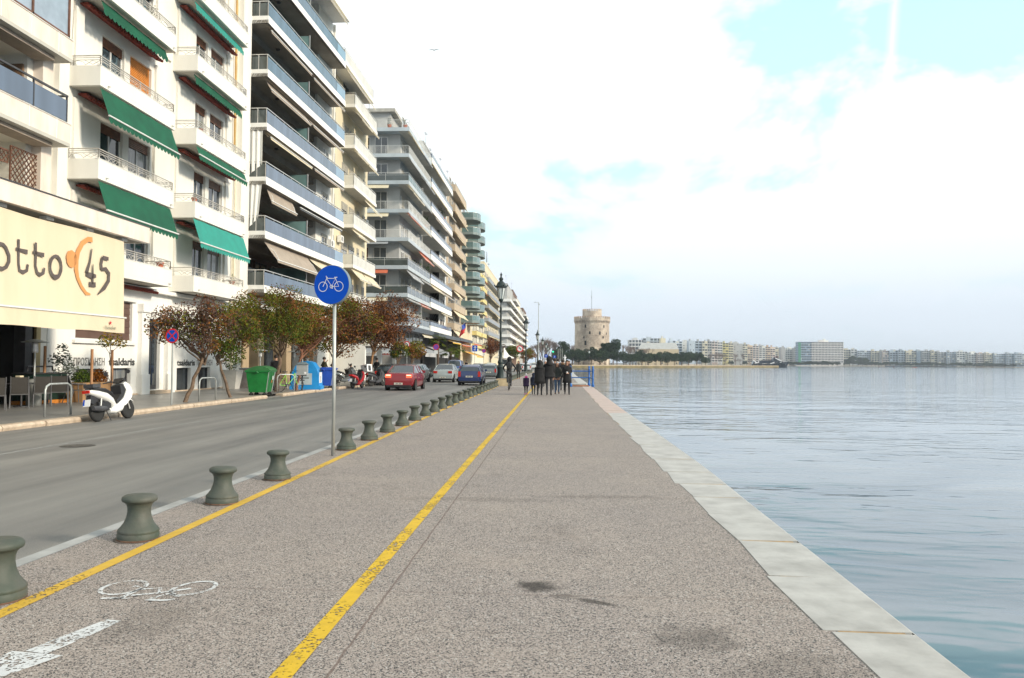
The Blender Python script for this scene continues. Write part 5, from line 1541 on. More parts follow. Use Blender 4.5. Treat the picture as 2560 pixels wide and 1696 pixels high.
tag(MB().box(-.42, .42, -.5, .5, 0, .42, mat('yellow_stone_block', (0.52, 0.42, 0.27), .7, .2, 3, bump=.3)).box(-.36, .36, -.44, .44, .42, .47, M_stone).build('stone_block', loc=(-3.4, 51.2, 0)), 'low yellow stone block at the foot of the first lamp post', 'stone block')
# tall thin mast behind the third lamp
t = thing('camera_mast', 'tall thin pale mast with a small arm at its top', 'mast', (-4.6, 215, 0))
MB().tube([(0, 0, 0), (0, 0, 18)], [.14, .08], 8, M_galv).build('pole', t)
MB().tube([(0, 0, 17.7), (-.9, 0, 18.0)], .05, 5, M_galv).tube([(-.9, 0, 18), (-1.15, 0, 17.9)], .12, 6, M_galv).tube([(0, 0, 17.3), (.25, 0, 17.4)], .15, 6, M_galv).build('arm', t)

# ---- blue railing at the landing steps
M_brail = mat('bright_blue_paint', (0.02, 0.14, 0.46), .45, .2, 5, bump=.2)
t = thing('blue_railing', 'blue iron railing with round topped posts at the quay steps', 'railing', (1.0, 50.7, 0))
pr = [(.001, 0), (.10, 0), (.10, .12), (.06, .2), (.055, .5), (.075, .53), (.055, .56), (.055, 1.05), (.08, 1.1), (.08, 1.14), (.04, 1.18), (.07, 1.25), (.04, 1.32), (.001, 1.34)]
po = []
for (x, y) in ((0, 0), (1.27, 2.2), (1.42, .05), (0.0, 2.2)):
    MB().lathe(pr, (x, y, 0), 12, M_brail, cap=False).build('post', t, smooth=True)
for z in (.55, .98):
    for (a, b) in (((0, 2.2), (1.27, 2.2)), ((1.27, 2.2), (1.42, .05)), ((0, 0), (0, 2.2))):
        MB().tube([(*a, z), (*b, z)], .035, 8, M_brail).build('rail', t)
struct('landing_step', MB().box(.95, 2.2, 51.3, 52.6, .0, .06, mat('rusty_threshold', (0.35, 0.14, 0.06), .8, .3, 6)).box(-.2, 2.1, 53.4, 55.5, 0.0, .12, M_cop))

# ---- dumpsters and recycling bins
M_dgr = mat('dumpster_green', (0.01, 0.17, 0.035), .4, .25, 3, detail=6); M_dgr2 = mat('dumpster_lid_green', (0.035, 0.16, 0.05), .45, .2, 3); M_dbl = mat('bin_royal_blue', (0.025, 0.085, 0.45), .4, .2, 3, detail=5); M_rub = mat('black_rubber', (0.02, 0.02, 0.02), .8)
M_lbl = mat('recycling_light_blue', (0.02, 0.27, 0.66), .4, .12, 2)


def dumpster(label, loc, rz, m, ml, L_=1.37, W_=.95, curved=True):
    t = thing('wheeled_dumpster', label, 'dumpster', loc, rz)
    b = MB(); h0, h1 = .22, 1.12
    lo = [(-L_ * .43, -W_ * .36), (L_ * .43, -W_ * .36), (L_ * .43, W_ * .38), (-L_ * .43, W_ * .38)]
    hi = [(-L_ / 2, -W_ / 2), (L_ / 2, -W_ / 2), (L_ / 2, W_ / 2), (-L_ / 2, W_ / 2)]
    b.add([(x, y, h0) for x, y in lo] + [(x, y, h1) for x, y in hi], [(3, 2, 1, 0), (0, 1, 5, 4), (1, 2, 6, 5), (2, 3, 7, 6), (3, 0, 4, 7)], m)
    for xx in (-.3, -.0, .3):
        b.add([(xx * L_ - .05, -W_ * .36 - .02, h0 + .03), (xx * L_ + .05, -W_ * .36 - .02, h0 + .03), (xx * L_ + .05, -W_ / 2 - .02, h1), (xx * L_ - .05, -W_ / 2 - .02, h1)], [(0, 1, 2, 3)], m)
    b.box(-L_ / 2 - .04, L_ / 2 + .04, -W_ / 2 - .04, W_ / 2 + .04, h1 - .03, h1 + .04, m)
    b.build('container', t)
    l = MB(); n = 8
    pts = [(-W_ / 2 - .03 + (W_ + .06) * i / n, h1 + .045 + (.2 if curved else .08) * math.sin(PI * min(1, .12 + i / n * .88))) for i in range(n + 1)]
    l.prism(pts + [(W_ / 2 + .03, h1 + .04), (-W_ / 2 - .03, h1 + .04)], -L_ / 2 - .02, L_ / 2 + .02, 'x', ml)
    l.tube([(-L_ / 2, -W_ / 2 - .06, h1 + .05), (L_ / 2, -W_ / 2 - .06, h1 + .05)], .03, 6, ml)
    l.build('lid', t)
    for (x, y) in ((-L_ * .36, -W_ * .3), (L_ * .36, -W_ * .3), (L_ * .36, W_ * .3), (-L_ * .36, W_ * .3)):
        MB().lathe([(.001, -.03), (.1, -.03), (.1, .03), (.001, .03)], (x, y, .1), 14, M_rub, 'x', cap=False).box(x - .05, x + .05, y - .04, y + .04, .13, .24, M_dkmet).build('wheel', t)
    for sx in (-1, 1):
        MB().tube([(sx * (L_ / 2 + .03), -.05, h1 - .05), (sx * (L_ / 2 + .09), 0, h1 - .02), (sx * (L_ / 2 + .03), .05, h1 - .05)], .035, 6, m).build('lifting_pin', t)
        MB().tube([(sx * L_ * .47, -W_ / 2 - .012, h1), (sx * L_ * .41, -W_ * .38, h0)], .018, 5, M_galv).build('corner_rod', t)
    return t


dt = dumpster('battered green wheeled dumpster with a domed lid at the kerb', (-12.95, 34.1, -.06), R(98), M_dgr, M_dgr2)
MB().quad((.1, -.482, .75), (.24, -.487, .75), (.24, -.5, .92), (.1, -.495, .92), M_swh).quad((-.1, -.478, .62), (.02, -.482, .62), (.02, -.49, .74), (-.1, -.486, .74), mat('orange_sticker', (.6, .12, .03))).build('sticker', dt)
dumpster('royal blue recycling dumpster with a flat lid behind the sign pole', (-12.95, 43.9, -.06), R(98), M_dbl, M_dbl, 1.37, 1.05, False)
t = thing('recycling_bin', 'light blue glass recycling bell with white notices, behind the grey meter box', 'recycling bin', (-13.2, 41.4, .03), R(8))
b = MB(); W_ = .8
prf = [(-.8, 0), (.8, 0), (.8, .18), (.72, .2), (.7, .75), (.58, 1.1), (.35, 1.42), (.1, 1.5), (-.2, 1.48), (-.5, 1.25), (-.7, .85), (-.74, .2), (-.8, .18)]
b.prism([(x, z) for x, z in prf], -.62, .62, 'y', M_lbl); b.build('body', t)
MB().tube([(0, 0, 1.48), (0, 0, 1.62)], .05, 6, M_galv).tube([(-.1, 0, 1.62), (.1, 0, 1.62)], .03, 5, M_galv).build('lifting_ring', t)
MB().lathe([(.001, 0), (.13, 0), (.13, .01), (.001, .01)], (.66, .15, 1.0), 14, M_dark, 'x', cap=False).build('hole', t)
p_ = MB().box(-.5, .35, -.64, -.622, .25, .85, mat('notice_grey', (0.42, 0.50, 0.55), .6))
for i, w in enumerate((.5, .62, .4)): p_.box(-.42, -.42 + w, -.645, -.641, .7 - i * .12, .745 - i * .12, M_let)
p_.build('notice_panel', t)
p_ = MB().box(.705, .715, -.5, .4, .3, .9, M_swh).box(.716, .72, -.2, -.12, .38, .7, mat('bottle_green_print', (.1, .12, .02))); p_.build('notice_panel', t)
t = thing('meter_box', 'grey metal box with a peaked lid on a post before the light blue bin', 'utility box', (-12.75, 39.2, .03), R(10))
MB().tube([(0, 0, 0), (0, 0, .8)], .04, 8, M_dkmet).build('post', t)
b = MB().box(-.26, .26, -.2, .2, .78, 1.32, mat('grey_box_metal', (0.33, 0.35, 0.36), .5, .1, 3)); b.add([(-.31, -.25, 1.32), (.31, -.25, 1.32), (.31, .25, 1.32), (-.31, .25, 1.32), (-.15, 0, 1.45), (.15, 0, 1.45)], [(0, 1, 5, 4), (1, 2, 5), (2, 3, 4, 5), (3, 0, 4), (3, 2, 1, 0)], M_sgrey); b.tube([(0, 0, 1.42), (0, 0, 1.6)], .02, 5, M_galv); b.box(.12, .22, -.205, -.201, .85, .95, M_swh); b.build('box', t)

# planters etc
M_pl = mat('pale_planter', (0.50, 0.49, 0.46), .7, .1, 3)
t = thing('square_planter', 'tall tapered pale planter by the corner of the white shop wall', 'planter', (-16.9, 40.4, .03))
MB().add([(-.3, -.3, 0), (.3, -.3, 0), (.3, .3, 0), (-.3, .3, 0), (-.45, -.45, 1.0), (.45, -.45, 1.0), (.45, .45, 1.0), (-.45, .45, 1.0)], [(3, 2, 1, 0), (4, 5, 6, 7), (0, 1, 5, 4), (1, 2, 6, 5), (2, 3, 7, 6), (3, 0, 4, 7)], M_pl).build('pot', t)
cb = MB(); leaf_cloud(cb, [((0, 0, 1.4), .5), ((.1, 0, 2.0), .4)], 300, .12, [L_pu, L_gr], [3, 1], random.Random(2)); cb.build('foliage', t)
tag(MB().box(-.9, .9, -.5, .5, 0, 1.05, mat('granite_cabinet', (0.30, 0.26, 0.24), .7, .2, 4)).box(.1, .45, -.505, -.501, .45, .95, mat('pale_blue_poster', (.25, .5, .62), .7)).box(-.92, .92, -.52, .52, 1.05, 1.1, M_greyw).build('utility_cabinet', loc=(-16.3, 42.6, .03)), 'grey brown street cabinet with a pale blue poster behind the green dumpster', 'cabinet')
t = thing('wooden_planter', 'long tan planter box with a dark green and an orange shrub behind the cafe chairs', 'planter', (-16.95, 27.85, .03))
MB().box(-.45, .45, -1.1, 1.1, 0, .62, mat('tan_planter_panel', (0.36, 0.21, 0.10), .7, .15, 3)).box(-.48, .48, -1.13, 1.13, .62, .68, mat('tan_planter_panel', (0, 0, 0))).build('box', t)
for (y, mm, w2) in ((-.45, [L_gr, L_pi], [1, 1]), (.55, [leafm('rusty_orange_leaves', (.28, .10, .015)), L_br], [2, 1])):
    cb = MB(); leaf_cloud(cb, [((0, y, .85), .36), ((0, y + .15, .95), .27), ((.1, y - .15, .8), .33)], 1500, .07, mm, w2, random.Random(4)); cb.build('shrub', t)
t = thing('potted_shrub', 'tall wispy grey leaved shrub in a pot left of the shop lettering', 'shrub', (-17.35, 26.75, .03))
MB().lathe([(.2, 0), (.28, .5), (.25, .5)], (0, 0, 0), 12, M_pl).build('pot', t)
cb = MB(); leaf_cloud(cb, [((0, -.2, 1.5), .28), ((.1, 0, 1.9), .22), ((0, .3, 1.5), .3), ((.05, .45, 1.15), .3), ((0, .1, 1.0), .3)], 420, .11, [leafm('grey_green_leaves', (.12, .14, .11))], [1], random.Random(4)); cb.build('foliage', t)
tag(MB().box(-.35, .35, -.9, .9, .12, 1.0, mat('dark_green_counter', (0.006, 0.025, 0.017), .5)).box(-.4, .4, -.95, .95, 0, .12, M_shor).box(-.38, .38, -.95, .95, 1.0, 1.04, M_let).tube([(0, -.7, 1.1), (0, -.7, 1.25), (0, .6, 1.25), (0, .6, 1.1)], .03, 6, M_dkmet).build('serving_counter', loc=(-17.45, 25.9, .03)), 'dark green serving counter with a black rail behind the cafe chairs', 'counter')


# cafe chairs
def chair_proto():
    t = thing('cafe_chair', 'x', 'chair', group='grey mesh cafe chairs under the awning')
    m = mat('chair_grey_mesh', (0.055, 0.05, 0.045), .7, .1, 5); f = mat('chair_frame_grey', (0.12, 0.12, 0.125), .4)
    MB().box(-.22, .22, -.2, .24, .43, .45, m).build('seat', t)
    MB().add([(-.21, .22, .46), (.21, .22, .46), (.21, .36, .95), (-.21, .36, .95), (-.21, .235, .46), (.21, .235, .46), (.21, .375, .95), (-.21, .375, .95)], [(0, 1, 2, 3), (7, 6, 5, 4), (0, 4, 5, 1), (1, 5, 6, 2), (2, 6, 7, 3), (3, 7, 4, 0)], m).build('backrest', t)
    for sx in (-1, 1):
        MB().tube([(sx * .24, .2, .45), (sx * .25, .32, 0)], .016, 6, f).build('leg', t)
        MB().tube([(sx * .24, -.2, .64), (sx * .25, -.24, 0)], .016, 6, f).build('leg', t)
        MB().tube([(sx * .23, .2, .42), (sx * .23, .38, .97)], .016, 6, f).build('back_post', t)
        MB().tube([(sx * .24, -.22, .65), (sx * .24, .28, .67)], .018, 6, f).build('armrest', t)
    MB().tube([(-.24, .24, .42), (.24, .24, .42)], .014, 6, f).build('stretcher', t)
    return t


ch = chair_proto()
# back of the chairs towards the street: local +y is the back
cl = [(-16.4, 22.3, 'grey cafe chair leftmost in the photo, cut by the edge', -140), (-16.4, 23.35, 'grey cafe chair with a cream box showing above its back', -146), (-16.35, 24.35, 'grey cafe chair in front of the patio heater', -145), (-16.3, 25.15, 'grey cafe chair just left of the hoop rack, half behind it', -150), (-16.5, 26.35, 'grey cafe chair turned sideways beside the tan planter', 150), (-17.2, 22.9, 'grey cafe chair in the dark behind the front row', 100)]
for i, (x, y, lb, a) in enumerate(cl):
    placed(ch if i == 0 else copy_tree(ch), (x, y, .03), R(a), lb)
for i, (x, y, lb) in enumerate(((-16.8, 24.0, 'cafe table with a cream box on it behind the second chair'), (-17.0, 25.6, 'dark cafe table behind the chairs near the patio heater'))):
    t = thing('cafe_table', lb, 'table', (x, y, .03), group='cafe tables under the awning')
    MB().box(-.35, .35, -.35, .35, .71, .74, M_dkmet).build('table_top', t); MB().tube([(0, 0, 0), (0, 0, .71)], .03, 8, M_dkmet).build('leg', t); MB().lathe([(.001, 0), (.22, 0), (.22, .02), (.001, .03)], (0, 0, 0), 14, M_dkmet, cap=False).build('base', t)
tag(MB().box(-.11, .11, -.13, .13, 0, .1, M_pl).box(-.07, .07, -.09, .09, .1, .24, mat('cream_box', (.68, .6, .42))).build('napkin_box', loc=(-16.8, 23.9, .77)), 'cream napkin box on the cafe table behind the second chair', 'box')
def heater(label, loc):
    t = thing('patio_heater', label, 'patio heater', loc)
    MB().lathe([(.001, 0), (.23, 0), (.23, .75), (.26, .78), (.1, .86), (.001, .86)], (0, 0, 0), 16, M_galv, cap=False).build('tank_cover', t, smooth=True)
    MB().tube([(0, 0, .8), (0, 0, 1.75)], .03, 8, M_galv).build('post', t)
    MB().lathe([(.08, 1.7), (.1, 1.75), (.09, 2.0), (.07, 2.05)], (0, 0, 0), 12, M_alu).build('burner', t)
    MB().lathe([(.05, 2.15), (.4, 2.06), (.41, 2.05), (.38, 2.04), (.05, 2.12)], (0, 0, 0), 18, M_galv).build('reflector', t)
    return t
heater('steel patio heater under the right end of the cream awning', (-16.9, 24.75, .03))
heater('patio heater between the stone piers behind the man in black', (-16.6, 43.6, .03))
heater('patio heater under the half bare tree before the second stone pier', (-16.6, 49.3, .03))

# kiosk
t = thing('white_kiosk', 'white kiosk with a steep pointed roof beyond the lamp post', 'kiosk', (-12.0, 185, .03))
MB().box(-1.3, 1.3, -1.3, 1.3, 0, 2.5, M_white2).build('walls', t)
MB().lathe([(2.3, 2.4), (2.3, 2.6), (1.2, 3.1), (.3, 4.3), (.001, 5.2)], (0, 0, 0), 4, M_white2, cap=True).build('roof', t)
MB().box(-.8, .8, -1.33, -1.301, 1.0, 2.1, M_glass).build('window', t)

# flag
t = thing('flag', 'red white and blue flag on a slanting pole over the street', 'flag', (-16.9, 131, 6.2))
MB().tube([(-.2, 0, 0), (1.9, -.6, 1.9)], .03, 5, M_whmet).build('pole', t)
f = MB(); cl_ = [mat('flag_blue', (.03, .08, .45)), mat('flag_red', (.6, .02, .02)), M_swh]
for i in range(6):
    for j in range(6):
        P = lambda a, b: (1.9 - a * .9 + .12 * math.sin(b * 5), -.6 + a * .25 + .15 * math.sin(a * 6 + b * 3), 1.85 - a * .75 - b * 1.7)
        a, b = i / 6, j / 6
        f.quad(P(a, b), P(a + 1 / 6, b), P(a + 1 / 6, b + 1 / 6), P(a, b + 1 / 6), cl_[1] if j >= 3 or (i >= 4 and j > 1) else cl_[0] if i < 4 else cl_[2])
f.build('cloth', t)
# ================================================================ VEHICLES
M_carglass = mat('car_glass', (0.03, 0.045, 0.055), 0.05, .2, 2, spec=1.0)
M_tyre = mat('tyre_rubber', (0.022, 0.022, 0.022), .8); M_rim = mat('wheel_rim', (0.36, 0.36, 0.36), .35, metal=.6)
M_tail = mat('tail_lamp_red', (0.5, 0.02, 0.01), .25, .1); M_tailon = mat('lit_tail_lamp', (1.0, 0.10, 0.04), .25, .1, emit=1.4)
M_plate = mat('licence_plate', (0.62, 0.60, 0.52), .5, .05)


def paint(name, c): return mat(name, c, .25, .06, 2, metal=.25, coat=.6, spec=.6)


def car(label, loc, kind, pm, rz=0.0, lit=False, bumper=None, roof_sign=False, W=1.72, plates=True):
    """rear of the car at y=0, front towards +y"""
    P = dict(
        sedan=[(0, .32, .80, .80, .86), (.08, .28, .95, .96, .90), (.55, .24, 1.0, 1.02, .96), (1.35, .2, .98, 1.40, .99), (1.9, .2, .97, 1.46, 1), (2.6, .2, .96, 1.42, 1), (3.4, .2, .95, .99, .99), (4.15, .24, .78, .82, .93), (4.4, .3, .62, .64, .80)],
        hatch=[(0, .32, .82, .84, .88), (.06, .28, .97, .99, .93), (.28, .24, 1.0, 1.28, .97), (.6, .2, .99, 1.42, .99), (1.3, .2, .97, 1.46, 1), (2.1, .2, .96, 1.42, 1), (2.85, .2, .95, 1.0, .99), (3.5, .24, .80, .84, .92), (3.75, .3, .62, .64, .80)],
        van=[(0, .3, .9, 1.0, .95), (.05, .28, 1.1, 1.15, .97), (.18, .24, 1.12, 1.74, .99), (.5, .22, 1.12, 1.82, 1), (1.5, .22, 1.1, 1.84, 1), (2.4, .22, 1.08, 1.78, 1), (3.1, .22, 1.02, 1.08, .98), (3.8, .26, .85, .9, .93), (4.0, .32, .66, .7, .82)])[kind]
    t = thing('parked_car' if rz or 'parked' in label else 'car', label, 'van' if kind == 'van' else 'car', loc, rz)
    hw = W / 2
    rings = []
    for (y, zb, belt, top, ws) in P:
        w = hw * ws; tw = w * (.72 if top - belt > .2 else .9)
        rings.append([(0, y, zb), (w * .86, y, zb), (w * .97, y, zb + .12), (w, y, (zb + belt) / 2), (w * .965, y, belt), (tw, y, max(top - .035, belt + .005)), (tw * .82, y, top), (0, y, top + .015)])
    body, side, rearg, wind = MB(), MB(), MB(), MB()
    nr = len(P); tops = [p[3] for p in P]; cab = [p[3] - p[2] > .2 for p in P]
    for sgn in (1, -1):
        for i in range(nr - 1):
            for j in range(7):
                q = [rings[i][j], rings[i][j + 1], rings[i + 1][j + 1], rings[i + 1][j]]
                q = [(a * sgn, b, c) for a, b, c in q]
                if sgn > 0: q = q[::-1]
                tgt, m = body, pm
                if j == 4 and (cab[i] or cab[i + 1]):
                    # glass set in the side, painted pillars round it
                    if cab[i] and cab[i + 1]: tgt, m = side, M_carglass
                    elif cab[i] != cab[i + 1]: tgt, m = side, M_carglass
                elif j >= 5 and abs(tops[i] - tops[i + 1]) > .2 and (cab[i] or cab[i + 1]):
                    tgt, m = (rearg if tops[i + 1] > tops[i] else wind), M_carglass
                tgt.quad(*q, m)
        # pillars
        for i in range(1, nr - 1):
            if cab[i] and cab[i - 1] or (cab[i] and i + 1 < nr and cab[i + 1] and kind == 'sedan' and i == 4):
                a, b = rings[i][4], rings[i][5]
                body.tube([(a[0] * sgn, a[1], a[2]), (b[0] * sgn, b[1], b[2])], .03, 4, pm)
        for i in range(nr - 1):
            if cab[i] != cab[i + 1]:
                a, b = (rings[i][5], rings[i + 1][5])
                body.tube([(a[0] * sgn, a[1], a[2]), (b[0] * sgn, b[1], b[2])], .032, 5, pm)
                a, b = (rings[i][5 if cab[i] else 4], rings[i + 1][4 if cab[i] else 5])
    for r, fl in ((rings[0], False), (rings[-1], True)):
        pts = [(x, y, z) for x, y, z in r] + [(-x, y, z) for x, y, z in r[::-1][1:-1]]
        body.add(pts, [tuple(range(len(pts)))], pm)
    L_ = P[-1][0]
    for yy in (.75, L_ - .85):          # dark wheel arches
        for sx in (-1, 1):
            body.lathe([(.001, 0), (.36, 0), (.34, .01)], (sx * (hw * .985) - (.006 if sx < 0 else 0), yy, .33), 18, M_dark, 'x', cap=False)
    body.box(-hw * .8, hw * .8, .2, L_ - .3, .16, .22, M_dark)
    b_ = body.build('body', t, auto=38)
    side.build('side_windows' if False else 'side_window', t); rearg.build('rear_window', t); wind.build('windscreen', t)
    bp = MB().box(-hw * .86, hw * .86, -.06, .10, .32, .56, bumper or pm); bp.box(-hw * .8, hw * .8, -.03, .12, .24, .33, M_dkmet); bp.build('rear_bumper', t)
    for yy in (.75, L_ - .85):
        for sx in (-1, 1):
            w = thing('wheel', None, None, (sx * (hw - .10), yy, .31)); w.parent = t
            MB().lathe([(.18, -.09), (.29, -.095), (.31, -.07), (.31, .07), (.29, .095), (.18, .09)], (0, 0, 0), 22, M_tyre, 'x').build('tyre', w)
            MB().lathe([(.001, .07 * sx), (.06, .085 * sx), (.18, .06 * sx), (.2, .094 * sx)], (0, 0, 0), 16, M_rim, 'x', cap=False).build('rim', w)
    tl = M_tailon if lit else M_tail
    z0 = P[1][2] - .26
    for sx in (-1, 1):
        if kind == 'sedan':
            m_ = MB().box(min(sx * hw * .5, sx * hw * .86), max(sx * hw * .5, sx * hw * .86), -.03, .12, z0 + .04, z0 + .22, tl)
            if lit: m_.box(min(sx * hw * .52, sx * hw * .82), max(sx * hw * .52, sx * hw * .82), -.035, -.03, z0 + .16, z0 + .2, mat('lamp_glow', (1, .7, .55), .3, emit=1.3))
        else:
            m_ = MB().box(min(sx * hw * .7, sx * hw * .9), max(sx * hw * .7, sx * hw * .9), -.03, .14, z0 - .1, z0 + .26, tl)
        m_.build('tail_lamp', t)
        m_ = MB().box(min(sx * hw, sx * (hw + .17)), max(sx * hw, sx * (hw + .17)), L_ * .63, L_ * .63 + .1, P[4][2] + .0, P[4][2] + .14, pm if 'dark' not in pm.name else M_dkmet); m_.build('wing_mirror', t)
    if plates:
        z = .62 if kind != 'sedan' else .40
        MB().box(-.24, .24, -.075, -.062, z - .055, z + .055, M_plate).box(-.15, -.02, -.079, -.076, z - .03, z + .03, M_letg).box(.03, .17, -.079, -.076, z - .03, z + .03, M_letg).build('licence_plate', t)
    if roof_sign:
        MB().box(-.25, .25, 1.8, 1.95, 1.46, 1.6, mat('taxi_sign', (.75, .75, .6))).build('roof_sign', t)
    return t


C_red = paint('car_paint_red', (0.26, 0.012, 0.02)); C_sil = paint('car_paint_silver', (0.38, 0.42, 0.42)); C_nav = paint('car_paint_navy', (0.012, 0.028, 0.11)); C_blk = paint('car_paint_black', (0.02, 0.028, 0.03)); C_wht = paint('car_paint_white', (0.68, 0.70, 0.72)); C_gry = paint('car_paint_grey', (0.16, 0.18, 0.19)); C_blu = paint('car_paint_blue', (0.05, 0.11, 0.30)); C_red2 = paint('car_paint_bright_red', (0.5, 0.02, 0.02))
car('dark red saloon car with lit tail lamps driving away, largest car on the road', (-8.72, 43.6, -.1), 'sedan', C_red, lit=True)
car('silver saloon car with red tail lamps ahead of the dark red car', (-8.85, 61.8, -.1), 'sedan', C_sil, lit=False)
car('navy blue hatchback nearest the bollards, right of the silver saloon', (-5.95, 54.5, -.1), 'hatch', C_nav, bumper=C_nav)
car('black hatchback parked at the kerb, half hidden by the dark red car', (-11.5, 53.2, -.1), 'hatch', C_blk, lit=False)
car('grey parked car showing its roof and side behind the dark red car', (-11.0, 60.5, -.1), 'hatch', C_gry)
car('blue van beside the silver saloon, in front of the palms', (-11.3, 88, -.1), 'van', C_blu)
car('silver saloon farther off, its roof above the navy hatchback', (-9.15, 92, -.1), 'sedan', C_sil)
car('white taxi with a roof sign just beyond the farther silver saloon', (-9.1, 106, -.1), 'sedan', C_wht, roof_sign=True)
car('dark grey car half hidden by the navy hatchback near the bollards', (-6.6, 78, -.1), 'hatch', C_gry)
car('dark car with an orange glowing lamp, standing far off left of the lamp post', (-10.5, 128, -.1), 'hatch', C_blk)
car('white hatchback far down the road right of the lamp post', (-5.1, 140, -.1), 'hatch', C_wht)
car('white taxi behind the second lamp post', (-4.9, 182, -.1), 'sedan', C_wht, roof_sign=True)
car('small red car above the far white hatchback', (-7.6, 190, -.1), 'hatch', C_red2)
car('small red car just right of the second lamp post', (-5.0, 215, -.1), 'hatch', C_red2)
car('small pale grey car far off between the two lamp posts', (-7.4, 165, -.1), 'hatch', C_sil)
car('black estate car with its tailgate raised beside the tree with the tan trunk', (-14.2, 66, -.1), 'hatch', C_blk, rz=R(-70))


def loft(mb, secs, m, n=14):
    """secs: (y, zc, half width, half height up, half height down)"""
    vs = []
    for (y, zc, w, hu, hd) in secs:
        for j in range(n):
            a = 2 * PI * j / n; c, s = math.cos(a), math.sin(a)
            vs.append((w * math.copysign(abs(c) ** .8, c), y, zc + (hu if s > 0 else hd) * math.copysign(abs(s) ** .85, s)))
    fs = [(i * n + j, i * n + (j + 1) % n, (i + 1) * n + (j + 1) % n, (i + 1) * n + j) for i in range(len(secs) - 1) for j in range(n)]
    fs += [tuple(range(n)), tuple((len(secs) - 1) * n + j for j in range(n))[::-1]]
    return mb.add(vs, fs, m)


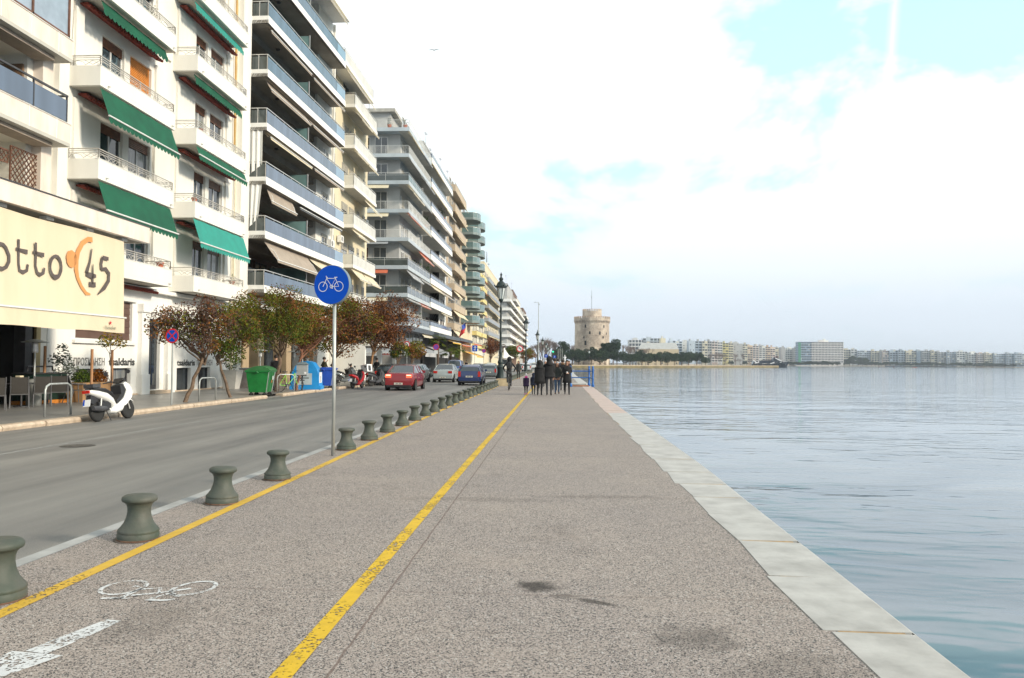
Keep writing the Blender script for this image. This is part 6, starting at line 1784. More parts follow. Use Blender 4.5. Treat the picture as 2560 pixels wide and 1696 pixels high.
def scooter(label, loc, rz, pm, box=None, seatm=None, scale=1.0, tail_up=0.0):
    """rear at y=0, front +y; rear wheel centre y=.28, front y=1.58"""
    t = thing('motor_scooter', label, 'scooter', loc, rz); t.scale = (scale,) * 3
    blk = mat('scooter_black_plastic', (0.025, 0.025, 0.028), .45, .1, 6)
    for (y, r) in ((.30, .275), (1.60, .27)):
        w = thing('wheel', None, None, (0, y, r)); w.parent = t
        MB().lathe([(r * .62, -.045), (r * .9, -.055), (r, -.03), (r, .03), (r * .9, .055), (r * .62, .045)], (0, 0, 0), 26, M_tyre, 'x').build('tyre', w, smooth=True)
        rm = MB().lathe([(.001, .04), (.05, .04), (.05, -.04), (.001, -.04)], (0, 0, 0), 12, blk, 'x', cap=False)
        for k in range(5):
            a = 2 * PI * k / 5
            rm.tube([(0, 0, 0), (0, r * .66 * math.cos(a), r * .66 * math.sin(a))], .02, 5, blk)
        rm.lathe([(r * .6, -.04), (r * .66, -.04), (r * .66, .04), (r * .6, .04)], (0, 0, 0), 22, blk, 'x', cap=False)
        rm.build('rim', w)
    b = MB()     # rear body
    loft(b, [(-.05, .80, .06, .05, .03), (.05, .79, .13, .07, .08), (.3, .74, .17, .09, .12), (.6, .66, .19, .11, .15), (.82, .52, .17, .14, .12), (.95, .40, .13, .12, .08)], pm)
    # front fairing
    b.prism([(1.05, .30), (1.35, .40), (1.62, .60), (1.66, .75), (1.55, .95), (1.38, 1.03), (1.28, .98), (1.40, .78), (1.25, .58), (.95, .42), (.70, .33), (.74, .24)], -.17, .17, 'x', pm)
    loft(b, [(.66, .27, .16, .08, .08), (.9, .25, .18, .1, .09), (1.15, .30, .18, .12, .1), (1.3, .36, .12, .1, .08)], pm)
    b.build('fairing', t, auto=40)
    s = MB(); loft(s, [(.02, .86, .1, .03, .03), (.25, .86, .15, .05, .05), (.55, .84, .16, .05, .06), (.85, .74, .12, .05, .07), (.98, .62, .09, .05, .06)], seatm or blk); s.build('seat', t, smooth=True)
    d = MB().prism([(1.0, .42), (1.28, .62), (1.39, .80), (1.27, .97), (1.17, .93), (1.18, .7), (.95, .52)], -.15, .15, 'x', blk)
    d.prism([(1.24, 1.0), (1.40, 1.04), (1.52, 1.0), (1.44, 1.12), (1.34, 1.14)], -.13, .13, 'x', blk)
    d.build('inner_shield', t)
    e = MB().box(-.12, .12, .25, .75, .28, .52, blk); loft(e, [(-.02, .36, .05, .06, .06), (.25, .34, .065, .08, .08), (.5, .33, .05, .06, .06)], M_dkmet)
    e.v = [(x + (.14 if i >= 8 else 0), y, z) for i, (x, y, z) in enumerate(e.v)]
    e.tube([(.13, .28, .32), (.10, .42, .68)], .022, 6, M_alu); e.build('engine', t)
    m = MB().prism([(-.02, .52), (.14, .46), (.5, .64), (.3, .66), (.05, .72)], -.06, .06, 'x', blk); m.build('rear_mudguard', t)
    fm = MB().prism([(1.34, .48), (1.48, .58), (1.66, .57), (1.82, .46), (1.68, .52), (1.5, .53)], -.07, .07, 'x', pm); fm.build('front_mudguard', t)
    fk = MB().tube([(.08, 1.60, .27), (.08, 1.42, .8)], .022, 6, M_alu).tube([(-.08, 1.60, .27), (-.08, 1.42, .8)], .022, 6, M_alu); 
    for sx in (-1, 1): MB().tube([(sx * .08, 1.60, .27), (sx * .08, 1.42, .8)], .022, 6, M_alu).build('fork', t)
    MB().tube([(-.34, 1.12, 1.03), (-.2, 1.24, 1.06), (0, 1.3, 1.03), (.2, 1.24, 1.06), (.34, 1.12, 1.03)], .018, 6, blk).build('handlebar', t)
    for sx in (-1, 1):
        MB().tube([(sx * .2, 1.26, 1.06), (sx * .3, 1.28, 1.27)], .008, 5, blk).lathe([(.001, -.01), (.06, -.012), (.062, .012), (.001, .01)], (sx * .34, 1.28, 1.3), 12, M_dkmet, 'y', cap=False).build('mirror', t)
    MB().box(-.1, .1, -.075, -.03, .76, .84, M_tail).build('tail_lamp', t)
    MB().add([(-.1, -.09, .42), (.1, -.09, .42), (.1, -.04, .6), (-.1, -.04, .6), (-.1, -.08, .42), (.1, -.08, .42), (.1, -.03, .6), (-.1, -.03, .6)], [(0, 1, 2, 3), (7, 6, 5, 4), (0, 3, 7, 4), (1, 5, 6, 2)], M_swh).add([(-.1, -.088, .45), (-.055, -.088, .45), (-.055, -.046, .6), (-.1, -.046, .6)], [(0, 1, 2, 3)], M_sblue).build('licence_plate', t)
    MB().tube([(.06, .62, .26), (.2, .58, .0)], .014, 5, M_dkmet).build('kick_stand', t)
    if box:
        o = MB().box(-.25, .25, -.22, .28, .95, 1.42, box).box(-.26, .26, -.23, .29, 1.36, 1.40, M_swh).box(.251, .256, -.1, .16, 1.0, 1.34, M_dkmet).box(-.12, .12, -.236, -.231, 1.40, 1.415, M_sred); o.build('delivery_box', t)
    return t


sc1 = scooter('white motor scooter with black seat parked at the kerb in front of the cafe', (-12.03, 19.85, -.1), R(-24), mat('scooter_white', (0.78, 0.78, 0.76), .25, .03, 3, coat=.5), scale=.99)
sc1.rotation_euler = (0, R(-7), R(-5))
MB().box(-.14, .14, .05, .36, .90, 1.0, M_dkmet).build('luggage_box', sc1)
s2 = scooter('red motor scooter parked at the kerb beyond the blue dumpster', (-12.1, 46.2, -.1), R(-10), mat('scooter_red', (0.40, 0.015, 0.02), .3, .05, 3, coat=.5))
s3 = scooter('delivery scooter with a big white box parked in front of the black hatchback', (-12.1, 50.6, -.1), R(-25), M_dkmet, box=M_swh)
s3.rotation_euler = (0, R(-9), R(-25))
# one more scooter and a motorcycle in the shade of the trees
s4 = scooter('grey scooter standing on the pavement behind the red scooter', (-14.3, 49.5, .03), R(-60), C_gry)


def bicycle(label, loc, rz, fm, parent=None):
    t = thing('bicycle', label, 'bicycle', loc, rz)
    for y in (0, 1.04):
        w = thing('wheel', None, None, (0, y, .34)); w.parent = t
        MB().tube([(0, .335 * math.cos(2 * PI * i / 28), .335 * math.sin(2 * PI * i / 28)) for i in range(28)], .016, 6, M_tyre, closed=True).build('tyre', w)
        sp = MB()
        for i in range(12):
            a = 2 * PI * i / 12; sp.tube([(0, 0, 0), (0, .32 * math.cos(a), .32 * math.sin(a))], .0025, 3, M_alu, cap=False)
        sp.tube([(-.04, 0, 0), (.04, 0, 0)], .02, 6, M_alu); sp.build('spokes', w)
    f = MB(); r = .017
    for a, b in (((0, 0, .34), (0, .42, .30)), ((0, 0, .34), (0, .33, .82)), ((0, .42, .30), (0, .33, .85)), ((0, .42, .30), (0, .88, .74)), ((0, .33, .82), (0, .88, .84))):
        f.tube([a, b], r, 6, fm)
    f.tube([(0, .88, .72), (0, .86, .92)], r * 1.2, 6, fm); f.build('frame', t)
    MB().tube([(0, .88, .74), (0, .93, .55), (0, 1.04, .34)], .016, 6, fm).build('fork', t)
    MB().tube([(-.29, .78, 1.0), (-.22, .86, 1.02), (0, .86, 1.0), (.22, .86, 1.02), (.29, .78, 1.0)], .012, 6, M_dkmet).tube([(0, .86, .9), (0, .86, 1.0)], .013, 6, M_dkmet).build('handlebar', t)
    s = MB().tube([(0, .33, .82), (0, .31, .95)], .012, 6, M_alu); loft(s, [(.18, .97, .07, .02, .02), (.3, .97, .06, .02, .03), (.44, .965, .02, .015, .02)], M_dkmet); s.build('saddle', t)
    MB().lathe([(.001, -.01), (.09, -.01), (.09, .01), (.001, .01)], (.03, .42, .30), 14, M_dkmet, 'x', cap=False).tube([(.05, .42, .30), (.08, .42, .14)], .01, 4, M_alu).tube([(-.05, .42, .30), (-.08, .42, .46)], .01, 4, M_alu).build('crank', t)
    return t


bicycle('bright green framed bicycle leaning at the hoop rack right of the green dumpster', (-13.2, 37.2, .03), R(-35), mat('bicycle_lime_paint', (0.25, 0.60, 0.06), .4))
# ================================================================ PEOPLE
M_skin = mat('skin', (0.52, 0.30, 0.21), .55, .08, 8); M_hairb = mat('dark_hair', (0.03, 0.02, 0.016), .6, .3, 20)
PC = {}


def cm(name, c, rough=.85): return mat(name, c, rough, .25, 7, bump=.2, bscale=12)


K_blk = cm('black_coat_cloth', (0.014, 0.014, 0.016)); K_blk2 = cm('charcoal_cloth', (0.03, 0.032, 0.034)); K_jean = cm('blue_denim', (0.07, 0.12, 0.21)); K_trg = cm('dark_grey_trousers', (0.04, 0.042, 0.048)); K_shoe = cm('black_shoes', (0.015, 0.014, 0.014), .5); K_dj = cm('dark_jacket_cloth', (0.04, 0.043, 0.04))
K_navy = cm('navy_cloth', (0.015, 0.022, 0.05)); K_pink = cm('pink_cloth', (0.75, 0.07, 0.34)); K_pur = cm('dark_purple_cloth', (0.035, 0.02, 0.06)); K_wool = cm('pale_grey_wool', (0.42, 0.46, 0.50)); K_wht = cm('white_wool', (0.68, 0.64, 0.66)); K_bro = cm('brown_boots', (0.10, 0.05, 0.03)); K_oli = cm('olive_coat', (0.07, 0.065, 0.03)); K_fur = cm('brown_fur', (0.22, 0.13, 0.07)); K_brn = cm('orange_brown_shoes', (0.38, 0.13, 0.04))


def skin_mesh(name, V, E, Rr, mats_per_vert, mats, hands=True):
    me = bpy.data.meshes.new(name + '_skeleton')
    me.from_pydata([tuple(v) for v in V], E, [])
    o = bpy.data.objects.new('tmp', me); COL.objects.link(o)
    md = o.modifiers.new('s', 'SKIN'); md.use_smooth_shade = True
    for i, r in enumerate(Rr):
        rr = r if isinstance(r, tuple) else (r, r)
        me.skin_vertices[0].data[i].radius = rr
    me.skin_vertices[0].data[0].use_root = True
    ms = o.modifiers.new('d', 'SUBSURF'); ms.levels = 1; ms.render_levels = 1
    dg = bpy.context.evaluated_depsgraph_get(); dg.update()
    me2 = bpy.data.meshes.new_from_object(o.evaluated_get(dg))
    me2.name = name
    me2.materials.clear()
    for m in mats: me2.materials.append(m)
    VV = np.array([tuple(v) for v in V]); rad = np.array([(r[0] if isinstance(r, tuple) else r) for r in Rr])
    # nearest skeleton segment decides the cloth
    segs = [(VV[a], VV[b], mats_per_vert[b] if isinstance(mats_per_vert[b], int) else 0) for a, b in E]
    for p in me2.polygons:
        c = np.array(p.center); best = 1e9; bm = 0
        for a, b, mm in segs:
            ab = b - a; tt = max(0, min(1, float(np.dot(c - a, ab) / (np.dot(ab, ab) + 1e-9)))); d = float(np.linalg.norm(c - (a + ab * tt)))
            if d < best: best, bm = d, mm
        p.material_index = bm; p.use_smooth = True
    bpy.data.objects.remove(o); bpy.data.meshes.remove(me)
    return me2


def person(label, loc, rz, h=1.72, top=None, legs=None, shoe=None, pose='walk', coat=0.0, hat=None, hair='short', hood=False, arms='down', face=True, group=None, key=None, width=1.0, stride=.25, collar=None, seated=False, ride=False, fat=1.0):
    """faces -y. coat: length of the skirt of the coat below the hips in m"""
    top = top or K_blk; legs = legs or K_trg; shoe = shoe or K_shoe
    s = h / 1.75
    t = thing('person', label, 'person', loc, rz, group)
    ck = (h, top.name, legs.name, shoe.name, pose, arms, stride, seated, ride, fat)
    if ck in PC:
        me = PC[ck]
    else:
        V, E, Rr, M = [], [], [], []
        def v(x, y, z, r, m, par=None):
            V.append(Vector((x * s, y * s, z * s))); Rr.append(tuple(q * s for q in r) if isinstance(r, tuple) else r * s); M.append(m)
            if par is not None: E.append((par, len(V) - 1))
            return len(V) - 1
        hz = .93 if not (seated or ride) else (.52 if seated else 1.0)
        lean = 0.0 if not ride else -.26
        pel = v(0, 0, hz, (.135 * fat, .105 * fat), 1)
        w1 = v(0, lean * .3, hz + .16, (.125 * fat, .10 * fat), 1, pel)
        ch = v(0, lean * .75, hz + .38, (.155 * fat, .115 * fat), 1, w1)
        nk = v(0, lean, hz + .53, (.065, .06), 1, ch)
        n2 = v(0, lean * 1.05 - .01, hz + .60, .052, 0, nk)
        hd = v(0, lean * 1.1 - .02, hz + .69, (.088, .105), 0, n2)
        hd2 = v(0, lean * 1.1 - .01, hz + .76, (.08, .092), 0, hd)
        head = (0, (lean * 1.1 - .015) * s, (hz + .70) * s)
        for sx in (-1, 1):
            shd = v(sx * .165 * fat, lean * .85, hz + .46, (.062, .062), 1, ch)
            if arms == 'down': el = (sx * .225, lean * .85 + .03, hz + .19); ha = (sx * .215, lean - .05, hz - .05)
            elif arms == 'front': el = (sx * .225, .02, hz + .20); ha = (sx * .05, -.22, hz + .16)
            elif arms == 'pockets': el = (sx * .26, .06, hz + .2); ha = (sx * .17, -.08, hz - .0)
            elif arms == 'bars': el = (sx * .34, -.28, hz + .24); ha = (sx * .27, -.52, hz + .06)
            elif arms == 'phone': el = (sx * .24, -.08, hz + .22); ha = (sx * .10, -.22, hz + .50) if sx > 0 else (-.12, -.2, hz + .15)
            e_ = v(*el, .046, 1, shd)
            wr = v(*ha, .032, 1, e_)
            d = (Vector(ha) - Vector(el)).normalized()
            pm_ = v(*(Vector(ha) + d * .055), (.034, .022), 0, wr)
            sd_ = Vector((sx, 0, 0)) if abs(d.x) < .7 else Vector((0, 1, 0))
            sd_ = (sd_ - d * sd_.dot(d)).normalized(); nn = d.cross(sd_)
            for q in range(4):
                b_ = Vector(ha) + d * .1 + Vector((0, -1, 0)) * (q - 1.5) * .019
                ln = [.06, .07, .066, .05][q]
                k1 = v(*b_, .0095, 0, pm_); k2 = v(*(b_ + d * ln * .6 + Vector((-sx * .008, 0, 0))), .009, 0, k1); v(*(b_ + d * ln + Vector((-sx * .025, 0, 0))), .007, 0, k2)
            k1 = v(*(Vector(ha) + d * .045 + Vector((0, -.042, 0))), .011, 0, pm_); v(*(Vector(ha) + d * .085 + Vector((0, -.058, 0))), .009, 0, k1)
        for i, sx in enumerate((-1, 1)):
            st = stride * (1 if i == 0 else -1)
            if seated:
                hp = v(sx * .09, -.05, hz - .02, .082, 2, pel); kn = v(sx * .10, -.43, hz - .02, .06, 2, hp); an = v(sx * .10, -.42, .1, .04, 2, kn); hl = v(sx * .1, -.40, .05, .042, 3, an); v(sx * .1, -.58, .035, .035, 3, hl)
            elif ride:
                zz = .28 if i == 0 else .50
                hp = v(sx * .09, 0, hz - .06, .082, 2, pel); kn = v(sx * .11, -.36, hz - .28 + (0 if i == 0 else .14), .06, 2, hp); an = v(sx * .10, -.18 if i == 0 else -.1, zz, .04, 2, kn); hl = v(sx * .1, -.17 if i == 0 else -.09, zz - .06, .042, 3, an); v(sx * .1, -.32 if i == 0 else -.25, zz - .07, .034, 3, hl)
            else:
                hp = v(sx * .09 * fat, 0, hz - .09, .085 * fat, 2, pel); kn = v(sx * .095, -st * .45 - .03, .49, .062, 2, hp)
                back = st < -.05
                an = v(sx * .09, -st, .10 if not back else .13, .042, 2, kn); hl = v(sx * .09, -st + .01, .05 if not back else .09, .043, 3, an); v(sx * .1, -st - .16, .032 if not back else .035, .036, 3, hl)
        me = skin_mesh('body', V, E, Rr, M, [M_skin, top, legs, shoe])
        me['head'] = head
        PC[ck] = me
    hx, hy, hzz = me['head']
    b = bpy.data.objects.new('body', me); COL.objects.link(b); b.parent = t
    k = s
    if face:
        f = MB()
        f.add([(0, hy - .112 * k, hzz + .02 * k), (-.013 * k, hy - .098 * k, hzz - .022 * k), (.013 * k, hy - .098 * k, hzz - .022 * k), (0, hy - .126 * k, hzz - .018 * k)], [(0, 1, 3), (0, 3, 2), (1, 2, 3)], M_skin)
        for sx in (-1, 1):
            f.box(sx * .03 * k - .011 * k, sx * .03 * k + .011 * k, hy - .104 * k, hy - .08 * k, hzz + .01 * k, hzz + .02 * k, M_hairb)
            f.lathe([(.001, -.008), (.018, -.006), (.02, .006), (.001, .008)], (sx * .078 * k, hy + .005, hzz), 8, M_skin, 'x')
        f.box(-.02 * k, .02 * k, hy - .1 * k, hy - .08 * k, hzz - .052 * k, hzz - .044 * k, mat('lips', (.35, .1, .09)))
        f.build('face', t)
    if hood or hat or hair:
        hh = MB(); m = hat or (top if hood else M_hairb)
        R0 = (.104 if not hood else .135) * k
        prof = []
        n = 14
        vs = []; rows = 7
        for r_ in range(rows + 1):
            ph = r_ / rows * (PI * (.64 if not hood else .86))
            for j in range(n):
                a = 2 * PI * j / n
                x = R0 * math.sin(ph) * math.cos(a); y = R0 * 1.12 * math.sin(ph) * math.sin(a); z = R0 * 1.15 * math.cos(ph)
                if y < 0 and ph > 1.0 and face: y *= .55; z = max(z, .035 * k)
                vs.append((x + 0, y + hy + .012 * k, z + hzz + .02 * k))
        fs = [(r_ * n + j, r_ * n + (j + 1) % n, (r_ + 1) * n + (j + 1) % n, (r_ + 1) * n + j) for r_ in range(rows) for j in range(n)]
        hh.add(vs, fs, m)
        if hood:
            hh.lathe([(.105 * k, .02 * k), (.118 * k, -.06 * k), (.125 * k, -.12 * k), (.165 * k, -.19 * k), (.19 * k, -.235 * k), (.1 * k, -.27 * k)], (0, hy + .025 * k, hzz), 14, m, cap=False)
        hh.build('hood' if hood else 'hat' if hat else 'hair', t, smooth=True)
        if hair == 'long':
            lh = MB()
            for sx in (-1, 1):
                loftz = [(hzz + .03 * k, .035), (hzz - .08 * k, .045), (hzz - .2 * k, .04), (hzz - .3 * k, .015)]
                lh.tube([(sx * .068 * k, hy + .0, z) for z, r in loftz], [r * k for z, r in loftz], 8, M_hairl)
            lh.tube([(0, hy + .06 * k, hzz), (0, hy + .08 * k, hzz - .25 * k)], [.07 * k, .04 * k], 8, M_hairl)
            lh.build('hair', t, smooth=True)
    if collar:
        MB().lathe([(.09 * k, -.03), (.13 * k, 0), (.11 * k, .05)], (0, hy + .02, hzz - .14 * k), 12, collar, cap=False).build('fur_collar', t)
    if coat:
        c = MB(); hz = .93 * k
        n = 18; vs = []
        rows = [(hz + .36 * k, .185 * fat, .135), (hz + .18 * k, .165 * fat, .13), (hz + .0 * k, .19 * fat, .15), (hz - coat * .5 * k, .205 * fat, .17), (hz - coat * k, .22 * fat, .185)]
        for (z, a_, b_) in rows:
            for j in range(n):
                a = 2 * PI * j / n
                w = 1 + .03 * math.sin(5 * a + z * 9)
                vs.append((a_ * k * width * math.cos(a) * w, b_ * k * math.sin(a) * w, z))
        c.add(vs, [(r * n + j, r * n + (j + 1) % n, (r + 1) * n + (j + 1) % n, (r + 1) * n + j) for r in range(4) for j in range(n)] + [tuple((4) * n + j for j in range(n))], top)
        c.build('coat', t, smooth=True)
    return t


M_hairl = mat('brown_hair', (0.07, 0.03, 0.018), .55, .3, 20)
PI_ = PI
# the walking group (everyone facing -y faces the viewer)
kid = person('small child in a dark coat with pink collar, pink shoes and pale bobble hat', (-1.38, 37.6, 0), PI + .1, .98, K_pur, K_blk, K_pink, coat=.22, hat=K_wht, stride=.10, face=False, fat=1.25, collar=K_pink)
MB().lathe([(.001, -.04), (.035, -.02), (.04, 0), (.035, .02), (.001, .04)], (0, 0, .99), 10, K_wht, cap=False).build('bobble', kid)
person('child in a navy jacket beside the adult in the long black hooded coat', (-1.03, 37.7, 0), PI, 1.02, K_navy, K_blk, K_shoe, coat=.12, face=False, stride=.12, hood=True, fat=1.3)
person('adult in a long black hooded coat seen from behind, left of the tall man', (-.72, 36.9, 0), PI, 1.62, K_blk, K_blk, K_shoe, coat=.33, hood=True, face=False, stride=.10, fat=1.3, width=1.05)
person('tall man in a black hooded jacket and grey trousers seen from behind', (-.28, 37.0, 0), PI, 1.80, K_blk, K_trg, K_shoe, coat=.10, hood=True, face=False, stride=.06, fat=1.3, width=1.1)
person('young woman in a grey beanie, dark jacket and blue jeans walking towards the viewer', (.10, 38.6, 0), 0, 1.58, K_dj, K_jean, K_bro, hat=K_wool, hair='long', arms='pockets', stride=.14, fat=1.05, coat=.04)
w = person('woman in a black coat holding a white cup in both hands, walking towards the viewer', (.58, 38.3, 0), 0.05, 1.66, K_blk, K_blk, K_shoe, coat=.34, arms='front', stride=-.22, hair='long', fat=1.1)
cup = MB().lathe([(.001, 0), (.03, 0), (.04, .09), (.001, .092)], (0, 0, 0), 10, M_swh, cap=False).build('paper_cup', loc=(.57, 38.05, 1.02))
tag(cup, 'white paper cup in the hands of the woman in the black coat', 'cup')
# behind them
person('person in a white knitted cap behind the two people in black hoods', (-.85, 47, 0), 0, 1.70, K_blk2, K_trg, hat=K_wht, stride=.2, coat=.1)
person('person in a pale hat and blue grey jacket behind the tall hooded man', (-.62, 50, 0), 0, 1.66, cm('blue_grey_cloth', (.10, .12, .15)), K_trg, hat=K_wht, stride=.1, coat=.1)
person('dark haired man in a dark coat behind the beanie girl, seen from behind', (-.02, 44, 0), PI, 1.78, K_blk2, K_trg, coat=.25, stride=.1, face=False)
person('man in a dark jacket with short hair just right of the dark haired man', (.18, 52, 0), PI, 1.78, K_navy, K_trg, coat=.1, stride=.1, face=False)
person('person with a brown fur collar behind the woman with the cup', (.42, 43.5, 0), PI, 1.72, K_blk, K_trg, coat=.2, stride=.1, face=False, collar=K_fur, hood=False)
person('woman in dark clothes and tan boots walking by the bollards beyond the lamp post', (-3.35, 72, 0), 0, 1.66, K_blk2, K_blk, K_brn, coat=.2, hair='long', stride=.08)
# cyclist
person('cyclist in a black hooded jacket with a small backpack riding away', (-2.55, 43.6, 0), PI, 1.74, K_blk, K_trg, K_shoe, ride=True, arms='bars', hood=True, face=False, fat=1.12)
bicycle('dark bicycle ridden by the cyclist in black', (-2.55, 43.25, 0), 0, K_blk)
bp = MB(); loft(bp, [(-.12, 0, .10, .16, .17), (-.05, 0, .14, .2, .2), (0.02, 0, .13, .2, .2)], cm('backpack_cloth', (.03, .032, .035)))
tag(bp.build('backpack', loc=(-2.55, 43.62, 1.36)), 'small dark backpack on the back of the cyclist', 'backpack')
# on the far pavement
person('man in a black jumper standing with his back turned behind the green bicycle', (-13.9, 38.6, .03), PI, 1.80, K_blk, K_trg, face=False, stride=.03, fat=1.25)
person('person in a fur collared jacket behind the light blue recycling bin', (-14.9, 46.5, .03), PI * .8, 1.72, K_blk2, K_trg, face=False, collar=K_fur, stride=.05, fat=1.15, coat=.15)
person('man in an olive coat raising a phone to his face behind the blue dumpster', (-15.0, 50.5, .03), PI * .75, 1.76, K_oli, K_trg, face=False, arms='phone', stride=.05, fat=1.2, coat=.2)
for i, (x, y, lb, a) in enumerate(((-15.8, 52.8, 'person in black seated under the trees nearest the sign pole', 1.4), (-15.2, 53.0, 'man in black seated right of the other sitter, above the red scooter', 2.2), (-14.3, 54.5, 'person in a dark top and jeans seated before the white kiosk pillar', 2.6))):
    person(lb, (x, y, .03), a, 1.7, K_blk, K_jean if i == 2 else K_trg, seated=True, face=True, stride=0, arms='front')
    placed(copy_tree(ch), (x, y + .05, .03), a, ['cafe chair under the person seated nearest the sign pole', 'cafe chair under the seated man above the red scooter', 'cafe chair under the seated person in jeans'][i], 'cafe chairs under the trees')
person('delivery rider in black standing beyond the white delivery box', (-12.9, 56.5, .03), PI * .9, 1.75, K_blk, K_trg, stride=.08, arms='pockets', fat=1.15, coat=.1)
for i, (x, y, lb) in enumerate(((-12.9, 97, 'person in black on the pavement right of the blue van'), (-13.3, 99, 'second person in black on the pavement right of the blue van'), (-13.0, 24.9 + 90, 'lone dark figure on the pavement under the blue arrow sign'))):
    person(lb, (x, y, .03), PI * .5 * i, 1.72, K_blk, K_trg, stride=.1, coat=.1)
random.seed(77)
for i in range(12):       # walkers further along the promenade
    y = random.uniform(75, 260); x = random.uniform(-2.2, 1.6) + sh(y)
    o = person('x', (x, y, 0), random.choice([0, PI]), 1.72, random.choice([K_blk, K_blk2, K_navy]), K_trg, stride=.2, coat=.15)
    o['label'] = 'distant walker in dark clothes on the promenade behind the front group'; o['group'] = 'distant walkers on the promenade'
# ================================================================ THE TOWER, THE PARK AND THE FAR SHORE
CM = np.array(cam.matrix_world.to_3x3())


def at(x, Y, y=900.0):
    """world X and z of the point at street depth Y seen at photo column x, row y"""
    d = CM @ np.array([(x - 1280) / 1970.0, -(y - 848) / 1970.0, -1.0])
    k = Y / d[1]
    return float(k * d[0]), float(H + k * d[2])


M_plz = mat('plaza_paving', (0.42, 0.37, 0.32), .8, .15, .1)
quayline = [(5.3, 439), (21, 451), (82, 523), (182.5, 661), (186, 668)]
pl = MB()
poly = quayline + [(150, 700), (128, 800), (-60, 900), (-60, 440)]
pl.add([(x, y, -.02) for x, y in poly], [tuple(range(len(poly)))], M_plz)
struct('plaza', pl)
qq = MB()
for i in range(len(quayline) + 1):
    a = (quayline + [(150, 700), (128, 800)])[i]; b = (quayline + [(150, 700), (128, 800)])[i + 1]
    qq.quad((*a, -1.35), (*b, -1.35), (*b, -.25), (*a, -.25), mat('algae_stone', (0.26, 0.20, 0.08), .8, .4, .2, col2=(.12, .10, .05)))
    qq.quad((a[0], a[1] - .05, -.25), (b[0], b[1] - .05, -.25), (b[0], b[1] - .05, .25), (a[0], a[1] - .05, .25), mat('quay_top_stone', (0.44, 0.36, 0.26), .8, .2, .3))
struct('far_quay', qq)
shore = [(128, 800), (215, 1080), (330, 1290), (480, 1370), (820, 1330), (1300, 1290), (2600, 1500)]
sl = MB().add([(x, y, .15) for x, y in shore] + [(3000, 4500, .15), (-60, 4500, .15), (-60, 900, .15)], [tuple(range(10))], M_ground)
sl.add([(x, y, z) for x, y in shore for z in (-1.35, 1.0)], [(2 * i, 2 * i + 2, 2 * i + 3, 2 * i + 1) for i in range(6)], M_plz)
sl.add([(x, y, 1.0) for x, y in shore] + [(x + 5, y + 25, 1.0) for x, y in shore], [(i, i + 1, i + 8, i + 7) for i in range(6)], M_plz)
struct('far_shore', sl)

# ---- White Tower
M_tst = bpy.data.materials.new('tower_masonry'); M_tst.use_nodes = True
t_ = M_tst.node_tree; b_ = t_.nodes['Principled BSDF']
tc = N(t_, 'ShaderNodeTexCoord')
n1 = N(t_, 'ShaderNodeTexNoise', i_Scale=.16, i_Detail=6.0, i_Roughness=.65); L(t_, tc.outputs['Object'], n1.inputs[0])
n2 = N(t_, 'ShaderNodeTexNoise', i_Scale=1.6, i_Detail=4.0, i_Roughness=.7); L(t_, tc.outputs['Object'], n2.inputs[0])
c_ = ramp(t_, n1.outputs[0], [(.36, (0.36, 0.30, 0.25)), (.5, (0.52, 0.43, 0.35)), (.64, (0.70, 0.61, 0.50))])
c_ = mixc(t_, ramp(t_, n2.outputs[0], [(.35, .75), (.6, 0.0)]), c_, mixc(t_, 1.0, c_, (.55, .52, .48), 'MULTIPLY'))
L(t_, c_, b_.inputs['Base Color']); b_.inputs['Roughness'].default_value = .9
tx, ty = 23.3, 504
tw = thing('stone_tower', 'round pale stone tower with a crenellated top turret and flagpole by the sea', 'tower', (tx, ty, 0))
NS = 72
MB().lathe([(11.6, -.1), (11.35, 4), (11.05, 12), (11.0, 18.4), (11.15, 18.5), (11.15, 18.8), (10.95, 18.9), (10.9, 27.0), (10.9, 29.2), (6.1, 29.2)], (0, 0, 0), NS, M_tst, cap=False).build('wall', tw)
g = MB()
for i in range(48):       # machicolation brackets carrying the parapet
    a = 2 * PI * i / 48; c, s = math.cos(a), math.sin(a)
    for (r0, r1, z0, z1) in ((10.8, 11.2, 26.6, 27.3), (10.8, 11.5, 27.3, 28.0)):
        u = Vector((c, s, 0)); v_ = Vector((-s, c, 0)) * .34
        P = [u * r0 - v_, u * r1 - v_, u * r1 + v_, u * r0 + v_]
        g.add([(p.x, p.y, z0) for p in P] + [(p.x, p.y, z1) for p in P], [(0, 3, 2, 1), (4, 5, 6, 7), (0, 1, 5, 4), (1, 2, 6, 5), (2, 3, 7, 6), (3, 0, 4, 7)], M_tst)
g.build('bracket_ring', tw)
g = MB().lathe([(10.85, 28.0), (11.5, 28.0), (11.5, 29.3), (10.9, 29.3)], (0, 0, 0), NS, M_tst, cap=False)
M_brk = mat('brick_red_merlon', (0.38, 0.20, 0.14), .9, .2, 1)
def merlons(g, R_, n, z0, z1, th=.6, fill=.58):
    for i in range(n):
        a0 = 2 * PI * i / n; a1 = a0 + 2 * PI / n * fill
        P = [(r * math.cos(a), r * math.sin(a)) for r, a in ((R_ - th, a0), (R_, a0), (R_, a1), (R_ - th, a1))]
        g.add([(x, y, z0) for x, y in P] + [(x, y, z1) for x, y in P], [(0, 3, 2, 1), (4, 5, 6, 7), (0, 1, 5, 4), (1, 2, 6, 5), (2, 3, 7, 6), (3, 0, 4, 7)], M_tst)
        g.add([(x * 1.003, y * 1.003, z1) for x, y in P] + [(x * 1.003, y * 1.003, z1 + .22) for x, y in P], [(4, 5, 6, 7), (0, 1, 5, 4), (1, 2, 6, 5), (2, 3, 7, 6), (3, 0, 4, 7)], M_brk)
merlons(g, 11.5, 40, 29.3, 30.4)
g.build('parapet', tw)
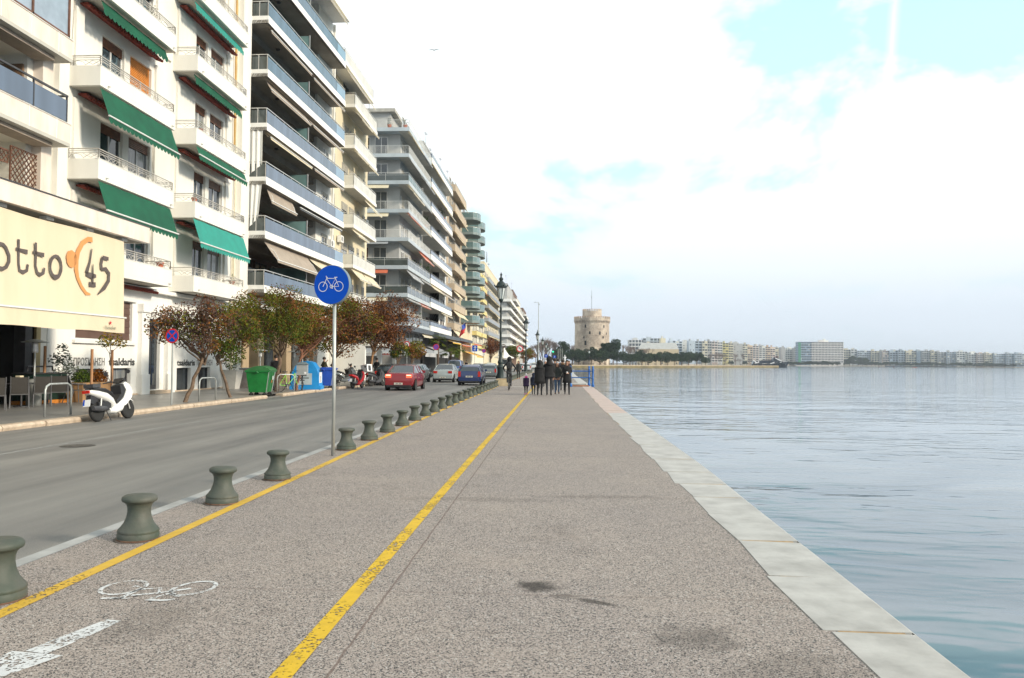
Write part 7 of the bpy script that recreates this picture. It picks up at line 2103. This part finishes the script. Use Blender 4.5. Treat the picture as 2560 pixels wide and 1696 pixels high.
g = MB().lathe([(6.1, 29.0), (6.1, 34.2), (5.5, 34.2), (.001, 33.6)], (0, 0, 0), 48, M_tst, cap=False)
merlons(g, 6.1, 26, 34.2, 35.3, .5)
g.build('turret', tw)
MB().tube([(-.3, 0, 33.5), (-.3, 0, 48)], [.11, .06], 6, M_dkmet).tube([(-.3, 0, 42.6), (-.3, 0, 43.8)], .2, 6, M_dkmet).build('flagpole', tw)
for (px, py, w_, h_) in ((968, 683, .9, 2.0), (1245, 688, .8, 1.6), (1033, 783, 1.0, 1.8), (1184, 787, 1.0, 2.0), (1285, 793, .7, 1.4), (948, 850, .7, 1.3), (970, 933, 1.2, 2.8), (1232, 850, .7, 1.2)):
    X_, z_ = at(1300 + px / 5.9175, ty - 11, 700 + py / 5.9175)
    dx = X_ - tx
    if abs(dx) < 10.7:
        a = math.atan2(-math.sqrt(11.0 ** 2 - dx ** 2), dx); r = 11.03 if z_ > 18 else 11.25
        u = Vector((math.cos(a), math.sin(a), 0)); v_ = Vector((-u.y, u.x, 0)) * w_ / 2
        g = MB(); c0 = u * (r + .05)
        g.add([(c0 - v_).to_tuple()[:2] + (z_ - h_ / 2,), (c0 + v_).to_tuple()[:2] + (z_ - h_ / 2,), (c0 + v_).to_tuple()[:2] + (z_ + h_ / 2,), (c0 - v_).to_tuple()[:2] + (z_ + h_ / 2,),
               (c0 - u - v_).to_tuple()[:2] + (z_ - h_ / 2,), (c0 - u + v_).to_tuple()[:2] + (z_ - h_ / 2,), (c0 - u + v_).to_tuple()[:2] + (z_ + h_ / 2,), (c0 - u - v_).to_tuple()[:2] + (z_ + h_ / 2,)],
              [(0, 1, 2, 3), (0, 4, 5, 1), (1, 5, 6, 2), (2, 6, 7, 3), (3, 7, 4, 0)], M_dark)
        g.build('window', tw)

# ---- park trees
def proto_tree(name, h, r, seed, mats, w, n, size, flat, trunk_h, nclump=16):
    rnd = random.Random(seed)
    t = thing(name, None, 'tree', (0, 0, 0))
    tb = MB(); limb(tb, (0, 0, -.1), (rnd.uniform(-.3, .3), 0, trunk_h), .3, .2, rnd, M_bark, .05, 4)
    cl = []
    for i in range(nclump):
        d = Vector((rnd.gauss(0, 1), rnd.gauss(0, 1), rnd.gauss(0, 1))).normalized() * rnd.random() ** .4
        c = Vector((d.x * r * .75, d.y * r * .75, trunk_h + (h - trunk_h) * .45 + d.z * (h - trunk_h) * .38))
        cl.append((c, r * rnd.uniform(.28, .45)))
        if i < 6: limb(tb, (0, 0, trunk_h * .9), c, .12, .03, rnd, M_bark, .1, 4)
    tb.build('trunk', t); cb = MB(); leaf_cloud(cb, cl, n, size, mats, w, rnd); cb.build('crown', t)
    return t


pines = [proto_tree('pine_tree', 9, 4.6, 50 + i, [L_pi, L_pi2, L_pi], [4, 2, 3], 4200, .62, 1, 2.6, 18) for i in range(3)]
tall = [proto_tree('pine_tree', 19, 5.2, 60 + i, [L_pi, L_pi2], [4, 2], 5200, .75, 1, 6, 20) for i in range(2)]
used = set()


def place_tree(pr, x, Y, lab, group, ws=1.0, hs=1.0, rz=0.0):
    X, _ = at(x, Y)
    o = pr if id(pr) not in used else copy_tree(pr)
    used.add(id(pr))
    o.location = (X, Y, -.05); o.rotation_euler = (0, 0, rz); o.scale = (ws, ws, hs); o['label'] = lab; o['group'] = group
    return o


place_tree(tall[0], 1409, 475, 'tall dark pine left of the stone tower', 'pines around the stone tower', .75, .86, .3)
place_tree(tall[1], 1533, 478, 'tallest broad pine, right of the stone tower', 'pines around the stone tower', 1.3, .95, 1.2)
place_tree(tall[0], 1512, 485, 'pine leaning over the right foot of the stone tower', 'pines around the stone tower', .75, .82, 2.0)
place_tree(tall[1], 1596, 520, 'narrow dark pine between the tower and the low beige building', 'pines around the stone tower', .65, .62, 2.0)
rl = [(1392, 468, 1.05, 1.1), (1412, 462, 1.0, .95), (1432, 470, 1.1, 1.1), (1447, 466, 1.1, 1.1), (1459, 476, .9, 1.0), (1478, 470, 1.1, 1.28), (1499, 466, 1.1, 1.0), (1515, 472, 1.0, 1.0), (1543, 472, 1.15, 1.1), (1565, 500, 1.1, .9), (1582, 510, 1.1, .9), (1605, 520, 1.15, 1.0), (1622, 530, 1.1, .95), (1640, 535, 1.15, .95),
      (1652, 545, 1.2, 1.1), (1668, 550, 1.2, 1.1), (1686, 560, 1.2, 1.05), (1704, 575, 1.25, 1.15), (1722, 580, 1.25, 1.15), (1742, 590, 1.3, 1.15), (1764, 640, .9, .8)]
for i, (x, Y, ws, hs) in enumerate(rl):
    place_tree(pines[i % 3], x, Y, 'rounded dark pine in the row below the stone tower' if x < 1560 else 'clipped dark pine of the waterfront row right of the tower', 'rounded pines along the plaza', ws, hs, i * 1.1)
# bare trees
M_twig = mat('bare_twigs', (0.17, 0.125, 0.105), .9, .2, 1)


def bare_proto(seed):
    rnd = random.Random(seed); t = thing('bare_tree', None, 'tree', (0, 0, 0)); tb = MB()
    def grow(p, d, ln, r, k):
        q = p + d * ln
        tb.tube([p, q], [r, r * .65], 4, M_twig, cap=False)
        if k:
            for i in range(3 if k > 1 else 4):
                nd = (d + Vector((rnd.uniform(-1, 1), rnd.uniform(-1, 1), rnd.uniform(-.2, .7))) * .62).normalized()
                grow(q - d * ln * rnd.uniform(0, .3), nd, ln * rnd.uniform(.62, .85), max(r * .62, .035), k - 1)
    grow(Vector((0, 0, 0)), Vector((0, 0, 1)), 4.0, .3, 5)
    tb.build('branches', t); return t


bares = [bare_proto(70), bare_proto(71)]
bl = [(1339, 560, 1.25), (1352, 520, 1.3), (1362, 540, 1.5), (1370, 500, 1.45), (1380, 560, 1.5), (1387, 510, 1.25), (1345, 450, 1.0), (1358, 430, .95), (1430, 545, 1.2), (1440, 560, 1.2), (1560, 560, 1.25), (1575, 580, 1.2), (1590, 600, 1.2), (1604, 620, 1.1), (1618, 620, 1.15), (1776, 800, 1.0), (1790, 820, 1.1), (1812, 860, 1.1), (1838, 880, 1.1), (1856, 900, 1.1), (1800, 700, .9)]
for i, (x, Y, s_) in enumerate(bl):
    place_tree(bares[i % 2], x, Y, 'leafless grey brown tree left of the stone tower' if x < 1400 else 'leafless grey brown tree right of the stone tower' if x < 1700 else 'leafless tree in front of the distant shore blocks', 'bare trees of the park', s_, s_ * .95, i * .9)

# ---- park buildings
def simple_block(label, x0, x1, yt, Y, col, rows, bandc=None, dep=14, roofc=None, style='bands', name='apartment_building', cols=None, h=None, group=None, extra=True, seed=0):
    rnd = random.Random(int(x0 * 7 + seed))
    X0, zt = at(x0, Y, yt); X1, _ = at(x1, Y, yt)
    w = X1 - X0; m = mat('far_wall_%.2f_%.2f_%.2f' % col, col, .8, .06, .1); bm = mat('far_band_%.2f_%.2f_%.2f' % (bandc or (.7, .7, .7)), bandc or (.7, .7, .7), .7, .05, .1)
    g = MB().box(0, w, 0, dep, 0, zt, m)
    fh = zt / rows
    dk = mat('far_window_dark', (0.07, 0.085, 0.10), .25, .4, .2, spec=.7)
    k = cols or max(2, int(w / 3.6))
    for r in range(1 if rows > 3 else 0, rows):
        z = fh * r
        if style == 'bands':
            g.box(.4, w - .4, -1.3, 0, z, z + .95, bm)
            for i in range(k):
                a = w * (i + .14) / k; b = w * (i + .86) / k
                if rnd.random() < .88: g.quad((a, -.04, z + 1.0), (b, -.04, z + 1.0), (b, -.04, z + fh - .25), (a, -.04, z + fh - .25), dk)
                elif rnd.random() < .6: g.quad((a, -1.2, z + fh - .3), (b, -1.2, z + fh - .3), (b, -1.5, z + fh - 1.2), (a, -1.5, z + fh - 1.2), M_acream)
        elif style == 'grid':
            g.box(0, w, -.9, 0, z, z + .9, bm)
            for i in range(k):
                a = w * (i + .12) / k; b = w * (i + .88) / k
                g.quad((a, -.05, z + .9), (b, -.05, z + .9), (b, -.05, z + fh), (a, -.05, z + fh), dk)
                g.box(b, a + w / k, -.9, 0, z + .9, z + fh, bm)
        elif style == 'plain':
            for i in range(k):
                if rnd.random() < .35:
                    a = w * (i + .35) / k; b = w * (i + .65) / k
                    g.quad((a, -.04, z + 1.0), (b, -.04, z + 1.0), (b, -.04, z + 2.2), (a, -.04, z + 2.2), dk)
        # near side wall windows
        for i in range(3):
            a = dep * (i + .3) / 3; b = dep * (i + .65) / 3
            if style != 'plain': g.quad((-.04, b, z + 1), (-.04, a, z + 1), (-.04, a, z + 2.3), (-.04, b, z + 2.3), dk)
    if extra:
        for i in range(rnd.randint(1, 3)):
            a = rnd.uniform(.05, .6) * w; g.box(a, a + rnd.uniform(.15, .35) * w, 2 + i * .4, 7 + i * .3, zt - .05 * (i + 1), zt + rnd.uniform(1.4, 3.0), rnd.choice([bm, m, M_greyw]))
        for i in range(2):
            a = rnd.uniform(.1, .9) * w; g.tube([(a, 2, zt), (a, 2, zt + 3)], .07, 3, M_dkmet)
    o = g.build(name, loc=(X0, Y, 0))
    return tag(o, label, 'building', group)


simple_block('low beige museum like building with a grey roof behind the clipped pines', 1602, 1697, 873, 640, (.50, .42, .30), 2, (.5, .42, .3), 30, style='plain', name='low_building', extra=False)
MB_ = MB().add([(at(1596, 655)[0], 655, at(1602, 655, 873)[1]), (at(1697, 655)[0], 655, at(1602, 655, 873)[1]), (at(1690, 670)[0], 670, at(1602, 670, 857)[1]), (at(1604, 670)[0], 670, at(1602, 670, 857)[1])], [(0, 1, 2, 3)], M_greyw)
tag(MB_.build('low_building_roof'), 'grey sloping roof plane behind the low beige building', 'roof')
simple_block('white apartment block with a domed roof above the low beige building', 1572, 1612, 850, 900, (.55, .55, .55), 7)
simple_block('grey block with a dark roof terrace above the low beige building', 1607, 1652, 846, 900, (.45, .50, .55), 8, (.5, .55, .6))
simple_block('bright cream stair tower block rising above the low beige building', 1652, 1664, 846, 880, (.75, .68, .50), 8, style='plain', cols=3)
colors = dict(bw=((.50, .56, .62), (.62, .68, .74)), w=((.62, .62, .60), (.74, .74, .72)), cr=((.55, .50, .40), (.72, .67, .55)), gy=((.40, .40, .40), (.5, .5, .5)), pk=((.58, .46, .40), (.76, .70, .66)), yl=((.50, .44, .22), (.72, .62, .28)), og=((.52, .36, .24), (.68, .58, .48)), bl=((.36, .42, .48), (.52, .57, .62)))
F4 = [(70, 150, 372, 'bw'), (150, 235, 380, 'bw'), (235, 320, 384, 'w', 'plain'), (320, 400, 372, 'bw', 'plain'), (400, 490, 378, 'bl'), (490, 560, 378, 'cr'), (560, 615, 380, 'gy'), (615, 690, 385, 'pk'), (690, 752, 390, 'w'), (755, 830, 400, 'yl'), (830, 890, 405, 'cr'), (890, 1010, 408, 'gy', 'plain'), (1010, 1075, 418, 'cr'), (1075, 1140, 430, 'og'),
      (1140, 1220, 438, 'pk'), (1220, 1305, 442, 'w'), (1305, 1365, 450, 'og'), (1365, 1430, 452, 'pk'), (1430, 1508, 462, 'cr'), (1510, 1558, 455, 'gy', 'plain'), (1560, 1675, 470, 'w'), (1680, 1728, 466, 'gy')]
desc = dict(bw='pale blue', w='white', cr='cream', gy='grey', pk='pinkish', yl='yellow balconied', og='orange tinted', bl='blue grey')
used_l = {}


def far_label(k, where, px):
    base = '%s distant block on the shore, %s' % (desc[k], where)
    return base


for i, f in enumerate(F4):
    x0, x1, yt = 1660 + f[0] / 5.146, 1660 + f[1] / 5.146, 780 + f[2] / 5.146
    hor = 906.5 + (x0 - 1388) * .0075
    Y = 27 * 1970 / (hor - yt) if f[3] else 0
    Y = min(Y, 1330)
    nb = desc[F4[i - 1][3]] if i else 'low beige building'
    simple_block('%s distant block between %s, above the pines' % (desc[f[3]], 'the low beige building and a pale one' if i == 0 else 'a %s and a %s one' % (nb, desc[F4[i + 1][3]] if i + 1 < len(F4) else 'long white hotel')) if x0 < 1760 else
                 '%s distant block, number of storeys about eight, between %s neighbour on its left and %s on its right' % (desc[f[3]], nb, desc[F4[i + 1][3]] if i + 1 < len(F4) else 'the hotel') if False else
                 '%s distant block left of the hotel, %s between a %s and a %s' % (desc[f[3]], 'windowless' if len(f) > 4 else 'banded', nb, (desc[F4[i + 1][3]]) if i + 1 < len(F4) else 'the hotel itself'),
                 x0, x1, yt, Y, colors[f[3]][0], 9, colors[f[3]][1], style=f[4] if len(f) > 4 else 'bands', seed=i, group='distant blocks left of the hotel')
# hotel
Yh = 1190
simple_block('green edged blue glass wing at the left end of the long white hotel', 1996, 2028, 855, Yh, (.25, .33, .42), 10, (.42, .50, .60), style='bands', extra=False, cols=8)
hot = simple_block('long white hotel with a regular grid of dark window rows, biggest of the far shore', 2028, 2108, 855, Yh, (.62, .58, .56), 10, (.74, .70, .68), style='grid', cols=22, dep=20, name='hotel')
X0, zt = at(1996, Yh, 857)
MB().box(at(1996, Yh)[0] - at(2028, Yh)[0] - .3, at(2001, Yh)[0] - at(2028, Yh)[0], -2, 0, 3, zt, mat('green_panel', (.08, .28, .18), .6)).build('green_panel', hot)
MB().box(18, 26, 3, 9, zt, zt + 4, M_white2).lathe([(.001, 0), (2.2, .3), (2.4, 1.6), (.001, 2.4)], (20, 5, zt + 4), 10, M_white2).build('roof_house', hot)
F5 = [(45, 135, 385, 'cr'), (140, 220, 380, 'w'), (225, 400, 397, 'bl'), (405, 510, 400, 'cr'), (512, 548, 404, 'gy', 'plain'), (550, 635, 400, 'pk'), (640, 745, 395, 'bl'), (748, 850, 392, 'bl'), (852, 985, 398, 'cr'), (990, 1050, 395, 'bl', 'plain'), (1052, 1168, 398, 'gy'), (1170, 1250, 405, 'cr'), (1258, 1370, 415, 'gy'), (1375, 1500, 415, 'bl'), (1502, 1640, 408, 'w'), (1648, 1760, 420, 'w'),
      (1765, 1858, 430, 'pk'), (1860, 1978, 430, 'cr'), (1980, 2130, 438, 'bl'), (2135, 2240, 436, 'bl'), (2245, 2400, 440, 'bl')]
for i, f in enumerate(F5):
    x0, x1, yt = 2100 + f[0] / 5.146, 2100 + f[1] / 5.146, 800 + f[2] / 5.146
    nb = desc[F5[i - 1][3]] + ' one' if i else 'the hotel'
    nx = desc[F5[i + 1][3]] + ' one' if i + 1 < len(F5) else 'the photo edge'
    simple_block('%s block right of hotel, between %s and %s' % (desc[f[3]], ('a ' if i else '') + nb, ('a ' if i + 1 < len(F5) else '') + nx), x0, x1, yt, 1385 - i * 4, colors[f[3]][0], 7, colors[f[3]][1], style=f[4] if len(f) > 4 else 'bands', seed=i + 50, group='distant blocks right of the hotel')
# shore trees
random.seed(31)
lo = proto_tree('shore_tree', 8, 6, 80, [L_pi2, L_pi], [3, 2], 1400, 1.3, 1, 2, 12); used.discard(id(lo))
x = 1975
i = 0
while x < 2560:
    Y = 1330 - (max(0, x - 2100)) * .05
    if x < 1995: Y = 1300
    if x < 2100: Y = 1160
    big = 2120 < x < 2165
    place_tree(lo if i % 4 else pines[0], x, Y, 'low green tree on the far shore below the hotel' if x < 2110 else 'low green tree of the far shore line right of the hotel', 'trees along the far shore', 1.3 * (1.5 if big else 1), .75 * (2.1 if big else 1) * random.uniform(.7, 1.25), i * 1.3)
    x += random.uniform(7, 13); i += 1
x = 1815
while x < 1975:
    place_tree(bares[i % 2] if i % 3 else lo, x, 1000 + (x - 1815) * 1.3, 'small shore tree around the yacht', 'trees along the far shore', .9, .62, i * 1.3)
    x += random.uniform(8, 14); i += 1
# distant ridge
hb = MB(); hx = list(range(600, 9000, 200)); vs = []
for X in hx:
    h_ = 20 + 260 * max(0, (X - 2600) / 4000) ** 1.1 + 25 * noise.noise(Vector((X * .0011, 0, 3)))
    vs += [(X, 6200, -2), (X, 6200 + h_ * .5, h_ * .6), (X, 6600, max(3, h_))]
k = len(hx)
hb.add(vs, [(3 * i + j, 3 * i + 3 + j, 3 * i + 4 + j, 3 * i + 1 + j) for i in range(k - 1) for j in range(2)], mat('hill_scrub', (0.10, 0.12, 0.08), .9, .3, .002))
struct('hills', hb)

# ---- yacht at the tip of the quay
Xb, _ = at(1881, 672); Xe, _ = at(1972, 672)
Ly = Xe - Xb
yt_ = thing('yacht', 'black yacht with white slashes on its sides moored at the tip of the far quay', 'boat', (Xb, 676, -1.3))
yt_.scale = (1, 1, 1.25)
M_yb = mat('yacht_black', (0.012, 0.018, 0.03), .25, .1, 1, coat=.5)
h = MB(); vs = []; rows = 12
for i in range(rows + 1):
    u = i / rows; x = Ly * u * .985
    bw = 3.1 * min(1, (1 - u) * 3.2) ** .6 if u > .5 else 3.1
    sh_ = 2.3 + 2.0 * max(0, u - .45) ** 1.3 * 2
    fl = .45 if u > .6 else .8
    for (k2, z) in ((0, -.4), (fl, 0.2), (1.0, sh_)):
        vs.append((x + (.0 if z < 1 else Ly * .015 * (u ** 3) * 4), -bw * k2, z))
    for (k2, z) in ((1.0, sh_), (fl, .2)):
        vs.append((x + (.0 if z < 1 else Ly * .015 * (u ** 3) * 4), bw * k2, z))
fs = [(i * 5 + j, (i + 1) * 5 + j, (i + 1) * 5 + (j + 1) % 5, i * 5 + (j + 1) % 5) for i in range(rows) for j in range(5)] + [tuple(range(5))]
h.add(vs, fs, M_yb); h.build('hull', yt_)
s = MB().prism([(Ly * .02, 2.3), (Ly * .9, 3.2), (Ly * .80, 4.3), (Ly * .68, 4.8), (Ly * .2, 4.6), (Ly * .06, 4.4)], -2.6, 2.6, 'y', M_yb)
s.build('main_cabin', yt_)
s = MB().prism([(Ly * .60, 4.7), (Ly * .83, 4.4), (Ly * .74, 5.8), (Ly * .70, 7.0), (Ly * .62, 7.0), (Ly * .58, 6.0)], -2.0, 2.0, 'y', M_yb); s.box(Ly * .62, Ly * .74, -2.2, 2.2, 6.9, 7.2, mat('dark_red_top', (.18, .02, .03), .4)); s.build('bridge', yt_)
for pts in ([(.0, 5.0), (.05, 4.9), (.14, 3.2), (.10, 3.2)], [(.07, 3.1), (.2, 3.6), (.18, 3.0), (.08, 2.6)], [(.14, 4.3), (.18, 4.4), (.2, 3.9), (.17, 3.8)], [(.49, 2.6), (.63, 3.9), (.60, 3.1), (.52, 2.4)], [(.62, 6.4), (.64, 6.6), (.82, 4.6), (.8, 4.2), (.72, 4.9)], [(.75, 3.5), (.82, 4.0), (.80, 3.3)]):
    MB().prism([(Ly * a, z) for a, z in pts], -3.16, -3.12, 'y', M_swh).build('white_slash', yt_)
MB().tube([(Ly * .68, 0, 7.1), (Ly * .66, 0, 10)], .08, 4, M_whmet).tube([(Ly * .70, 0, 7.2), (Ly * .705, 0, 9)], .06, 4, M_dkmet).build('mast', yt_)
for i, (px, lb) in enumerate(((2197, 'small dark buoy floating far off, leftmost of the three specks on the water'), (2234, 'small dark buoy floating far off, middle one of the three specks'))):
    X, _ = at(px, 900); tag(MB().lathe([(.001, -.3), (.8, -.2), (1.0, .3), (.5, .9), (.12, 1.3), (.1, 2.2), (.001, 2.3)], (0, 0, 0), 12, mat('buoy_rust', (.12, .05, .04)), cap=False).build('buoy', loc=(X, 900, -1.3)), lb, 'buoy')
X, _ = at(2287, 880)
rb = MB(); loft(rb, [(-2.6, .35, .05, .1, .3), (-1.6, .25, .55, .2, .3), (0, .2, .75, .2, .35), (1.6, .25, .55, .2, .3), (2.6, .35, .05, .1, .3)], mat('rowboat_red', (.45, .12, .07), .5))
rt = rb.build('rowing_boat', loc=(X, 880, -1.25), rz=PI / 2); tag(rt, 'small orange red rowing boat, rightmost speck on the water', 'boat')
struct('floating_pontoon', MB().box(at(2212, 1290)[0], at(2250, 1290)[0], 1284, 1290, -1.4, .6, M_slate))

# ---- people and lamps on the plaza
random.seed(13)
bm_ = [k for k in PC.values()][2:9]
pb = [b for b in bm_]
for i in range(64):
    px = random.uniform(1432, 1790) if i < 46 else random.uniform(1790, 1935)
    f_ = (px - 1440) / 500
    Y = 452 + max(0, f_) * 215 + random.uniform(6, 22)
    X, _ = at(px, Y)
    # keep on the plaza
    o = bpy.data.objects.new('person', random.choice(pb)); COL.objects.link(o)
    o.location = (X, Y, -.02); o.rotation_euler = (0, 0, random.uniform(0, 6.28)); s_ = random.uniform(.95, 1.05); o.scale = (s_, s_, s_)
    if px < 1560: lb = 'tiny dark walker on the plaza below the stone tower'
    elif px < 1790: lb = 'tiny dark walker on the plaza in front of the clipped pines'
    else: lb = 'tiny dark walker on the quay leading to the yacht'
    tag(o, lb, 'person', 'people strolling on the far plaza')
lampk = [(1473, 462), (1533, 505), (1664, 560), (1690, 575), (1722, 590), (1748, 600), (1560, 490), (1614, 540)]
for i, (px, Y) in enumerate(lampk):
    X, _ = at(px, Y)
    t = thing('plaza_lamp', 'pale globed lamp post on the plaza near the tower' if px < 1600 else 'pale globed lamp post in front of the clipped pines', 'street lamp', (X, Y, 0), group='lamps on the far plaza')
    MB().tube([(0, 0, 0), (0, 0, 7)], [.13, .08], 6, M_lamp).build('post', t)
    MB().lathe([(.001, 0), (.4, .2), (.55, .8), (.35, 1.2), (.001, 1.3)], (0, 0, 7), 10, M_lglass, cap=False).build('globe', t)
for i, px in enumerate((1395, 1400, 1405)):
    X, _ = at(px, 440)
    t = thing('flagpole', ['leftmost of three thin white flagpoles before the pines', 'middle one of three thin white flagpoles before the pines', 'rightmost of three thin white flagpoles before the pines'][i], 'flagpole', (X, 430, 0))
    MB().tube([(0, 0, 0), (0, 0, 9)], [.1, .06], 6, M_whmet).build('pole', t)
X, _ = at(1412, 425)
t = thing('white_statue', 'white cross shaped figure on a post above the heads of the walkers', 'statue', (X, 425, 0))
MB().tube([(0, 0, 0), (0, 0, 2.5)], .25, 6, M_whmet).build('post', t)
MB().tube([(0, 0, 2.5), (0, 0, 4.2), (0, 0, 5.2)], [.5, .45, .2], 8, M_swh).tube([(-.9, 0, 4.3), (.9, 0, 4.3)], .25, 6, M_swh).lathe([(.001, 0), (.3, .3), (.001, .65)], (0, 0, 5.1), 8, M_swh).build('figure', t)
X, _ = at(1382.5, 330)
t = thing('traffic_light', 'green traffic light hanging over the road before the park', 'traffic light', (X, 330, 0))
MB().tube([(.0, 0, 0), (0, 0, 5.6), (-1.0, 0, 6.0)], .08, 6, M_dkmet).build('post', t)
MB().box(-.45, .45, -.2, .2, 5.2, 7.0, M_dkmet).build('housing', t)
g = MB(); g.lathe([(.001, 0), (.38, 0), (.35, .06), (.001, .08)], (0, -.3, 6.0), 16, mat('green_light', (.02, .75, .35), .4, emit=.8), 'y', cap=False); g.build('lamp', t)

# ---- seagull
t = thing('seagull', 'grey and white seagull gliding high in the sky', 'bird', (at(1085, 88, 126)[0], 88, at(1085, 88, 126)[1]))
g = MB(); loft(g, [(-.25, 0, .01, .01, .01), (-.15, 0, .05, .045, .05), (.05, 0, .065, .06, .06), (.2, .01, .04, .04, .04), (.28, .015, .03, .03, .025), (.33, .005, .008, .008, .008)], M_swh)
g.build('body', t, smooth=True)
for sx in (-1, 1):
    pts = [(0, .1, .02), (.28, .16, .12), (.62, .04, .03), (.6, -.02, .03), (.26, -.02, .1), (0, -.08, .02)]
    w = MB().add([(sx * x, y, z) for x, y, z in pts] + [(sx * x, y, z - .015) for x, y, z in pts], [(0, 1, 4, 5), (1, 2, 3, 4), (11, 10, 7, 6), (10, 9, 8, 7)], mat('gull_grey', (.22, .23, .25)))
    w.build('wing', t)

# ---- haze
hz = MB().box(-400, 5200, -30, 6100, -6, 90, None)
hz.m = [0] * len(hz.f)
hm = bpy.data.materials.new('haze'); hm.use_nodes = True
nt_ = hm.node_tree; nt_.nodes.clear()
pv = N(nt_, 'ShaderNodeVolumePrincipled'); pv.inputs['Color'].default_value = (.80, .88, 1.0, 1); pv.inputs['Density'].default_value = HAZE; pv.inputs['Anisotropy'].default_value = 0.2
ou = N(nt_, 'ShaderNodeOutputMaterial'); L(nt_, pv.outputs[0], ou.inputs['Volume'])
hz.mats = [hm]
tag(hz.build('haze'), kind='stuff')

# ---------------------------------------------------------------- one label, one thing: number the look-alikes from left to right
ONES = ['first', 'second', 'third', 'fourth', 'fifth', 'sixth', 'seventh', 'eighth', 'ninth', 'tenth', 'eleventh', 'twelfth', 'thirteenth', 'fourteenth', 'fifteenth', 'sixteenth', 'seventeenth', 'eighteenth', 'nineteenth', 'twentieth']
by = {}
for o in COL.objects:
    if o.parent is None and o.get('label'):
        by.setdefault(o['label'], []).append(o)
for lb, lst in by.items():
    if 1 < len(lst) <= 23 and 'walker' not in lb:
        lst.sort(key=lambda o: o.location.x / max(o.location.y, 1))
        for i, o in enumerate(lst):
            o['label'] = '%s, %s from the left' % (lb, ONES[i]) if i < 20 else '%s, %s from the right' % (lb, ['last', 'second', 'third', 'fourth'][len(lst) - 1 - i])
